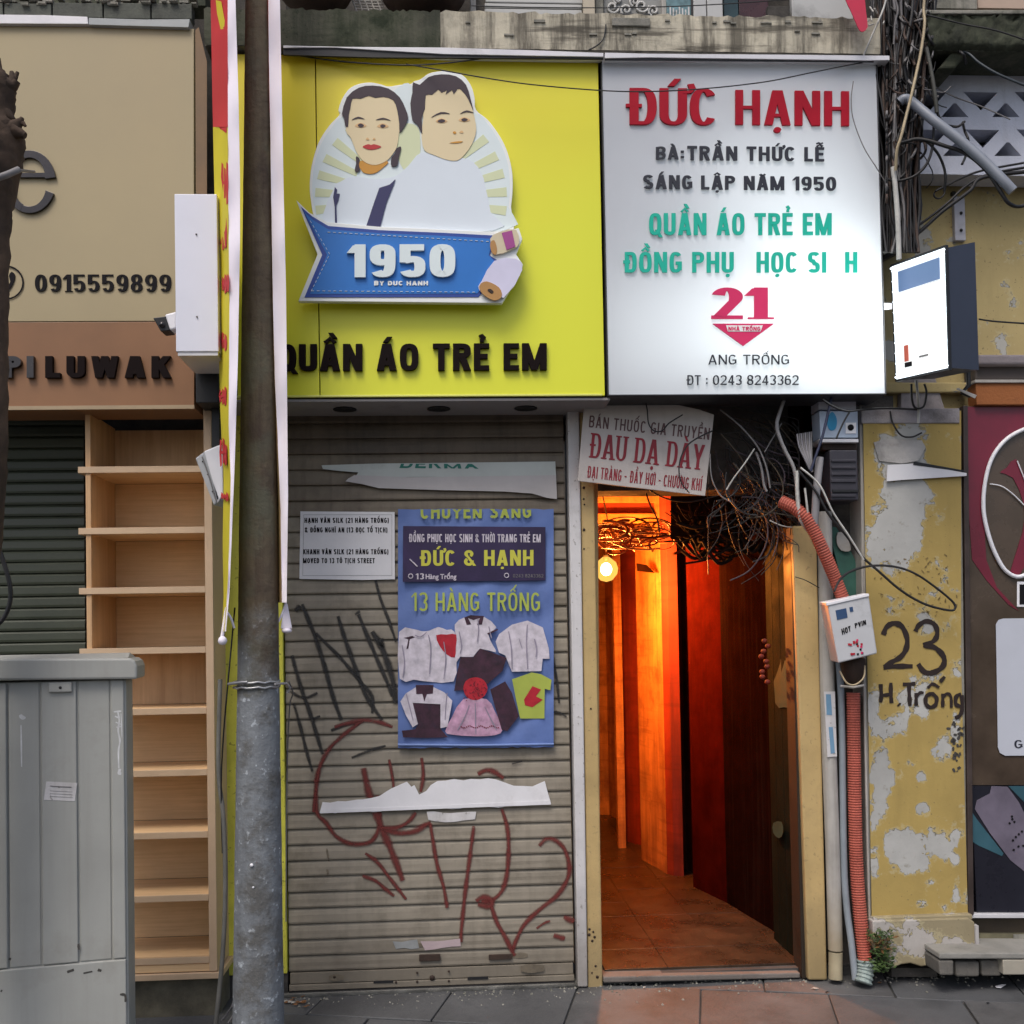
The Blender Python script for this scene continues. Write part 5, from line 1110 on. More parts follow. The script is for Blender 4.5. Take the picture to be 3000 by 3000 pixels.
# print on the narrow face
def bprint(pts, m, nm, fx=.5):
    def yy(px, py):
        l = 620 + py * .022; return -.60 - .20 * (px - l) / max(1, (670 - l))
    w3 = [P(x, y, max(-.80, min(-.60, yy(x, y))) - .014) for x, y in pts]; return MB().prism(w3, (0, .002, 0)).build(nm, m, bn)
bprint([(632, 0), (648, 4), (658, 60), (656, 100), (650, 150), (640, 205), (648, 110), (645, 80), (636, 40)], m_byel, 'emblem_stroke')
bprint([(628, 372), (632, 330), (640, 372), (650, 380), (663, 390), (664, 372)], m_bred, 'wave_edge') ; bprint([(629, 371), (664, 371), (664, 386), (652, 380), (640, 372)], m_bred, 'wave_edge')
for (cx, y0, y1, sd_) in ((660, 470, 600, 1), (655, 625, 735, 3), (662, 790, 870, 0), (655, 950, 1048, 5), (655, 1115, 1205, 2), (656, 1280, 1370, 4), (660, 1440, 1470, 1)):
    rr_ = random.Random(sd_); h_ = (y1 - y0)
    for k in range(3):
        a = y0 + h_ * rr_.random() * .3; c = y1 - h_ * rr_.random() * .3; xo = cx - 11 + k * 7
        bprint([(xo, a), (xo + 5, a + 6), (xo + 4 + rr_.uniform(-2, 3), (a + c) / 2), (xo + 5, c - 4), (xo, c), (xo - 1 + rr_.uniform(-2, 2), (a + c) / 2)], m_bred, 'letter')
    bprint([(cx - 11, (y0 + y1) / 2 - 3), (cx + 6, (y0 + y1) / 2 - 6), (cx + 6, (y0 + y1) / 2 + 2), (cx - 11, (y0 + y1) / 2 + 6)], m_bred, 'letter')
MB().tube(smooth([P(662, 1790, -.74), P(676, 1810, -.74), P(686, 1840, -.73)], 4), .005, 6).build('tie_cord', m_bwhite, bn)
MB().tube(smooth([P(664, 1780, -.75), P(656, 1830, -.75), P(650, 1868, -.75)], 4), .007, 6).build('tie_cord', m_bwhite, bn)
c = P(652, 1878, -.75); MB().lathe([(.0, -.016), (.012, -.012), (.018, 0), (.014, .012), (.006, .018), (0, .018)], c, 12).build('knot', m_bwhite, bn)
bn2 = thing('folded_banner', 'street banner folded along the right side of the pole, wide white back to the street', 'banner', P(815, 1860, -.6))
L2 = [(768, -300), (772, 0), (776, 180), (780, 400), (784, 600), (788, 850), (794, 1100), (798, 1250), (804, 1500), (806, 1760)]
M2 = [(782, -300), (786, 0), (788, 180), (792, 400), (795, 600), (799, 850), (805, 1100), (812, 1250), (822, 1500), (826, 1765)]
R2 = [(818, -300), (820, 0), (826, 300), (832, 600), (838, 850), (841, 1150), (844, 1450), (842, 1600), (840, 1765)]
strip(M2, R2, -.66, -.675, -300, 1765, 'white_back', m_bwhite, bn2, 100)
strip(L2, M2, -.52, -.655, -300, 330, 'red_part', m_bred, bn2, 30); strip(L2, M2, -.52, -.655, 330, 1765, 'faded_part', mat('banner_faded_tan', (.42, .28, .12), .7, .3, 7, dirt=.4, dcol=(.25, .05, .04)), bn2, 70)
MB().tube(smooth([P(838, 1765, -.6), P(826, 1800, -.6), P(815, 1822, -.6)], 4), .005, 6).build('tie_cord', m_bwhite, bn2)
MB().hexa([P(x, y, -.6) for x, y in ((832, 1770), (842, 1768), (856, 1842), (822, 1842))], [P(x, y, -.57) for x, y in ((832, 1770), (842, 1768), (856, 1842), (822, 1842))]).build('tail', m_bwhite, bn2, .004)
c = P(840, 1848, -.59); MB().lathe([(.0, -.010), (.016, -.007), (.021, 0), (.016, .008), (0, .012)], c, 12).build('knot', m_bwhite, bn2)

# ------------------------------------------------------------------ grey cabinet in front left
YC = -1.02
cb_ = thing('electrical_cabinet', 'tall grey steel electrical cabinet with ribbed doors at the left edge', 'cabinet', (X(372, YC, 2400), YC, 0))
cx0, cx1 = X(-160, YC, 2400), X(372, YC, 2400); zl0, zl1 = Z(1990, YC, 200), Z(1931, YC, 200)
MB().box(cx0, cx1, YC + .010, YC + .21, 0, zl0 - .004).build('body', m_cab, cb_, .006)
zmid = Z(2816, YC, 190)
for a, c, dpt in ((-160, 2, 0), (4, 41, 0), (46, 130, .006), (136, 233, 0), (238, 325, .006), (330, 366, 0)):
    q = MB().box(X(a, YC, 2400), X(c, YC, 2400), YC + dpt, YC + .012, zmid + .004, zl0 - .006); q.build('door_panel', m_cab, cb_, .004)
MB().box(cx0, X(366, YC, 2400), YC - .002, YC + .012, .06, zmid).build('lower_panel', m_cab, cb_, .004)
# lid with rounded shoulder
lp = [(-170, 1992), (-170, 1934), (-60, 1928), (378, 1928), (390, 1937), (396, 1952), (396, 1990)]
w3 = [P(x, y, YC - .025) for x, y in lp]
MB().prism(w3, (0, .27, 0)).build('lid', m_cab, cb_, .008)
lt = [(cx0 - .02, YC - .0, 0), (X(395, YC), YC - .0, 0)]
MB().add([(cx0 - .03, YC - .01, zl1 + .001), (X(376, YC), YC - .01, zl1 + .001), (X(370, YC), YC + .11, zl1 + .018), (cx0 - .03, YC + .11, zl1 + .018), (X(376, YC), YC + .23, zl1 + .001), (cx0 - .03, YC + .23, zl1 + .001)], [(0, 1, 2, 3), (3, 2, 4, 5), (1, 4, 2), (0, 3, 5)]).build('lid_crown', m_cab, cb_)
MB().pbox(151, 1997, 216, 2027, YC - .012, .012).build('lock_plate', m_cab, cb_, .004)
c = P(184, 2013, YC - .013); MB().lathe([(0, -.001), (.0045, -.001), (.005, 0)], c, 12, axis='Y').build('keyhole', m_black, cb_)
stk = ppoly([(148, 2284), (233, 2290), (226, 2343), (141, 2337)], YC - .0012, .001, m_white_dirty, cb_, 'sticker')
b = MB()
for y, c in ((2298, 1), (2312, .7), (2320, .7), (2328, .7)):
    b.tube([P(158, y - 1, YC - .0016), P(158 + 62 * (1 if c < 1 else .95), y + 4, YC - .0016)], .0018 if c == 1 else .0007, 4)
b.build('sticker_print', m_grey_cable, cb_)
m_scr = mat('scratched_pale', (.60, .60, .60), .7, .2, 20); m_rust = mat('chip_rust', (.06, .055, .05), .8, .3, 20)
b = MB()
for pts, w_ in (([(346, 2085), (350, 2110), (347, 2140), (352, 2170), (348, 2200), (349, 2250)], 5), ([(335, 2085), (356, 2083)], 5), ([(338, 2098), (352, 2104)], 5), ([(340, 2115), (354, 2122)], 4), ([(342, 2130), (356, 2128)], 4), ([(355, 2090), (358, 2160)], 3)):
    ribbon(b, pts, w_, lambda x, z: YC - .0006 if True else 0)
ribbon(b, [(352, 2252), (350, 2264), (356, 2266)], 9, lambda x, z: YC + .0012 * 0 - .0006)
ribbon(b, [(78, 2090), (84, 2100), (90, 2095)], 10, lambda x, z: YC + .0052); ribbon(b, [(80, 2120), (82, 2240)], 4, lambda x, z: YC + .0052)
b.build('scratches', m_scr, cb_, kind='stuff')
b = MB()
for pts, w_ in (([(205, 2838), (224, 2832)], 8), ([(250, 2844), (275, 2840)], 5), ([(290, 2836), (300, 2840)], 8), ([(352, 2912), (366, 2915), (368, 2935)], 7), ([(236, 2758), (238, 2775)], 6), ([(24, 2880), (28, 2882)], 7), ([(46, 2790), (52, 2792)], 7)):
    ribbon(b, pts, w_, lambda x, z: YC - .0028 if z < zmid else YC - .0008)
b.build('paint_chips', m_rust, cb_, kind='stuff')

cb_.rotation_euler = (0, 0, rad(11))
# ------------------------------------------------------------------ pruned tree trunk at the left edge
m_bark = mat('rough_bark', (.085, .055, .038), .95, .45, 9, dirt=.4, dcol=(.012, .010, .009), streak=.4, bump=1, bscale=30)
tr_ = thing('tree_trunk', 'gnarled dark pruned tree trunk at the left edge, in front of the beige sign', 'tree', (X(-60, -1.3), -1.3, 0))
YT = -1.3
ctr = [(-84, 2900, 52), (-82, 2300, 54), (-76, 1900, 55), (-66, 1700, 56), (-52, 1500, 57), (-42, 1250, 55), (-40, 1000, 54), (-36, 800, 57), (-32, 650, 62), (-26, 560, 68), (-22, 470, 76), (-14, 400, 72), (-20, 340, 58), (-24, 270, 66), (-30, 225, 60), (-38, 205, 44)]
cs = smooth([P(x, y, YT) for x, y, r_ in ctr], 6); rs = smooth([(r_, 0, 0) for *_, r_ in ctr], 6)
b = MB(); seg = 20; vs = []
for j, (c, r_) in enumerate(zip(cs, rs)):
    for i in range(seg):
        a = 2 * math.pi * i / seg; rr_ = r_.x * 3.4 / 3000 * (1 + .07 * math.sin(3 * a + j * .2) + random.uniform(-.07, .07)); vs.append((c.x + rr_ * math.cos(a), c.y + rr_ * math.sin(a), c.z))
b.add(vs, [(j * seg + i, j * seg + (i + 1) % seg, (j + 1) * seg + (i + 1) % seg, (j + 1) * seg + i) for j in range(len(cs) - 1) for i in range(seg)] + [tuple(range((len(cs) - 1) * seg, len(cs) * seg))], 0, True)
b.build('trunk', m_bark, tr_)
for stub in ([(10, 270, 20), (34, 245, 16), (38, 228, 10), (34, 210, 5)], [(36, 240, 12), (46, 226, 8), (52, 211, 4)], [(20, 250, 24), (42, 250, 18), (48, 238, 11)], [(25, 380, 24), (50, 365, 15), (62, 352, 8), (66, 345, 5)], [(40, 385, 20), (62, 392, 16), (74, 398, 9)], [(52, 362, 10), (70, 362, 8), (74, 370, 4)], [(10, 330, 22), (28, 345, 14), (40, 352, 6)], [(-10, 215, 18), (-2, 196, 8), (0, 170, 2)]):
    q = [P(x, y, YT - .02) for x, y, _ in stub]; b = MB(); rad_ = [r_ * 3.4 / 3000 for *_, r_ in stub]
    b.tube(q, .01, 8, rfun=lambda k, i: rad_[i] * random.uniform(.8, 1.25)).build('branch_stub', m_bark, tr_)
sp_ = MB().tube([P(-60, 540, YT - .10), P(20, 512, YT - .09), P(55, 497, YT - .06)], .011, 8).build('strap', m_grey_cable); tag(sp_, 'pale metal strap tied round the trunk in front of the letter e', 'strap')
MB_ = MB().tube([P(55, 499, YT - .06), P(100, 503, YT + .3)], .005, 6).build('strap_wire', m_grey_cable, None); tag(MB_, 'short stay wire from the trunk strap towards the letter e', 'wire')
cable([(-20, 1560, -1.1), (12, 1650, -1.1), (30, 1720, -1.1), (28, 1770, -1.1), (8, 1815, -1.1), (-30, 1850, -1.1)], .008, m_black_rub, 'cable', 'thick black cable loop beside the cabinet in front of the green shutter')
# ------------------------------------------------------------------ building on the right
def m_peel(name, paint, plaster, blobs, thr=.56, hole=0):
    m = bpy.data.materials.new(name); m.use_nodes = True; t = NT(m); bs = t.n['Principled BSDF']; bs.inputs['Roughness'].default_value = .85
    p = t.pos(); n1 = t.noise(p, 5.5, 9, .62); n2 = t.noise(p, 2.2, 8, .6); nf = t.noise(p, 30, 6, .6)
    mask = t.math('ADD', t.math('MULTIPLY', t.math('SUBTRACT', n1, .5), 1.7), t.math('ADD', t.math('MULTIPLY', nf, .30), .30))
    for (px, py, rx, rz, s_) in blobs:
        c = P(px, py, -.15); g = t.new('ShaderNodeNewGeometry'); mp = t.new('ShaderNodeMapping'); mp.vector_type = 'POINT'
        k = 4.55 / 3000; sx, sz = 1 / (rx * k), 1 / (rz * k); mp.inputs['Scale'].default_value = (sx, 0.001, sz); mp.inputs['Location'].default_value = (-c.x * sx, 0, -c.z * sz)
        t.l.new(g.outputs['Position'], mp.inputs['Vector']); ln = t.new('ShaderNodeVectorMath', operation='LENGTH'); t.l.new(mp.outputs[0], ln.inputs[0])
        f = t.ramp(ln.outputs['Value'], .45, 1.5, (1, 1, 1, 1), (0, 0, 0, 1)); mask = t.math('ADD', mask, t.math('MULTIPLY', f, s_))
    k = t.ramp(mask, thr, thr + .012)
    a = t.mix(t.ramp(n2, .3, .7), tuple(c * .80 for c in paint), paint)
    a = t.mix(t.math('MULTIPLY', t.ramp(t.noise(t.pos(12, 12, 1.6), 1, 6), .5, .75), .35), a, tuple(c * .55 for c in paint))
    a = t.mix(t.math('MULTIPLY', t.ramp(t.noise(p, 60, 3), .66, .69), .7), a, (.10, .08, .05))
    a = t.mix(t.math('MULTIPLY', t.ramp(mask, thr - .075, thr - .01), .6), a, (.47, .41, .25))
    bc_ = t.mix(t.ramp(n2, .35, .65), plaster, tuple(c * .72 for c in plaster)); bc_ = t.mix(t.math('MULTIPLY', t.ramp(nf, .6, .7), .5), bc_, (.20, .18, .13))
    edge = t.math('SUBTRACT', t.ramp(mask, thr - .012, thr), k)
    c = t.mix(k, a, bc_); c = t.mix(t.math('MULTIPLY', edge, .5), c, (.22, .19, .11))
    t.l.new(c, bs.inputs['Base Color'])
    b = t.new('ShaderNodeBump'); b.inputs['Strength'].default_value = 1; b.inputs['Distance'].default_value = .006; hh = t.math('ADD', t.math('MULTIPLY', k, -1.0), t.math('MULTIPLY', nf, .35)); t.l.new(hh, b.inputs['Height']); t.l.new(b.outputs[0], bs.inputs['Normal'])
    return m
m_pillar = m_peel('peeling_yellow_paint', (.42, .30, .092), (.46, .455, .43), [(2610, 1580, 110, 150, .34), (2620, 1330, 130, 80, .30), (2640, 1440, 130, 45, .22), (2585, 2290, 45, 150, .27), (2700, 2280, 26, 34, .30), (2640, 2490, 75, 90, .34), (2700, 2370, 32, 35, .26), (2760, 2485, 32, 34, .30), (2800, 2530, 20, 150, .22), (2690, 2650, 60, 22, .28), (2570, 1960, 30, 60, .1), (2620, 2130, 70, 50, .16), (2760, 2200, 60, 60, .15), (2800, 2130, 22, 60, .25), (2560, 2480, 22, 120, .25), (2560, 2100, 25, 80, .2)], .60)
m_ywall = m_peel('old_yellow_limewash', (.44, .345, .155), (.44, .43, .39), [(2760, 640, 45, 120, .1), (2660, 990, 60, 40, .2), (2740, 1180, 90, 30, .15), (2880, 1010, 60, 40, .18)], .66)
rb2 = thing('right_building', 'old yellow limewashed building on the right with a mossy ledge and pierced breeze blocks', 'building', (X(2800), .0, 0))
MB().box(X(2560, .02), 5.0, .02, .4, Z(1200, .02, 2800), Z(470, .02, 2800)).build('wall', m_ywall, rb2)
MB().box(X(2560, .02), 5.0, .15, .4, Z(468, .02, 2800), 7.5).build('wall', m_wall_dark, rb2)
MB().box(X(2420, .1), 5.0, .06, .4, 0, Z(1202, .02, 2800)).build('wall', m_wall_dark, rb2)
MB().pbox(2440, 1160, 2640, 2880, .0, .3).build('side_wall', m_wall_dark, rb2)
# pillar
pl = thing('peeling_pillar', 'yellow pillar with peeling paint, hand-painted with the number 23 and street name', 'pillar', (X(2680, -.15), -.1, 0))
mb = MB(); fr = [(2527, 1205), (2816, 1200), (2822, 2300), (2836, 2690), (2554, 2700), (2545, 2000)]
n_x, n_z = 14, 60; vs = []
for j in range(n_z + 1):
    v = j / n_z; y = 2694 + (1203 - 2694) * v
    xa = 2554 - 26 * v; xb = 2836 - 20 * min(1, v * 2.0)
    for i in range(n_x + 1): vs.append(P(xa + (xb - xa) * i / n_x, y, -.15 + random.uniform(-.0012, .0012)))
mb.add(vs, [(j * (n_x + 1) + i, j * (n_x + 1) + i + 1, (j + 1) * (n_x + 1) + i + 1, (j + 1) * (n_x + 1) + i) for j in range(n_z) for i in range(n_x)], 0, True)
mb.build('painted_face', m_pillar, pl)
leanbox(MB(), 2529, 2814, 1203, 2555, 2834, 2694, -.147, .16).build('core', m_conc, pl)
leanbox(MB(), 2518, 2530, 1203, 2544, 2556, 2700, -.135, .14).build('edge_strip', m_pipe_w, pl, .004)
leanbox(MB(), 2524, 2812, 1196, 2524, 2812, 1240, -.156, .16).build('top_course', mat('lilac_grey_render', (.36, .33, .34), .85, .2, 7, dirt=.5, bump=.7), pl, .004)
m_plinth = m_peel('flaking_plinth', (.30, .25, .15), (.42, .39, .36), [(2720, 2760, 110, 60, .25)], .52)
mb = MB(); q = [(2556, 2698), (2838, 2690), (2856, 2702), (2862, 2772), (2800, 2782), (2752, 2790), (2738, 2826), (2700, 2832), (2668, 2822), (2640, 2826), (2612, 2838), (2600, 2800), (2560, 2780)]
MB().prism([P(x, y, -.20) for x, y in q], (0, .2, 0)).build('plinth', m_plinth, pl, .006)
MB().pbox(2560, 2684, 2850, 2700, -.185, .1).build('plinth_lip', m_plinth, pl, .005)
MB().pbox(2858, 2712, 2868, 2778, -.21, .03).build('white_chip', m_white_dirty, pl)
b = MB()
blot = [([(2583, 1858), (2592, 1838), (2615, 1825), (2640, 1835), (2655, 1870), (2652, 1905), (2635, 1925), (2605, 1945), (2592, 1952)], 13), ([(2592, 1950), (2640, 1948), (2675, 1950)], 11)]
blot = [([(2588, 1860), (2597, 1838), (2618, 1826), (2642, 1835), (2657, 1868), (2655, 1900), (2638, 1925), (2612, 1940), (2590, 1955)], 12), ([(2588, 1955), (2630, 1952), (2674, 1952)], 11),
        ([(2682, 1850), (2692, 1832), (2714, 1820), (2738, 1830), (2746, 1855), (2735, 1878), (2705, 1890)], 11), ([(2705, 1890), (2740, 1898), (2765, 1925), (2762, 1952), (2735, 1970), (2708, 1968), (2690, 1945)], 12),
        ([(2580, 2004), (2582, 2035), (2580, 2058)], 9), ([(2610, 2000), (2610, 2030), (2612, 2060)], 9), ([(2580, 2038), (2612, 2034)], 8), ([(2632, 2062), (2636, 2066)], 10),
        ([(2645, 2005), (2682, 2003)], 8), ([(2663, 2005), (2664, 2040), (2666, 2068)], 9), ([(2684, 2030), (2684, 2068)], 8), ([(2685, 2042), (2695, 2030), (2706, 2030)], 7),
        ([(2728, 2032), (2714, 2040), (2712, 2060), (2724, 2072), (2740, 2066), (2744, 2046), (2734, 2034), (2726, 2032)], 9), ([(2718, 2016), (2732, 2004), (2752, 2014)], 7), ([(2754, 1998), (2768, 1982)], 8),
        ([(2762, 2032), (2762, 2072)], 8), ([(2763, 2042), (2775, 2032), (2786, 2042), (2787, 2074)], 7), ([(2816, 2034), (2802, 2040), (2800, 2062), (2814, 2070)], 9), ([(2818, 2036), (2819, 2076), (2812, 2096), (2798, 2104)], 9)]
mpnt = mat('brown_black_paint', (.022, .012, .010), .6, .2, 20, bump=0)
for i, (pts, w_) in enumerate(blot): ribbon(b, pts, w_ * 1.3, (lambda i: lambda x, z: -.1525 - .0001 * i)(i), taper=.1)
b.build('painted_number', mpnt, pl)
b = MB()
for k in range(26): 
    px, py = random.gauss(2800, 10), random.uniform(2110, 2260); ribbon(b, [(px, py), (px + random.uniform(-8, 8), py + random.uniform(3, 12))], random.uniform(5, 13), lambda x, z: -.1526)
b.build('black_mould', m_rust, pl, kind='stuff')
b = MB()
for k in range(60):
    px, py = random.uniform(2560, 2815), random.uniform(1620, 1800); ribbon(b, [(px, py), (px + random.uniform(-9, 9), py + random.uniform(-4, 12))], random.uniform(2, 4), lambda x, z: -.1524)
b.build('scratches', mat('ochre_scratch', (.20, .14, .05), .8, .3, 20), pl, kind='stuff')
pc = thing('paper_scrap', 'pale torn paper strip across the upper part of the yellow pillar', 'paper scrap', P(2700, 1400, -.16))
ppoly([(2560, 1296), (2600, 1285), (2700, 1290), (2712, 1310), (2690, 1350), (2640, 1358), (2575, 1350)], -.158, .003, mat('grey_paper', (.42, .40, .38), .85, .15, 9, dirt=.5, bump=.7), pc, 'sheet', sm=1)
MB().prism([P(x, y, -.17) for x, y in ((2680, 1352), (2825, 1378), (2825, 1382), (2675, 1362))], (0, .01, 0)).build('dark_edge', m_black, pc)
MB().prism([P(x, y, -.168) for x, y in ((2600, 1362), (2680, 1358), (2832, 1386), (2832, 1394), (2640, 1406), (2598, 1410))], (0, .006, 0)).build('loose_strip', m_paper, pc)
# breeze block screen
m_brz = mat('white_breeze_block', (.54, .56, .64), .8, .10, 5, dirt=.25, dcol=(.28, .28, .30), streak=.25, bump=.5)
bk = thing('breeze_block_screen', 'white pierced wall of triangular openings at the upper right', 'screen wall', P(2830, 480, -.12))
cu = bpy.data.curves.new('screen', 'CURVE'); cu.dimensions = '2D'; cu.fill_mode = 'BOTH'; cu.extrude = 0.06
def spl(q):
    sp_ = cu.splines.new('POLY'); sp_.points.add(len(q) - 1)
    for i_, (x_, y_) in enumerate(q):
        p_3 = P(x_, y_, -.12); sp_.points[i_].co = (p_3.x, p_3.z, 0, 1)
    sp_.use_cyclic_u = True
spl([(2672, 152), (3250, 152), (3250, 520), (2640, 508), (2640, 340)])
for y0, y1, off in ((269, 343, 0), (379, 457, 6)):
    for k in range(-1, 3):
        cx = 2872 + off + 150 * k
        if cx > 2700: spl([(cx - 50, y0), (cx + 50, y0 + 2), (cx + 2, y0 + 55)])
        cx -= 75
        if cx > 2690: spl([(cx - 40, y1), (cx + 40, y1), (cx + 4, y1 - 40), (cx - 4, y1 - 40)])
ob = bpy.data.objects.new('screen', cu); COL.objects.link(ob)
me = bpy.data.meshes.new_from_object(ob.evaluated_get(bpy.context.evaluated_depsgraph_get())); bpy.data.objects.remove(ob)
MB().add([(v.co.x, -.06 - v.co.z, v.co.y) for v in me.vertices], [tuple(p.vertices) for p in me.polygons]).build('pierced_panel', m_brz, bk); bpy.data.meshes.remove(me)
MB().pbox(2640, 260, 3250, 470, .06, .05).build('backing', m_wall_dark, bk)

# mossy ledge
mosl = thing('mossy_ledge', 'dark moss-covered concrete ledge above the breeze blocks', 'ledge', P(2880, 150, -.3))
xa, xb, za, zb2 = rect(2712, 52, 3260, 150, -.32)
rough_face(xa, xb, za, zb2, -.332, .018, 60, 9, .012).build('moss_face', mat('black_moss', (.055, .06, .04), .98, .5, 9, dirt=.6, dcol=(.008, .012, .006), bump=1, bscale=35, spots=.3), mosl)
MB().box(xa, xb, -.315, .02, za, zb2 - .01).build('slab', m_conc_moss, mosl)
leanbox(MB(), 2712, 3260, 28, 2712, 3260, 40, -.35, .30).build('top_slab', m_conc, mosl, .004); leanbox(MB(), 2790, 2835, 150, 2750, 2800, 200, -.30, .2).build('broken_corner', m_conc_moss, mosl, .01)
MB().pbox(2860, -300, 3260, 26, -.06, .05).build('upper_wall', mat('salmon_wall', (.44, .33, .26), .8, .1, 5, dirt=.3), rb2)
MB().pbox(2690, -300, 2858, 24, -.10, .05).build('upper_wall', m_conc, rb2)
# moisture pipe / horizontal ledge
leanbox(MB(), 2866, 3260, 1038, 2866, 3260, 1068, -.13, .15).build('string_course', mat('mauve_grey_render', (.24, .21, .22), .8, .15, 6, dirt=.4, bump=.5), rb2, .01)
leanbox(MB(), 2858, 3260, 1069, 2858, 3260, 1112, -.09, .11).build('string_course', mat('dark_mauve', (.09, .075, .07), .8, .2, 6, dirt=.5), rb2, .006)
leanbox(MB(), 2540, 2836, 1120, 2540, 2836, 1150, -.03, .06).build('string_course', m_ywall, rb2, .006)
leanbox(MB(), 2640, 2735, 1085, 2640, 2770, 1202, -.02, .06).build('patch_block', mat('lilac_grey_render2', (.30, .27, .27), .85, .2, 9, dirt=.5), rb2, .006)
MB().pbox(2790, 560, 2800, 570, .0, .02).build('bracket', m_black, rb2)
MB().pbox(2797, 575, 2828, 704, -.005, .03).build('cable_channel', mat('lilac_channel', (.42, .42, .47), .6, .1, 9, dirt=.3), rb2, .002)
for y in (624, 674):
    c = P(2816, y, -.008); MB().lathe([(.008, 0), (.006, -.004), (0, -.004)], c, 10, axis='Y').build('screw', m_black, rb2)
# dark cut niche between cables and pillar, teal cloth
tl = ppoly([(2432, 1560), (2450, 1545), (2480, 1600), (2505, 1640), (2512, 1735), (2478, 1750), (2455, 1660)], -.06, .01, m_teal, None, 'cloth', sm=2); tag(tl, 'dark green cloth stuffed behind the red corrugated pipe', 'cloth')
tl2 = ppoly([(2455, 1560), (2475, 1565), (2492, 1600), (2488, 1615), (2465, 1612), (2452, 1590)], -.075, .01, m_pipe_w, None, 'rag', sm=2); tag(tl2, 'pale grey rag above the dark green cloth', 'rag')

# ------------------------------------------------------------------ light-box sign projecting on the right
lb = thing('projecting_lightbox', 'glowing white box sign with a blue strip, projecting from the wall beside the white sign', 'light box', P(2740, 1100, -.3))
Yn, Yf_ = -.62, -.30
A1, B1, C1, D1 = P(2618, 782, Yf_), P(2774, 726, Yn), P(2784, 1078, Yn), P(2632, 1112, Yf_)
A2, B2, C2, D2 = P(2720, 770, Yf_), P(2856, 709, Yn), P(2868, 1084, Yn), P(2735, 1110, Yf_)
m_lbx = mat('navy_box_metal', (.018, .024, .045), .35, .15, 4, spec=.5, bump=0)
MB().add([A1, B1, C1, D1, A2, B2, C2, D2], [(4, 5, 6, 7), (0, 1, 5, 4), (1, 2, 6, 5), (2, 3, 7, 6), (3, 0, 4, 7)]).build('box', m_lbx, lb)
def em(name, c, s_):
    m = bpy.data.materials.new(name); m.use_nodes = True; b_ = m.node_tree.nodes['Principled BSDF']; b_.inputs['Base Color'].default_value = (*c, 1); b_.inputs['Emission Color'].default_value = (*c, 1); b_.inputs['Emission Strength'].default_value = s_; b_.inputs['Roughness'].default_value = .4; return m
def qf(u, v, off=0.0):
    a = A1.lerp(B1, u); d = D1.lerp(C1, u); n_ = (B1 - A1).cross(D1 - A1).normalized()
    if n_.x > 0: n_ = -n_
    return a.lerp(d, v) + n_ * off
def face(u0, v0, u1, v1, off, m, nm, th=.002):
    f = [qf(u0, v1, off), qf(u1, v1, off), qf(u1, v0, off), qf(u0, v0, off)]; bk_ = [qf(u0, v1, off - th), qf(u1, v1, off - th), qf(u1, v0, off - th), qf(u0, v0, off - th)]
    return MB().hexa(f, bk_).build(nm, m, lb)
face(0, 0, 1, 1, .002, em('lit_box_face', (.80, .82, .80), .55), 'lit_face')
m_jbp = mat('faint_lilac_print', (.5, .48, .6), .5, .1, 9)
fr_ = em('lit_tube', (.86, .95, 1.0), 1.3)
for a in ((.0, 0, 1, .035), (0, .965, 1, 1), (0, .036, .05, .964), (.95, .036, 1, .964)): face(*a, .010, fr_, 'lit_tube_frame', .007)
face(.10, .06, .88, .24, .006, em('lit_blue_strip', (.10, .17, .32), .35), 'blue_strip'); face(.16, .72, .24, .86, .006, em('lit_red_mark', (.35, .06, .03), .4), 'red_mark'); face(.16, .87, .30, .91, .006, m_ink, 'dark_mark'); face(.45, .84, .62, .855, .006, m_grey_cable, 'dark_mark')
b = MB()                                         # bead of LED lamps round the face, rubber edge and faint print
for k in range(44):
    u, v = ((k % 11) / 10, .018 if k < 11 else .982) if k < 22 else (.025 if k < 33 else .975, ((k % 11) + .5) / 11); b.lathe([(0, -.006), (.006, 0), (0, .006)], qf(u, v, .014), 6)
b.build('led_beads', fr_, lb, kind='stuff')
for a in ((-.02, -.02, 1.02, 0), (-.02, 1.0, 1.02, 1.02), (-.02, 0, 0, 1), (1.0, 0, 1.02, 1)): face(*a, .012, m_black, 'rubber_edge', .014)
MB().hexa([P(2580, 888, -.3), P(2614, 888, -.3), P(2614, 906, -.3), P(2580, 908, -.3)], [P(2580, 888, -.27), P(2614, 888, -.27), P(2614, 906, -.27), P(2580, 908, -.27)]).build('arm', m_white, lb)
MB().tube([P(2836, 1085, -.4), P(2838, 1130, -.4), P(2818, 1150, -.4), P(2842, 1160, -.4)], .010, 8).build('lower_bracket', m_black, lb)
MB().hexa([P(x, y, -.42) for x, y in ((2800, 1140), (2806, 1136), (2862, 1158), (2856, 1168))], [P(x, y, -.36) for x, y in ((2800, 1140), (2806, 1136), (2862, 1158), (2856, 1168))]).build('bracket_plate', m_pipe_w, lb, .002)
lp_ = bpy.data.lights.new('lightbox_light', 'AREA'); lp_.shape = 'RECTANGLE'; lp_.size = .30; lp_.size_y = .42; lp_.energy = 3.0; lp_.color = (.9, .97, 1)
lpo = bpy.data.objects.new('lightbox_light', lp_); COL.objects.link(lpo); lpo.parent = lb; nn = (qf(.5, .5, 1) - qf(.5, .5)).normalized(); lpo.location = qf(.5, .5, .02) - lb.location; lpo.rotation_euler = (-nn).to_track_quat('Z', 'Y').to_euler() if False else nn.to_track_quat('-Z', 'Y').to_euler()

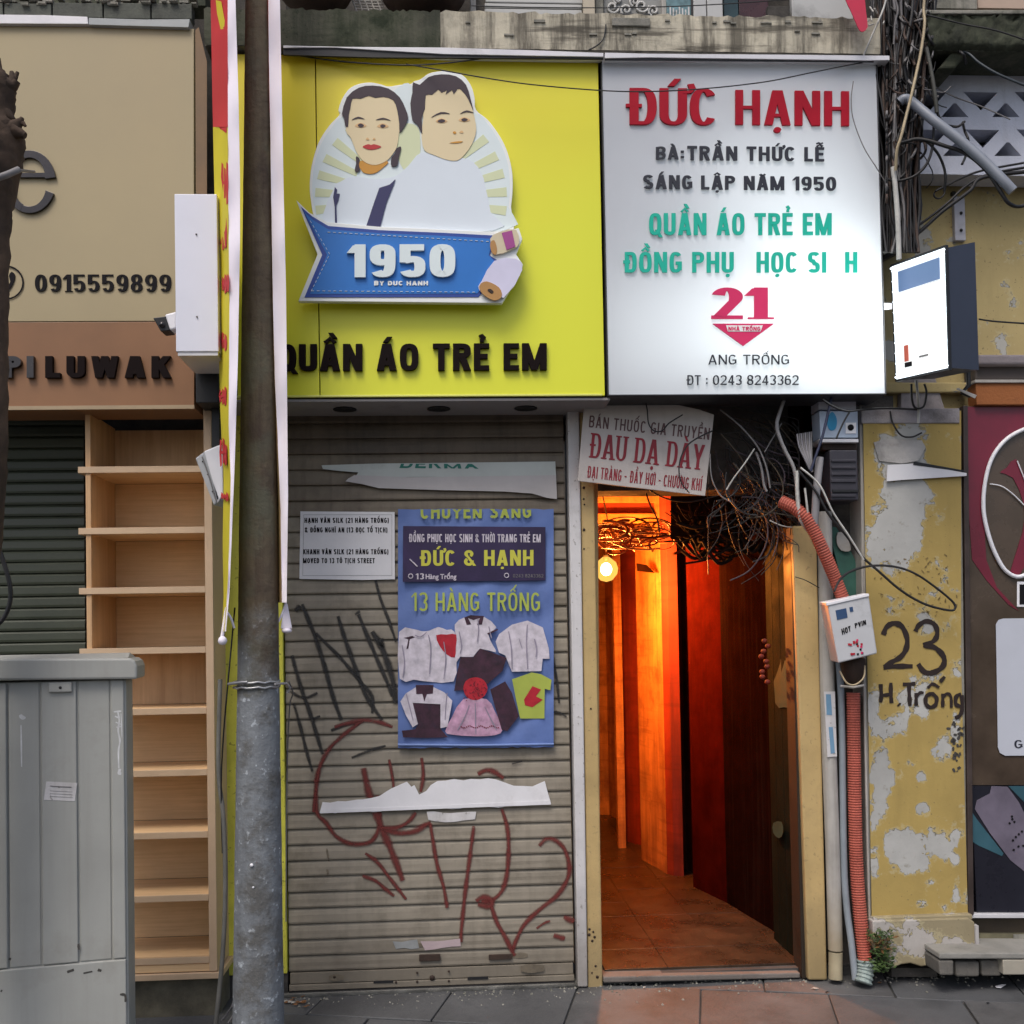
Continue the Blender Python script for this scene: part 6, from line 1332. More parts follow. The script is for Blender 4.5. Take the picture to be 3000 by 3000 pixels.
# ------------------------------------------------------------------ poster case on the far right
pcz = thing('poster_case', 'dark glazed poster case on the right edge with maroon circle and white card', 'poster case', P(2920, 2690, -.13))
m_pbk = mat('dim_brown_glass', (.075, .052, .036), .25, .35, 3, spec=.5, bump=0); m_mar = mat('maroon_print', (.16, .012, .03), .3, .25, 3, spec=.5, bump=0)
leanbox(MB(), 2834, 3260, 1190, 2846, 3260, 2300, -.13, .10).build('upper_board', m_pbk, pcz)
leanbox(MB(), 2846, 3260, 2302, 2862, 3260, 2682, -.13, .10).build('lower_board', mat('night_navy', (.014, .014, .022), .3, .2, 3, bump=0), pcz)
leanbox(MB(), 2822, 2836, 1188, 2838, 2854, 2690, -.155, .12).build('frame', mat('dark_frame', (.05, .035, .03), .5, .3, 6, dirt=.3), pcz, .003)
leanbox(MB(), 2840, 3260, 2678, 2840, 3260, 2690, -.155, .04).build('frame_bottom', m_alu, pcz, .002)
leanbox(MB(), 2834, 3260, 2691, 2834, 3260, 2735, -.10, .1).build('sill', mat('brown_sill', (.06, .045, .03), .8, .3, 8), pcz, .004)
# maroon field with ring, clipped by the case
ppoly([(2835, 1192), (3250, 1190), (3250, 1330), (3060, 1260), (2960, 1270), (2900, 1350), (2880, 1480), (2890, 1640), (2920, 1720), (2985, 1790), (2955, 1772), (2890, 1700), (2848, 1640), (2838, 1500)], -.1325, .002, m_mar, pcz, 'maroon_field', sm=0)
cxr, cyr = 3035, 1450
pts = smooth([P(*q, -.14) for q in ((3060, 1245), (3000, 1258), (2945, 1290), (2905, 1345), (2885, 1420), (2882, 1500), (2900, 1580), (2925, 1640), (2950, 1675), (2985, 1690), (3030, 1670))], 6)
MB().tube(pts, .0095, 8).build('white_ring', m_white, pcz)
ppoly([(2976, 1345), (3010, 1420), (3040, 1560), (2990, 1680), (2960, 1675), (2996, 1560), (3000, 1480), (2968, 1400), (2930, 1385), (2950, 1370)], -.1335, .002, m_mar, pcz, 'maroon_motif', sm=2)
MB().tube(smooth([P(*q, -.138) for q in ((2980, 1350), (3000, 1400), (3020, 1450))], 5), .003, 6).build('white_line', m_white, pcz); MB().tube(smooth([P(*q, -.138) for q in ((2900, 1418), (2935, 1425), (2970, 1450), (3000, 1480))], 5), .003, 6).build('white_line', m_white, pcz)
leanbox(MB(), 2980, 3100, 1704, 2980, 3100, 1778, -.136, .004).build('white_frame', m_white, pcz, .002); leanbox(MB(), 2988, 3092, 1712, 2988, 3092, 1770, -.139, .003).build('dark_label', m_ink, pcz)
cd = [(2918, 1830), (2926, 1816), (2940, 1812), (3160, 1810), (3160, 2212), (2945, 2214), (2930, 2206), (2924, 2190)]
ppoly(cd, -.137, .003, mat('pale_card', (.50, .52, .58), .35, .04, 5, bump=0), pcz, 'white_card')
lettering('GIA', row(2972, 3040, 2192, 2168), -.1378, .0008, m_grey_l, pcz, name='letter', each=True, bw=.7, wx=.09, wy=.07, gap=.18)
ppoly([(2958, 2300), (3260, 2300), (3260, 2620), (3090, 2580), (2880, 2470), (2870, 2460)], -.1325, .002, mat('dusky_teal', (.035, .10, .13), .4, .2, 4, bump=0), pcz, 'teal_shape') if False else None
ppoly([(2955, 2303), (3200, 2303), (3200, 2480), (3050, 2400)], -.1322, .002, mat('dusky_teal', (.035, .10, .13), .4, .2, 4, bump=0), pcz, 'teal_shape')
ppoly([(2838, 2365), (2862, 2400), (2940, 2500), (2935, 2508), (2900, 2492), (2868, 2478), (2840, 2460)], -.1322, .002, MATS['dusky_teal'], pcz, 'teal_shape')
ppoly([(2905, 2303), (2952, 2305), (2985, 2350), (3010, 2400), (3100, 2480), (3200, 2560), (3200, 2680), (3060, 2600), (2960, 2520), (2900, 2440), (2856, 2370), (2862, 2345), (2900, 2325)], -.1335, .002, mat('lilac_grey_skin', (.14, .12, .16), .45, .25, 5, bump=0), pcz, 'printed_forearm', sm=1)
b = MB()
for px, py in ((2968, 2462), (2976, 2452), (2985, 2444), (2994, 2436), (2970, 2490), (2984, 2480), (2998, 2478), (2966, 2400), (2972, 2408), (2958, 2412), (2965, 2392)):
    c = P(px, py, -.136); b.lathe([(0, 0), (.006, 0)], c, 6, axis='Y')
b.build('printed_marks', m_ink, pcz)
rbx = thing('rust_sign_strip', 'rusty orange sheet strip above the dark poster case', 'sign strip', P(2930, 1190, -.16))
leanbox(MB(), 2858, 3260, 1120, 2862, 3260, 1186, -.16, .08).build('sheet', mat('rusty_orange', (.36, .12, .03), .7, .3, 6, dirt=.5, dcol=(.12, .045, .02), bump=.5), rbx, .004)
leanbox(MB(), 2856, 3260, 1112, 2856, 3260, 1121, -.17, .09).build('rim', m_pipe_w, rbx, .002)

# ------------------------------------------------------------------ steps and rubble, lower right
stp = thing('shop_step', 'low tiled shop step with a loose stone slab at the lower right', 'step', (X(2900, -.3), -.25, 0))
leanbox(MB(), 2752, 3260, 2792, 2752, 3260, 2810, -.34, .24).build('slab', mat('pale_step_stone', (.27, .26, .235), .8, .2, 6, dirt=.45, bump=.6), stp, .006)
m_brick = mat('grey_brick', (.14, .13, .115), .9, .25, 9, dirt=.5, bump=.8)
for a, c, y0, y1, Y in ((2750, 2795, 2814, 2858, -.335), (2798, 2870, 2818, 2862, -.31), (2874, 2934, 2814, 2860, -.30)):
    leanbox(MB(), a, c, y0, a + 4, c, y1, Y, .2).build('stone', m_brick, stp, .008)
leanbox(MB(), 2938, 3260, 2812, 2940, 3260, 2856, -.338, .2).build('tile', mat('cream_tile', (.36, .33, .27), .5, .1, 6, dirt=.3), stp, .004)
leanbox(MB(), 2870, 3260, 2736, 2870, 3260, 2790, -.12, .1).build('riser', mat('mossy_riser', (.16, .145, .09), .9, .3, 9, dirt=.5), stp); leanbox(MB(), 2970, 3260, 2738, 2970, 3260, 2788, -.128, .006).build('tile', m_conc, stp)
leanbox(MB(), 2612, 2745, 2836, 2612, 2745, 2862, -.12, .1).build('stone', m_wall_dark, stp)

# ------------------------------------------------------------------ pipes by the right post
def pipe(pts, r, m, label, name='pipe', cat='pipe', corr=0, seg=12, k=6):
    w3 = smooth([P(*q) for q in pts], k)
    if corr:                                     # corrugated: resample and modulate the radius
        L_ = sum((w3[i + 1] - w3[i]).length for i in range(len(w3) - 1)); n = int(L_ / corr * 4); out = []; acc = 0; i = 0; seg_l = (w3[1] - w3[0]).length; d0 = 0
        for j in range(n + 1):
            s_ = L_ * j / n
            while i < len(w3) - 2 and s_ > d0 + seg_l: d0 += seg_l; i += 1; seg_l = (w3[i + 1] - w3[i]).length
            out.append(w3[i].lerp(w3[i + 1], min(1, (s_ - d0) / max(1e-6, seg_l))))
        o_ = MB().tube(out, r, seg, rfun=lambda kk, i_: r * (1.0 if i_ % 4 in (0, 1) else .86)).build(name, m)
        for p_2 in o_.data.polygons: p_2.use_smooth = False
    else: o_ = MB().tube(w3, r, seg).build(name, m)
    return tag(o_, label, cat)
pipe([(2415, 1500, -.10), (2420, 1800, -.10), (2426, 2100, -.11), (2440, 2500, -.11), (2448, 2782, -.11)], .033, m_pipe_w, 'wide old white downpipe right of the yellow door post')
pipe([(2448, 2790, -.12), (2448, 2868, -.13)], .031, mat('cream_pipe_end', (.34, .29, .19), .7, .2, 9, dirt=.4), 'cream-painted lower end of the white downpipe')
pipe([(2458, 1940, -.13), (2466, 2100, -.13), (2472, 2500, -.13), (2480, 2650, -.14), (2494, 2760, -.16), (2506, 2870, -.18)], .015, m_pipe_g, 'slim grey-blue pipe between the white downpipe and the red corrugated pipe')
pipe([(2500, 2030, -.15), (2502, 2200, -.15), (2508, 2500, -.15), (2520, 2680, -.16), (2534, 2812, -.18)], .031, m_red_pipe, 'long upright red corrugated pipe below the white junction box', corr=.0115)
pipe([(2536, 2812, -.18), (2536, 2840, -.185), (2528, 2880, -.2)], .040, mat('pale_corrugated', (.30, .36, .34), .5, .15, 9, dirt=.3), 'grey-green corrugated hose end on the pavement', corr=.018)
pipe([(2290, 1470, -.16), (2330, 1490, -.20), (2370, 1530, -.22), (2410, 1610, -.22), (2440, 1680, -.20), (2468, 1750, -.19)], .030, m_red_pipe, 'upper red corrugated pipe bending from the tangle down to the junction box', corr=.0115)
pipe([(2520, 1170, -.10), (2524, 1500, -.12), (2530, 1900, -.14), (2540, 2400, -.145), (2550, 2790, -.15)], .006, m_pipe_w, 'thin white pipe along the left edge of the yellow pillar')
pipe([(2402, 1340, -.24), (2392, 1440, -.24), (2385, 1560, -.22)], .017, mat('grey_tube', (.26, .25, .26), .5, .1, 9), 'short thick grey tube between the cable tangle and the dark meter box')
jb = thing('white_junction_box', 'white plastic junction box with blue and black stickers, hanging crooked above the red pipe', 'junction box', P(2490, 1930, -.2))
Fq = [(2456, 1943), (2570, 1915), (2545, 1742), (2424, 1768)]
f = [P(x, y, -.34) for x, y in Fq]; bk_ = [P(x, y, -.20) for x, y in ((2432, 1936), (2556, 1905), (2530, 1745), (2402, 1767))]
m_jb = mat('off_white_plastic', (.50, .505, .52), .45, .06, 6, dirt=.2, bump=.03)
MB().hexa(f, bk_).build('housing', m_jb, jb, .006)
lid = [(2420, 1770), (2548, 1742), (2546, 1736), (2418, 1763)]
MB().hexa([P(x, y, -.345) for x, y in ((2422, 1775), (2547, 1747), (2545, 1739), (2420, 1766))], [P(x, y, -.2) for x, y in ((2402, 1772), (2532, 1746), (2530, 1738), (2400, 1764))]).build('lid_rim', m_white, jb, .002)
def jq(u, v): 
    a = (Fq[3][0] + (Fq[2][0] - Fq[3][0]) * u, Fq[3][1] + (Fq[2][1] - Fq[3][1]) * u); c = (Fq[0][0] + (Fq[1][0] - Fq[0][0]) * u, Fq[0][1] + (Fq[1][1] - Fq[0][1]) * u)
    return (a[0] + (c[0] - a[0]) * v, a[1] + (c[1] - a[1]) * v)
def jrect(u0, v0, u1, v1, m, nm, Yo=-.342): return ppoly([jq(u0, v0), jq(u1, v0), jq(u1, v1), jq(u0, v1)], Yo, .0015, m, jb, nm)
jrect(.16, .14, .42, .30, mat('navy_print', (.03, .07, .16), .5, .1, 9), 'blue_label'); jrect(.50, .14, .58, .22, MATS['navy_print'], 'blue_label')
lettering('HOT', [jq(.22, .56), jq(.45, .53), jq(.45, .44), jq(.22, .46)], -.342, .0008, m_ink, jb, name='letter', each=True, bw=.7, wx=.13, wy=.1, gap=.14)
lettering('PVIN', [jq(.56, .50), jq(.84, .48), jq(.84, .40), jq(.56, .42)], -.342, .0008, m_ink, jb, name='letter', each=True, bw=.7, wx=.13, wy=.1, gap=.14)
for k in range(18):
    u, v = random.uniform(.30, .64), random.uniform(.68, .92); jrect(u, v, u + .05, v + .035, random.choice((m_ink, m_pred, m_pred, m_pink_l)), 'sticker_scrap', -.342 - .0001 * k)
sk = thing('brown_sack', 'dark brown wrapped bundle tied with cord just below the white junction box', 'bundle', P(2500, 2010, -.2))
c = P(2500, 1968, -.22); MB().lathe([(.0, -.062), (.030, -.058), (.045, -.03), (.052, .0), (.056, .035), (.050, .06), (0, .065)], c, 14).build('bundle', m_brown, sk)
MB().tube(smooth([P(2460, 1965, -.30), P(2480, 2000, -.31), P(2505, 2006, -.31), P(2530, 1985, -.30), P(2534, 1950, -.29)], 5), .004, 6).build('cord', m_beige_cable, sk); MB().tube([P(2462, 2010, -.27), P(2500, 2014, -.29), P(2530, 2008, -.27)], .006, 6).build('cord', m_pipe_w, sk)
wl_ = thing('sticker_strip', 'white and blue sticker strip stuck along the old white downpipe', 'sticker', P(2434, 2220, -.15))
ppoly([(2414, 2026), (2446, 2026), (2452, 2216), (2424, 2218)], -.148, .002, m_white_dirty, wl_, 'strip'); ppoly([(2420, 2034), (2434, 2034), (2438, 2095), (2422, 2094)], -.1495, .002, mat('pale_blue_print', (.16, .30, .44), .5, .1, 9), wl_, 'blue_print'); ppoly([(2428, 2130), (2440, 2130), (2446, 2206), (2434, 2208)], -.1495, .002, MATS['pale_blue_print'], wl_, 'blue_print')
# meter boxes
mt = thing('meter_cover', 'white and blue metal meter cover with a water-drop mark under the white sign', 'meter cover', P(2455, 1285, -.2))
leanbox(MB(), 2398, 2508, 1164, 2398, 2508, 1200, -.18, .1).build('top_board', mat('pale_lilac_board', (.44, .44, .52), .5, .1, 9, dirt=.3), mt, .002)
leanbox(MB(), 2400, 2513, 1204, 2404, 2514, 1282, -.20, .1).build('board', mat('pale_blue_board', (.40, .47, .58), .5, .1, 9, dirt=.3), mt, .002)
ppoly([(2438, 1206), (2450, 1222), (2452, 1242), (2446, 1258), (2432, 1260), (2424, 1244), (2426, 1224)], -.203, .003, mat('cyan_print', (.02, .24, .44), .5, .1, 9), mt, 'drop_mark', sm=3)
leanbox(MB(), 2478, 2508, 1238, 2478, 2508, 1270, -.204, .004).build('window_frame', m_white, mt); c = P(2493, 1252, -.208); MB().lathe([(0, 0), (.014, 0), (.014, .004)], c, 14, axis='Y').build('dial', m_ink, mt)
leanbox(MB(), 2400, 2515, 1286, 2404, 2516, 1296, -.21, .12).build('sill', m_alu, mt, .002)
dm = thing('dark_meter_box', 'dark ribbed meter box below the white and blue cover', 'meter box', P(2460, 1470, -.2))
leanbox(MB(), 2430, 2512, 1318, 2434, 2516, 1466, -.21, .14).build('case', mat('charcoal_plastic', (.035, .032, .042), .5, .2, 9, dirt=.3), dm, .006)
for y in (1345, 1365, 1385, 1405, 1448): leanbox(MB(), 2436, 2508, y, 2436, 2508, y + 8, -.216, .008).build('rib', MATS['charcoal_plastic'], dm, .002)
leanbox(MB(), 2440, 2516, 1434, 2440, 2516, 1441, -.218, .01).build('slot', m_black, dm)
leanbox(MB(), 2410, 2512, 1298, 2410, 2512, 1318, -.18, .1).build('top_cover', m_brown, dm, .003)

# ------------------------------------------------------------------ tilted medicine sign over the alley
ms = thing('tilted_medicine_sign', 'crooked white sign with faded red lettering hanging over the alley mouth', 'sign', P(1890, 1450, -.12))
Sq = [(1692, 1409), (2066, 1453), (2090, 1222), (1712, 1184)]
MB().prism([P(x, y, -.13) for x, y in ((1692, 1409), (2066, 1453), (2092, 1215), (2050, 1200), (1960, 1180), (1800, 1168), (1712, 1176))], (0, .006, 0)).build('board', mat('soiled_white_board', (.50, .45, .42), .6, .1, 4, dirt=.3, dcol=(.26, .22, .19), streak=.2), ms, .002)
def sq(u, v):
    a = (Sq[3][0] + (Sq[2][0] - Sq[3][0]) * u, Sq[3][1] + (Sq[2][1] - Sq[3][1]) * u); c = (Sq[0][0] + (Sq[1][0] - Sq[0][0]) * u, Sq[0][1] + (Sq[1][1] - Sq[0][1]) * u)
    return (a[0] + (c[0] - a[0]) * v, a[1] + (c[1] - a[1]) * v)
def sline(tx, u0, u1, v0, v1, m, **k): return lettering(tx, [sq(u0, v1), sq(u1, v1), sq(u1, v0), sq(u0, v0)], -.1315, .0015, m, ms, **k)
m_dred = mat('faded_red_paint', (.26, .018, .03), .6, .2, 9, bump=0); m_dbr = mat('faded_brown_paint', (.12, .06, .06), .6, .2, 9, bump=0)
sline('BÁN THUỐC GIA TRUYỀN', .05, .985, .14, .29, m_dbr, bw=.56, wx=.075, wy=.06, gap=.17)
sline('ĐAU DẠ DÀY', .07, .96, .36, .68, m_dred, bw=.66, wx=.095, wy=.04, gap=.13, serif=.06, e=2.2)
sline('ĐẠI TRÀNG - ĐẦY HƠI - CHƯỚNG KHÍ', .07, .965, .79, .94, m_dred, bw=.48, wx=.08, wy=.055, gap=.13)

# ------------------------------------------------------------------ cables
cable([(828, 155, -.32), (1000, 180, -.33), (1200, 191, -.34), (1340, 181, -.34), (1445, 166, -.33)], .0032, m_black_rub, 'cable', 'thin black wire sagging along the top left of the yellow sign')
cable([(1190, 188, -.33), (1290, 205, -.40), (1420, 228, -.41), (1560, 248, -.41), (1760, 265, -.40), (1900, 268, -.40), (2060, 260, -.40), (2240, 240, -.38), (2380, 212, -.37), (2500, 188, -.34), (2560, 180, -.32)], .0026, m_black_rub, 'cable', 'long thin wire sagging across the yellow and white signs')
cable([(2500, 238, -.34), (2494, 290, -.34), (2500, 350, -.34), (2530, 430, -.34), (2570, 495, -.34), (2600, 545, -.32), (2608, 560, -.28), (2596, 565, -.28)], .0022, m_grey_cable, 'cable', 'thin grey wire curving down over the right edge of the white sign')
cable([(1380, 17, -.37), (1600, 22, -.38), (1850, 22, -.38), (2080, 14, -.38), (2350, -4, -.38)], .0022, m_black_rub, 'cable', 'wire strung in front of the balcony panels above the ledge')
rf = ppoly([(2462, -60), (2528, -60), (2534, 0), (2538, 40), (2542, 78), (2530, 92), (2518, 88), (2505, 60), (2492, 30), (2478, 0)], -.42, .004, mat('red_cloth', (.50, .03, .07), .7, .1, 6, bump=.5, bscale=12), None, 'flag', sm=2); tag(rf, 'red flag corner hanging over the concrete ledge above the white sign', 'flag')
# main bundle down the corner
rnd = random.Random(5)
bd = thing('cable_bundle', 'thick dark bundle of old cables hanging down the corner right of the white sign', 'cable bundle', P(2640, 720, -.25))
bck = MB().prism([P(x, y, -.08) for x, y in ((2575, -200), (2770, -200), (2760, 60), (2740, 200), (2700, 330), (2690, 470), (2670, 720), (2590, 760), (2586, 300))], (0, .06, 0)); bck.build('grimy_backing', m_wall_dark, bd)
mbs = [MB() for _ in range(3)]
for k in range(125):
    x0_ = rnd.uniform(2545, 2745); x1_ = 2595 + (x0_ - 2560) * .42 + rnd.uniform(-14, 14); Y0 = -.20 + rnd.uniform(-.12, .05); pts = []
    for j, y in enumerate((-120, 40, 180, 320, 460, 600, 740)):
        u = min(1, j / 4.0); pts.append((x0_ + (x1_ - x0_) * u + rnd.uniform(-19, 19), y, Y0 + rnd.uniform(-.02, .02)))
    mbs[rnd.choice((0, 0, 0, 0, 1, 2))].tube(smooth([P(*q) for q in pts], 4), rnd.choice((.004, .005, .007, .009)), 5)
for k in range(90):
    x_, y_ = rnd.gauss(2640, 45), rnd.uniform(-40, 520); a = rnd.uniform(.6, 2.5); pts = []
    for j in range(6): pts.append((max(2598, x_), y_, -.30 + rnd.uniform(-.06, .06))); x_ += math.cos(a) * 22; y_ += math.sin(a) * 26; a += rnd.uniform(-.7, .7)
    mbs[rnd.choice((0, 0, 1, 2))].tube(smooth([P(*q) for q in pts], 3), rnd.choice((.0025, .004, .006)), 5)
for q, m_, nm in ((mbs[0], m_black_rub, 'black_strands'), (mbs[1], m_grey_cable, 'grey_strands'), (mbs[2], mat('brown_strand', (.07, .045, .035), .7, .3, 9), 'brown_strands')): q.build(nm, m_, bd, kind='stuff')
# bits of wall and clutter inside the bundle
for px, py, w_, h_, m_ in ((2672, 70, 40, 70, mat('moss_yellow_block', (.12, .115, .05), .9, .4, 9, dirt=.5, bump=.9)), (2655, 235, 44, 50, m_conc_moss), (2640, 275, 50, 60, m_conc), (2710, 235, 22, 42, m_pipe_w), (2588, 285, 16, 30, m_conc_moss)):
    MB().pbox(px - w_ / 2, py - h_ / 2 + 20, px + w_ / 2, py + h_ / 2 + 20, -.20, .1).build('masonry_bit', m_, bd, .012)
tag(pipe([(2616, 490, -.36), (2622, 540, -.36), (2630, 640, -.36), (2634, 760, -.36)], .011, m_white_cable, 'upright pale conduit at the bottom of the cable bundle', 'conduit', 'conduit'), None)
cable([(2710, -20, -.40), (2706, 30, -.40), (2709, 70, -.41), (2700, 140, -.41), (2688, 200, -.41), (2670, 280, -.42), (2655, 340, -.42), (2640, 400, -.42), (2628, 440, -.41), (2624, 500, -.38)], .0065, m_beige_cable, 'cable', 'beige cable running down the front of the dark bundle')
cable([(2600, -20, -.38), (2590, 20, -.38), (2575, 58, -.38), (2565, 80, -.37), (2548, 120, -.36), (2530, 162, -.34)], .0045, m_white_cable, 'cable', 'pale wire slanting from the bundle down to the cap of the white sign')
cable([(2620, -10, -.38), (2630, 30, -.38), (2622, 70, -.37), (2618, 130, -.36)], .004, m_grey_cable, 'cable', 'grey loop of wire at the top of the bundle')
b = MB()
for (x, y) in ((2548, 20), (2552, 48), (2590, 62), (2560, 70), (2545, 60), (2570, 40)):
    b.tube([P(x, y, -.36), P(x + rnd.uniform(-18, 18), y + rnd.uniform(-16, 16), -.38)], .0035, 5)
o_ = b.build('twigs', m_pipe_w); tag(o_, 'little pale twigs caught beside the red flag', 'twigs', kind='stuff')
# big diagonal tube and arms over the breeze blocks
pipe([(2636, 300, -.34), (2650, 290, -.35), (2672, 300, -.36), (2740, 356, -.42), (2810, 410, -.46), (2880, 470, -.5), (2940, 530, -.54), (2968, 560, -.55)], .021, mat('blue_grey_tube', (.20, .22, .26), .45, .15, 6), 'thick blue-grey tube slanting down in front of the breeze blocks', seg=14)
cable([(2640, 420, -.36), (2680, 408, -.38), (2720, 412, -.4), (2760, 425, -.42), (2830, 450, -.45), (2890, 500, -.5), (2930, 560, -.52), (2955, 595, -.52), (2990, 605, -.5), (3040, 580, -.5)], .008, m_black_rub, 'cable', 'black cable running under the blue-grey tube and looping up at the right edge')
cable([(2640, 418, -.37), (2700, 408, -.38), (2740, 440, -.38), (2762, 480, -.37), (2770, 520, -.36), (2766, 560, -.34)], .006, m_black_rub, 'cable', 'black cable arching out of the bundle and dropping to the yellow wall')
cable([(2736, 370, -.38), (2732, 430, -.39), (2715, 480, -.38), (2680, 515, -.36), (2630, 530, -.34), (2600, 525, -.33)], .006, m_black_rub, 'cable', 'black cable swinging down left from the tube to the bundle foot')
cable([(2580, 745, -.20), (2680, 690, -.2), (2760, 620, -.2), (2840, 560, -.2), (2880, 520, -.2), (3040, 500, -.2)], .009, m_black_rub, 'cable', 'heavy black cable slanting up across the yellow wall, lower of two')
cable([(2600, 715, -.2), (2680, 668, -.2), (2770, 600, -.2), (2830, 545, -.2), (2900, 510, -.2), (3040, 485, -.2)], .006, m_black_rub, 'cable', 'black cable slanting up across the yellow wall, upper of two')
cable([(2740, 560, -.16), (2780, 540, -.16), (2810, 525, -.16), (2850, 508, -.16), (2900, 495, -.16), (3040, 470, -.16)], .005, m_black_rub, 'cable', 'thin black cable joining the slanting pair near the breeze blocks')
cable([(2766, 548, -.15), (2745, 556, -.15), (2736, 572, -.15), (2748, 582, -.15), (2764, 572, -.15), (2770, 550, -.15)], .004, m_black_rub, 'cable', 'small curl of black cable on the yellow wall')
cable([(2800, 150, -.30), (2835, 156, -.32), (2870, 185, -.36), (2930, 220, -.4), (3040, 265, -.44)], .0055, mat('blue_black_cable', (.03, .04, .05), .5, .2, 9), 'cable', 'dark cable crossing the top rail of the breeze blocks')
cable([(2740, 255, -.2), (2800, 285, -.22), (2870, 310, -.24), (2960, 350, -.26)], .003, m_grey_cable, 'cable', 'thin grey wire crossing the first row of triangular openings')
cable([(2700, 40, -.40), (2820, 70, -.42), (2920, 90, -.44), (3040, 130, -.46)], .0035, m_black_rub, 'cable', 'thin wire sagging across the mossy ledge')
cable([(2714, 140, -.34), (2728, 210, -.35), (2738, 270, -.35), (2745, 330, -.34)], .009, mat('grey_green_hose', (.07, .07, .06), .6, .2, 9), 'cable', 'grey hose hanging between the bundle and the breeze blocks')
cable([(2642, 530, -.1), (2650, 570, -.1), (2665, 620, -.1), (2670, 700, -.1)], .003, m_black_rub, 'cable', 'thin wire hanging against the yellow wall beside the pale conduit')
cable([(2868, 935, -.1), (2920, 942, -.1), (3040, 950, -.1)], .004, m_black_rub, 'cable', 'wire running right from the glowing box across the yellow wall')
# under the light box
cable([(2684, 1115, -.25), (2688, 1150, -.25), (2692, 1200, -.2), (2690, 1240, -.19)], .006, m_white_cable, 'cable', 'pale cable dropping from under the glowing box')
cable([(2670, 1125, -.24), (2672, 1170, -.24), (2682, 1195, -.22), (2706, 1190, -.22), (2714, 1150, -.23), (2708, 1125, -.24)], .005, m_black_rub, 'cable', 'black cable loop hanging under the glowing box')
cable([(2608, 1205, -.17), (2616, 1240, -.18), (2640, 1275, -.18), (2672, 1280, -.18), (2700, 1268, -.17)], .004, m_black_rub, 'cable', 'thin cable sagging on the top of the yellow pillar')
cable([(2410, 1170, -.3), (2440, 1190, -.3), (2480, 1204, -.3), (2530, 1200, -.26), (2600, 1196, -.2), (2690, 1200, -.19)], .005, m_black_rub, 'cable', 'black cable running from under the white sign to the pillar top')
cable([(2440, 1150, -.26), (2428, 1200, -.27), (2412, 1270, -.27), (2392, 1330, -.27), (2375, 1380, -.27)], .006, mat('navy_cable', (.02, .025, .06), .5, .2, 9), 'cable', 'dark blue cable slanting in front of the meter cover')
cable([(2490, 1205, -.26), (2470, 1240, -.26), (2450, 1285, -.26)], .004, m_black_rub, 'cable', 'short wire across the water-drop mark')
# loop on the pillar
cable([(2340, 1380, -.25), (2390, 1440, -.26), (2430, 1510, -.26), (2480, 1570, -.25), (2520, 1625, -.24), (2570, 1670, -.24), (2640, 1730, -.24), (2710, 1770, -.23), (2780, 1788, -.22), (2798, 1782, -.22), (2790, 1762, -.22), (2740, 1720, -.23), (2680, 1680, -.24), (2620, 1660, -.24), (2550, 1658, -.24), (2490, 1675, -.26), (2460, 1700, -.3), (2444, 1732, -.34)], .0055, m_black_rub, 'cable', 'black cable making a long loop over the yellow pillar above the number 23')
cable([(2345, 1370, -.27), (2400, 1420, -.28), (2440, 1500, -.28), (2490, 1575, -.27), (2530, 1640, -.26)], .0045, m_white_cable, 'cable', 'white cable running beside the looped black cable')
# pale cables in the cavity above the alley
cable([(2298, 1168, -.2), (2284, 1210, -.2), (2276, 1240, -.2), (2280, 1270, -.2), (2300, 1320, -.2), (2325, 1370, -.2), (2334, 1420, -.2), (2340, 1470, -.2)], .0085, mat('mid_grey_cable', (.26, .25, .25), .5, .15, 9), 'cable', 'thick grey cable snaking down the dark cavity right of the tilted sign')
fan = thing('flat_cable_fan', 'fan of flat grey cables beside the meter cover', 'cable bundle', P(2350, 1300, -.2))
for k in range(8):
    MB().tube(smooth([P(2335 + k * 6, 1272 - k * 1, -.19), P(2342 + k * 5, 1310, -.2), P(2358 + k * 2.8, 1345, -.21), P(2372 + k * 1.2, 1375 + (k > 5) * 8, -.21)], 4), .0045, 5).build('strand', m_grey_cable if k % 2 else mat('light_grey_cable', (.24, .23, .25), .5, .15, 9), fan)
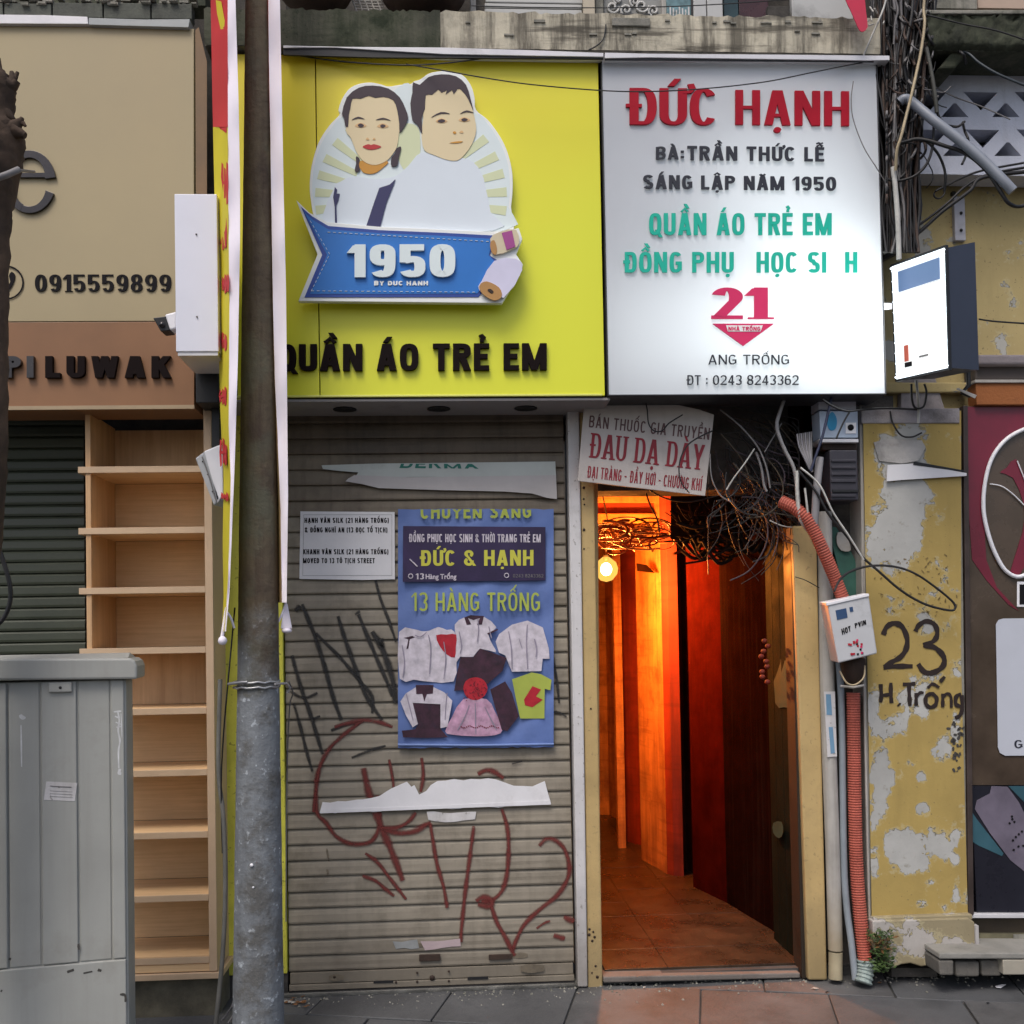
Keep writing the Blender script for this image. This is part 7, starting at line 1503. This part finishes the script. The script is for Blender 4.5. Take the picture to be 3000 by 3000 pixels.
for i, (pts, r_, m_, lb_) in enumerate((
    ([(2210, 1315, -.16), (2180, 1360, -.17), (2150, 1400, -.17), (2128, 1435, -.16)], .0035, m_white_cable, 'pale wire slanting down left in the tangle beside the tilted sign'),
    ([(2110, 1200, -.12), (2170, 1250, -.15), (2220, 1310, -.16), (2245, 1370, -.17), (2256, 1430, -.17)], .004, m_grey_cable, 'grey wire curving through the tangle from the top'),
    ([(2290, 1240, -.14), (2260, 1290, -.15), (2240, 1325, -.16)], .003, m_grey_cable, 'short grey wire crossing the tangle near the thick grey cable'),
    ([(2215, 1325, -.15), (2230, 1370, -.16), (2238, 1420, -.17), (2246, 1440, -.17)], .006, m_grey_cable, 'thicker grey wire end in the middle of the tangle'),
    ([(2080, 1330, -.16), (2085, 1400, -.17), (2110, 1450, -.17), (2140, 1470, -.17)], .003, m_grey_cable, 'wire curving round the right end of the tilted sign'),
    ([(2255, 1525, -.12), (2290, 1540, -.12), (2320, 1545, -.12)], .003, m_white_cable, 'short white wire above the yellow door post'),
    ([(2335, 1380, -.23), (2336, 1450, -.23), (2345, 1520, -.22), (2372, 1560, -.2)], .009, m_white_cable, 'frayed pale cable dropping behind the red corrugated bend'),
    ([(2358, 1430, -.24), (2364, 1480, -.24), (2368, 1520, -.23)], .005, m_white_cable, 'second frayed pale cable beside the first'),
    ([(1888, 1165, -.16), (1896, 1200, -.17), (1900, 1240, -.17), (1916, 1262, -.17), (1940, 1262, -.17), (1960, 1240, -.17), (2000, 1215, -.17)], .003, m_black_rub, 'black wire looping over the top line of the tilted sign'),
    ([(2088, 1262, -.17), (2040, 1285, -.18), (2010, 1310, -.18), (1992, 1350, -.18), (1990, 1390, -.18), (2000, 1420, -.18), (2020, 1445, -.18)], .0035, m_black_rub, 'black wire curving down over the right part of the tilted sign'),
    ([(1890, 1436, .2), (1905, 1480, .2), (1925, 1520, .2), (1932, 1560, .2)], .004, m_black_rub, 'dark wire hanging in front of the orange lintel boards'),
    ([(1900, 1434, .1), (1950, 1460, .1), (2020, 1470, .05), (2090, 1455, .0)], .004, m_black_rub, 'dark wire sagging under the tilted sign'),
    ([(2330, 1690, -.11), (2360, 1700, -.13), (2400, 1722, -.13)], .0022, m_black_rub, 'thin wire across the yellow door post'))):
    cable(pts, r_, m_, 'cable', lb_)
# tangle stuff filling the cavity
rnd = random.Random(21)
tg = [MB() for _ in range(3)]
for k in range(170):
    x, y = rnd.gauss(2195, 55), rnd.triangular(1185, 1520, 1380); a = rnd.uniform(-1.0, 1.0) + (1.2 if rnd.random() < .5 else -.2); Y0 = rnd.uniform(-.13, .06); pts = []
    L__ = rnd.uniform(110, 330); cv = rnd.uniform(-.06, .06) * 3
    for j in range(6):
        pts.append((min(2340, max(2075, x)), max(1172, y), Y0 + rnd.uniform(-.015, .015))); x += math.cos(a) * L__ / 5; y += abs(math.sin(a)) * L__ / 5; a += cv * 3 + rnd.uniform(-.25, .25)
    tg[rnd.choice((0, 0, 0, 0, 0, 1, 2))].tube(smooth([P(*q) for q in pts], 4), rnd.choice((.002, .0025, .003, .0045)), 4)
tgt = thing('cable_tangle', 'dense tangle of old dark wires above the alley, right of the tilted sign', 'cable tangle', P(2200, 1500, -.05))
for q, m_, nm in ((tg[0], m_black_rub, 'dark_wires'), (tg[1], mat('plum_cable', (.05, .035, .045), .6, .2, 9), 'plum_wires'), (tg[2], mat('brown_wire', (.06, .045, .03), .6, .2, 9), 'brown_wires')): q.build(nm, m_, tgt, kind='stuff')
t2 = thing('alley_cable_coil', 'coiled dusty wires under the alley ceiling catching red and orange light', 'cable coil', P(1850, 1560, 1.0))
q = MB(); q2_ = MB()
for k in range(42):
    cx_, cy_ = rnd.uniform(1770, 1960), rnd.uniform(1545, 1600); rx_, ry_ = rnd.uniform(20, 85), rnd.uniform(8, 34); ph = rnd.uniform(0, 6); Y0 = rnd.uniform(.9, 1.35)
    pts = [P(cx_ + rx_ * math.cos(ph + j * .5), cy_ + ry_ * math.sin(ph + j * .5), Y0 + .03 * math.sin(j)) for j in range(rnd.randint(6, 12))]
    (q if rnd.random() < .6 else q2_).tube(smooth(pts, 3), rnd.choice((.003, .005, .008)), 5)
q.build('dark_coils', mat('dusty_wire', (.16, .05, .04), .5, .3, 9), t2, kind='stuff'); q2_.build('pale_coils', mat('dusty_pale_wire', (.40, .22, .12), .5, .3, 9), t2, kind='stuff')
t3 = thing('ceiling_clutter', 'dark mass of hanging clutter under the right half of the alley ceiling', 'clutter', P(2100, 1600, .6))
q = MB()
for k in range(150):
    u = rnd.random(); px = 2010 + u * 320; lo_ = 1610 + 26 * math.sin(u * 9) + u * 25; py = rnd.uniform(1470, lo_); c = P(px, py, rnd.uniform(.42, .85)); d_ = Vector((rnd.uniform(-1, 1), rnd.uniform(-.4, .4), rnd.uniform(-.25, .25))).normalized()
    L3 = rnd.uniform(.05, .13); q.tube(smooth([c - d_ * L3, c + Vector((0, 0, -rnd.uniform(.03, .09))), c + d_ * L3 + Vector((0, 0, rnd.uniform(-.03, .03)))], 4), rnd.choice((.003, .004, .006, .010)), 5)
for (xa, ya, xb, yb3) in ((1965, 1300, 2120, 1592), (2120, 1300, 2240, 1612), (2240, 1300, 2345, 1600)):
    q.add([P(xa, yb3 - 14, .88), P((xa + xb) / 2, yb3 + 8, .88), P(xb, yb3, .88), P(xb, ya, .88), P(xa, ya, .88)], [(0, 1, 2, 3, 4)])  # flat dark sheets added as a backing to the hanging strands
q.build('dark_clutter_mass', mat('dark_clutter', (.018, .013, .011), .95, .4, 20), t3, kind='stuff')

# ------------------------------------------------------------------ weeds, leaves and litter
rnd = random.Random(3)
wd = thing('weeds', 'small green weeds growing at the foot of the yellow pillar beside the corrugated pipe', 'weeds', P(2580, 2850, -.24), kind='stuff')
q = MB(); qb = MB()
for k in range(420):
    v = rnd.random(); px = rnd.gauss(2582, 17); py = 2728 + v * 120; c = P(px, py, -.22 + rnd.uniform(-.03, .02)); s_ = rnd.uniform(.006, .016); d = Vector((rnd.uniform(-1, 1), rnd.uniform(-1, .2), rnd.uniform(-.2, 1))).normalized(); e = d.orthogonal().normalized()
    (q if not 0.15 < v < .45 or rnd.random() < .4 else qb).add([c, c + d * s_ + e * s_ * .4, c + d * s_ * 2, c + d * s_ - e * s_ * .4], [(0, 1, 2, 3)])
q.build('leaves', mat('weed_green', (.045, .085, .018), .6, .4, 30), wd, kind='stuff'); qb.build('dead_leaves', mat('weed_brown', (.14, .07, .02), .7, .4, 30), wd, kind='stuff')
def bit(px, py, w_, h_, m, name, label, cat, group=None):
    c = G(px, py, .004); a = rnd.uniform(0, 3); n = 7; pts = []
    for i in range(n):
        t_ = 2 * math.pi * i / n; r_ = rnd.uniform(.7, 1.2); x_, y_ = math.cos(t_) * w_ * r_, math.sin(t_) * h_ * r_; pts.append(Vector((c.x + x_ * math.cos(a * .2) - y_ * math.sin(a * .2), c.y + x_ * math.sin(a * .2) + y_ * math.cos(a * .2), .004 + rnd.uniform(0, .006))))
    o_ = MB().prism(pts, (0, 0, .002)).build(name, m); return tag(o_, label, cat, group)
m_leaf = mat('dead_leaf', (.20, .09, .035), .8, .3, 20); m_scrap = mat('litter_paper', (.42, .40, .36), .8, .2, 20)
for k in range(16): bit(rnd.gauss(868, 22), rnd.gauss(2936, 9), rnd.uniform(.008, .018), rnd.uniform(.005, .01), rnd.choice((m_leaf, m_leaf, m_scrap)), 'dry_leaf', 'dry leaves and scraps swept against the foot of the shutter by the pole', 'leaf', 'dry leaves by the pole')
bit(2930, 2892, .03, .012, m_paper, 'litter', 'white scrap of paper on the pavement below the step', 'litter'); bit(2388, 2898, .016, .008, m_scrap, 'litter', 'pale scrap on the pavement in front of the yellow door post', 'litter')
bit(2424, 2908, .012, .005, m_black, 'litter', 'black scrap on the pavement near the white downpipe', 'litter'); bit(2578, 2880, .010, .008, m_leaf, 'litter', 'brown leaf beside the corrugated hose end', 'litter'); bit(2895, 2940, .010, .005, m_black, 'litter', 'dark crumb on the pavement right of the pillar', 'litter'); bit(1888, 2895, .008, .004, m_scrap, 'litter', 'pale crumb on the doorstep edge', 'litter')
tag(ppoly([(1502, 2892), (1560, 2888), (1655, 2884), (1658, 2906), (1535, 2910), (1520, 2900)], -.04, .006, m_paper, None, 'paper_scrap'), 'flat white paper scrap under the right end of the shutter', 'paper scrap')
q = MB()
for k in range(500):
    x_ = rnd.uniform(X(700), X(2900)); y_ = -abs(rnd.gauss(0, .10)) - .02; s_ = rnd.uniform(.0015, .006)
    q.add([(x_ - s_, y_ - s_, .0), (x_ + s_, y_ - s_, .0), (x_ + s_, y_ + s_, 0), (x_ - s_, y_ + s_, 0), (x_, y_, s_ * 1.3)], [(0, 1, 4), (1, 2, 4), (2, 3, 4), (3, 0, 4)])
tag(q.build('grit', m_conc), 'loose grit scattered along the foot of the shopfronts', 'grit', kind='stuff')
# threshold strip in front of the shutter
ts = thing('shutter_threshold', 'rough concrete threshold under the roller shutter', 'threshold', (X(1250), -.03, 0))
rough_face(SX0 - .1, SX1 + .02, -.005, Z(2893, -.03, 1250) - .002, -.045, .005, 60, 2, .003).build('front', mat('threshold_concrete', (.17, .165, .15), .95, .3, 9, dirt=.5, bump=1), ts)
MB().box(SX0 - .1, SX1 + .02, -.043, .1, -.005, Z(2893, -.03, 1250) - .004).build('slab', MATS['threshold_concrete'], ts)
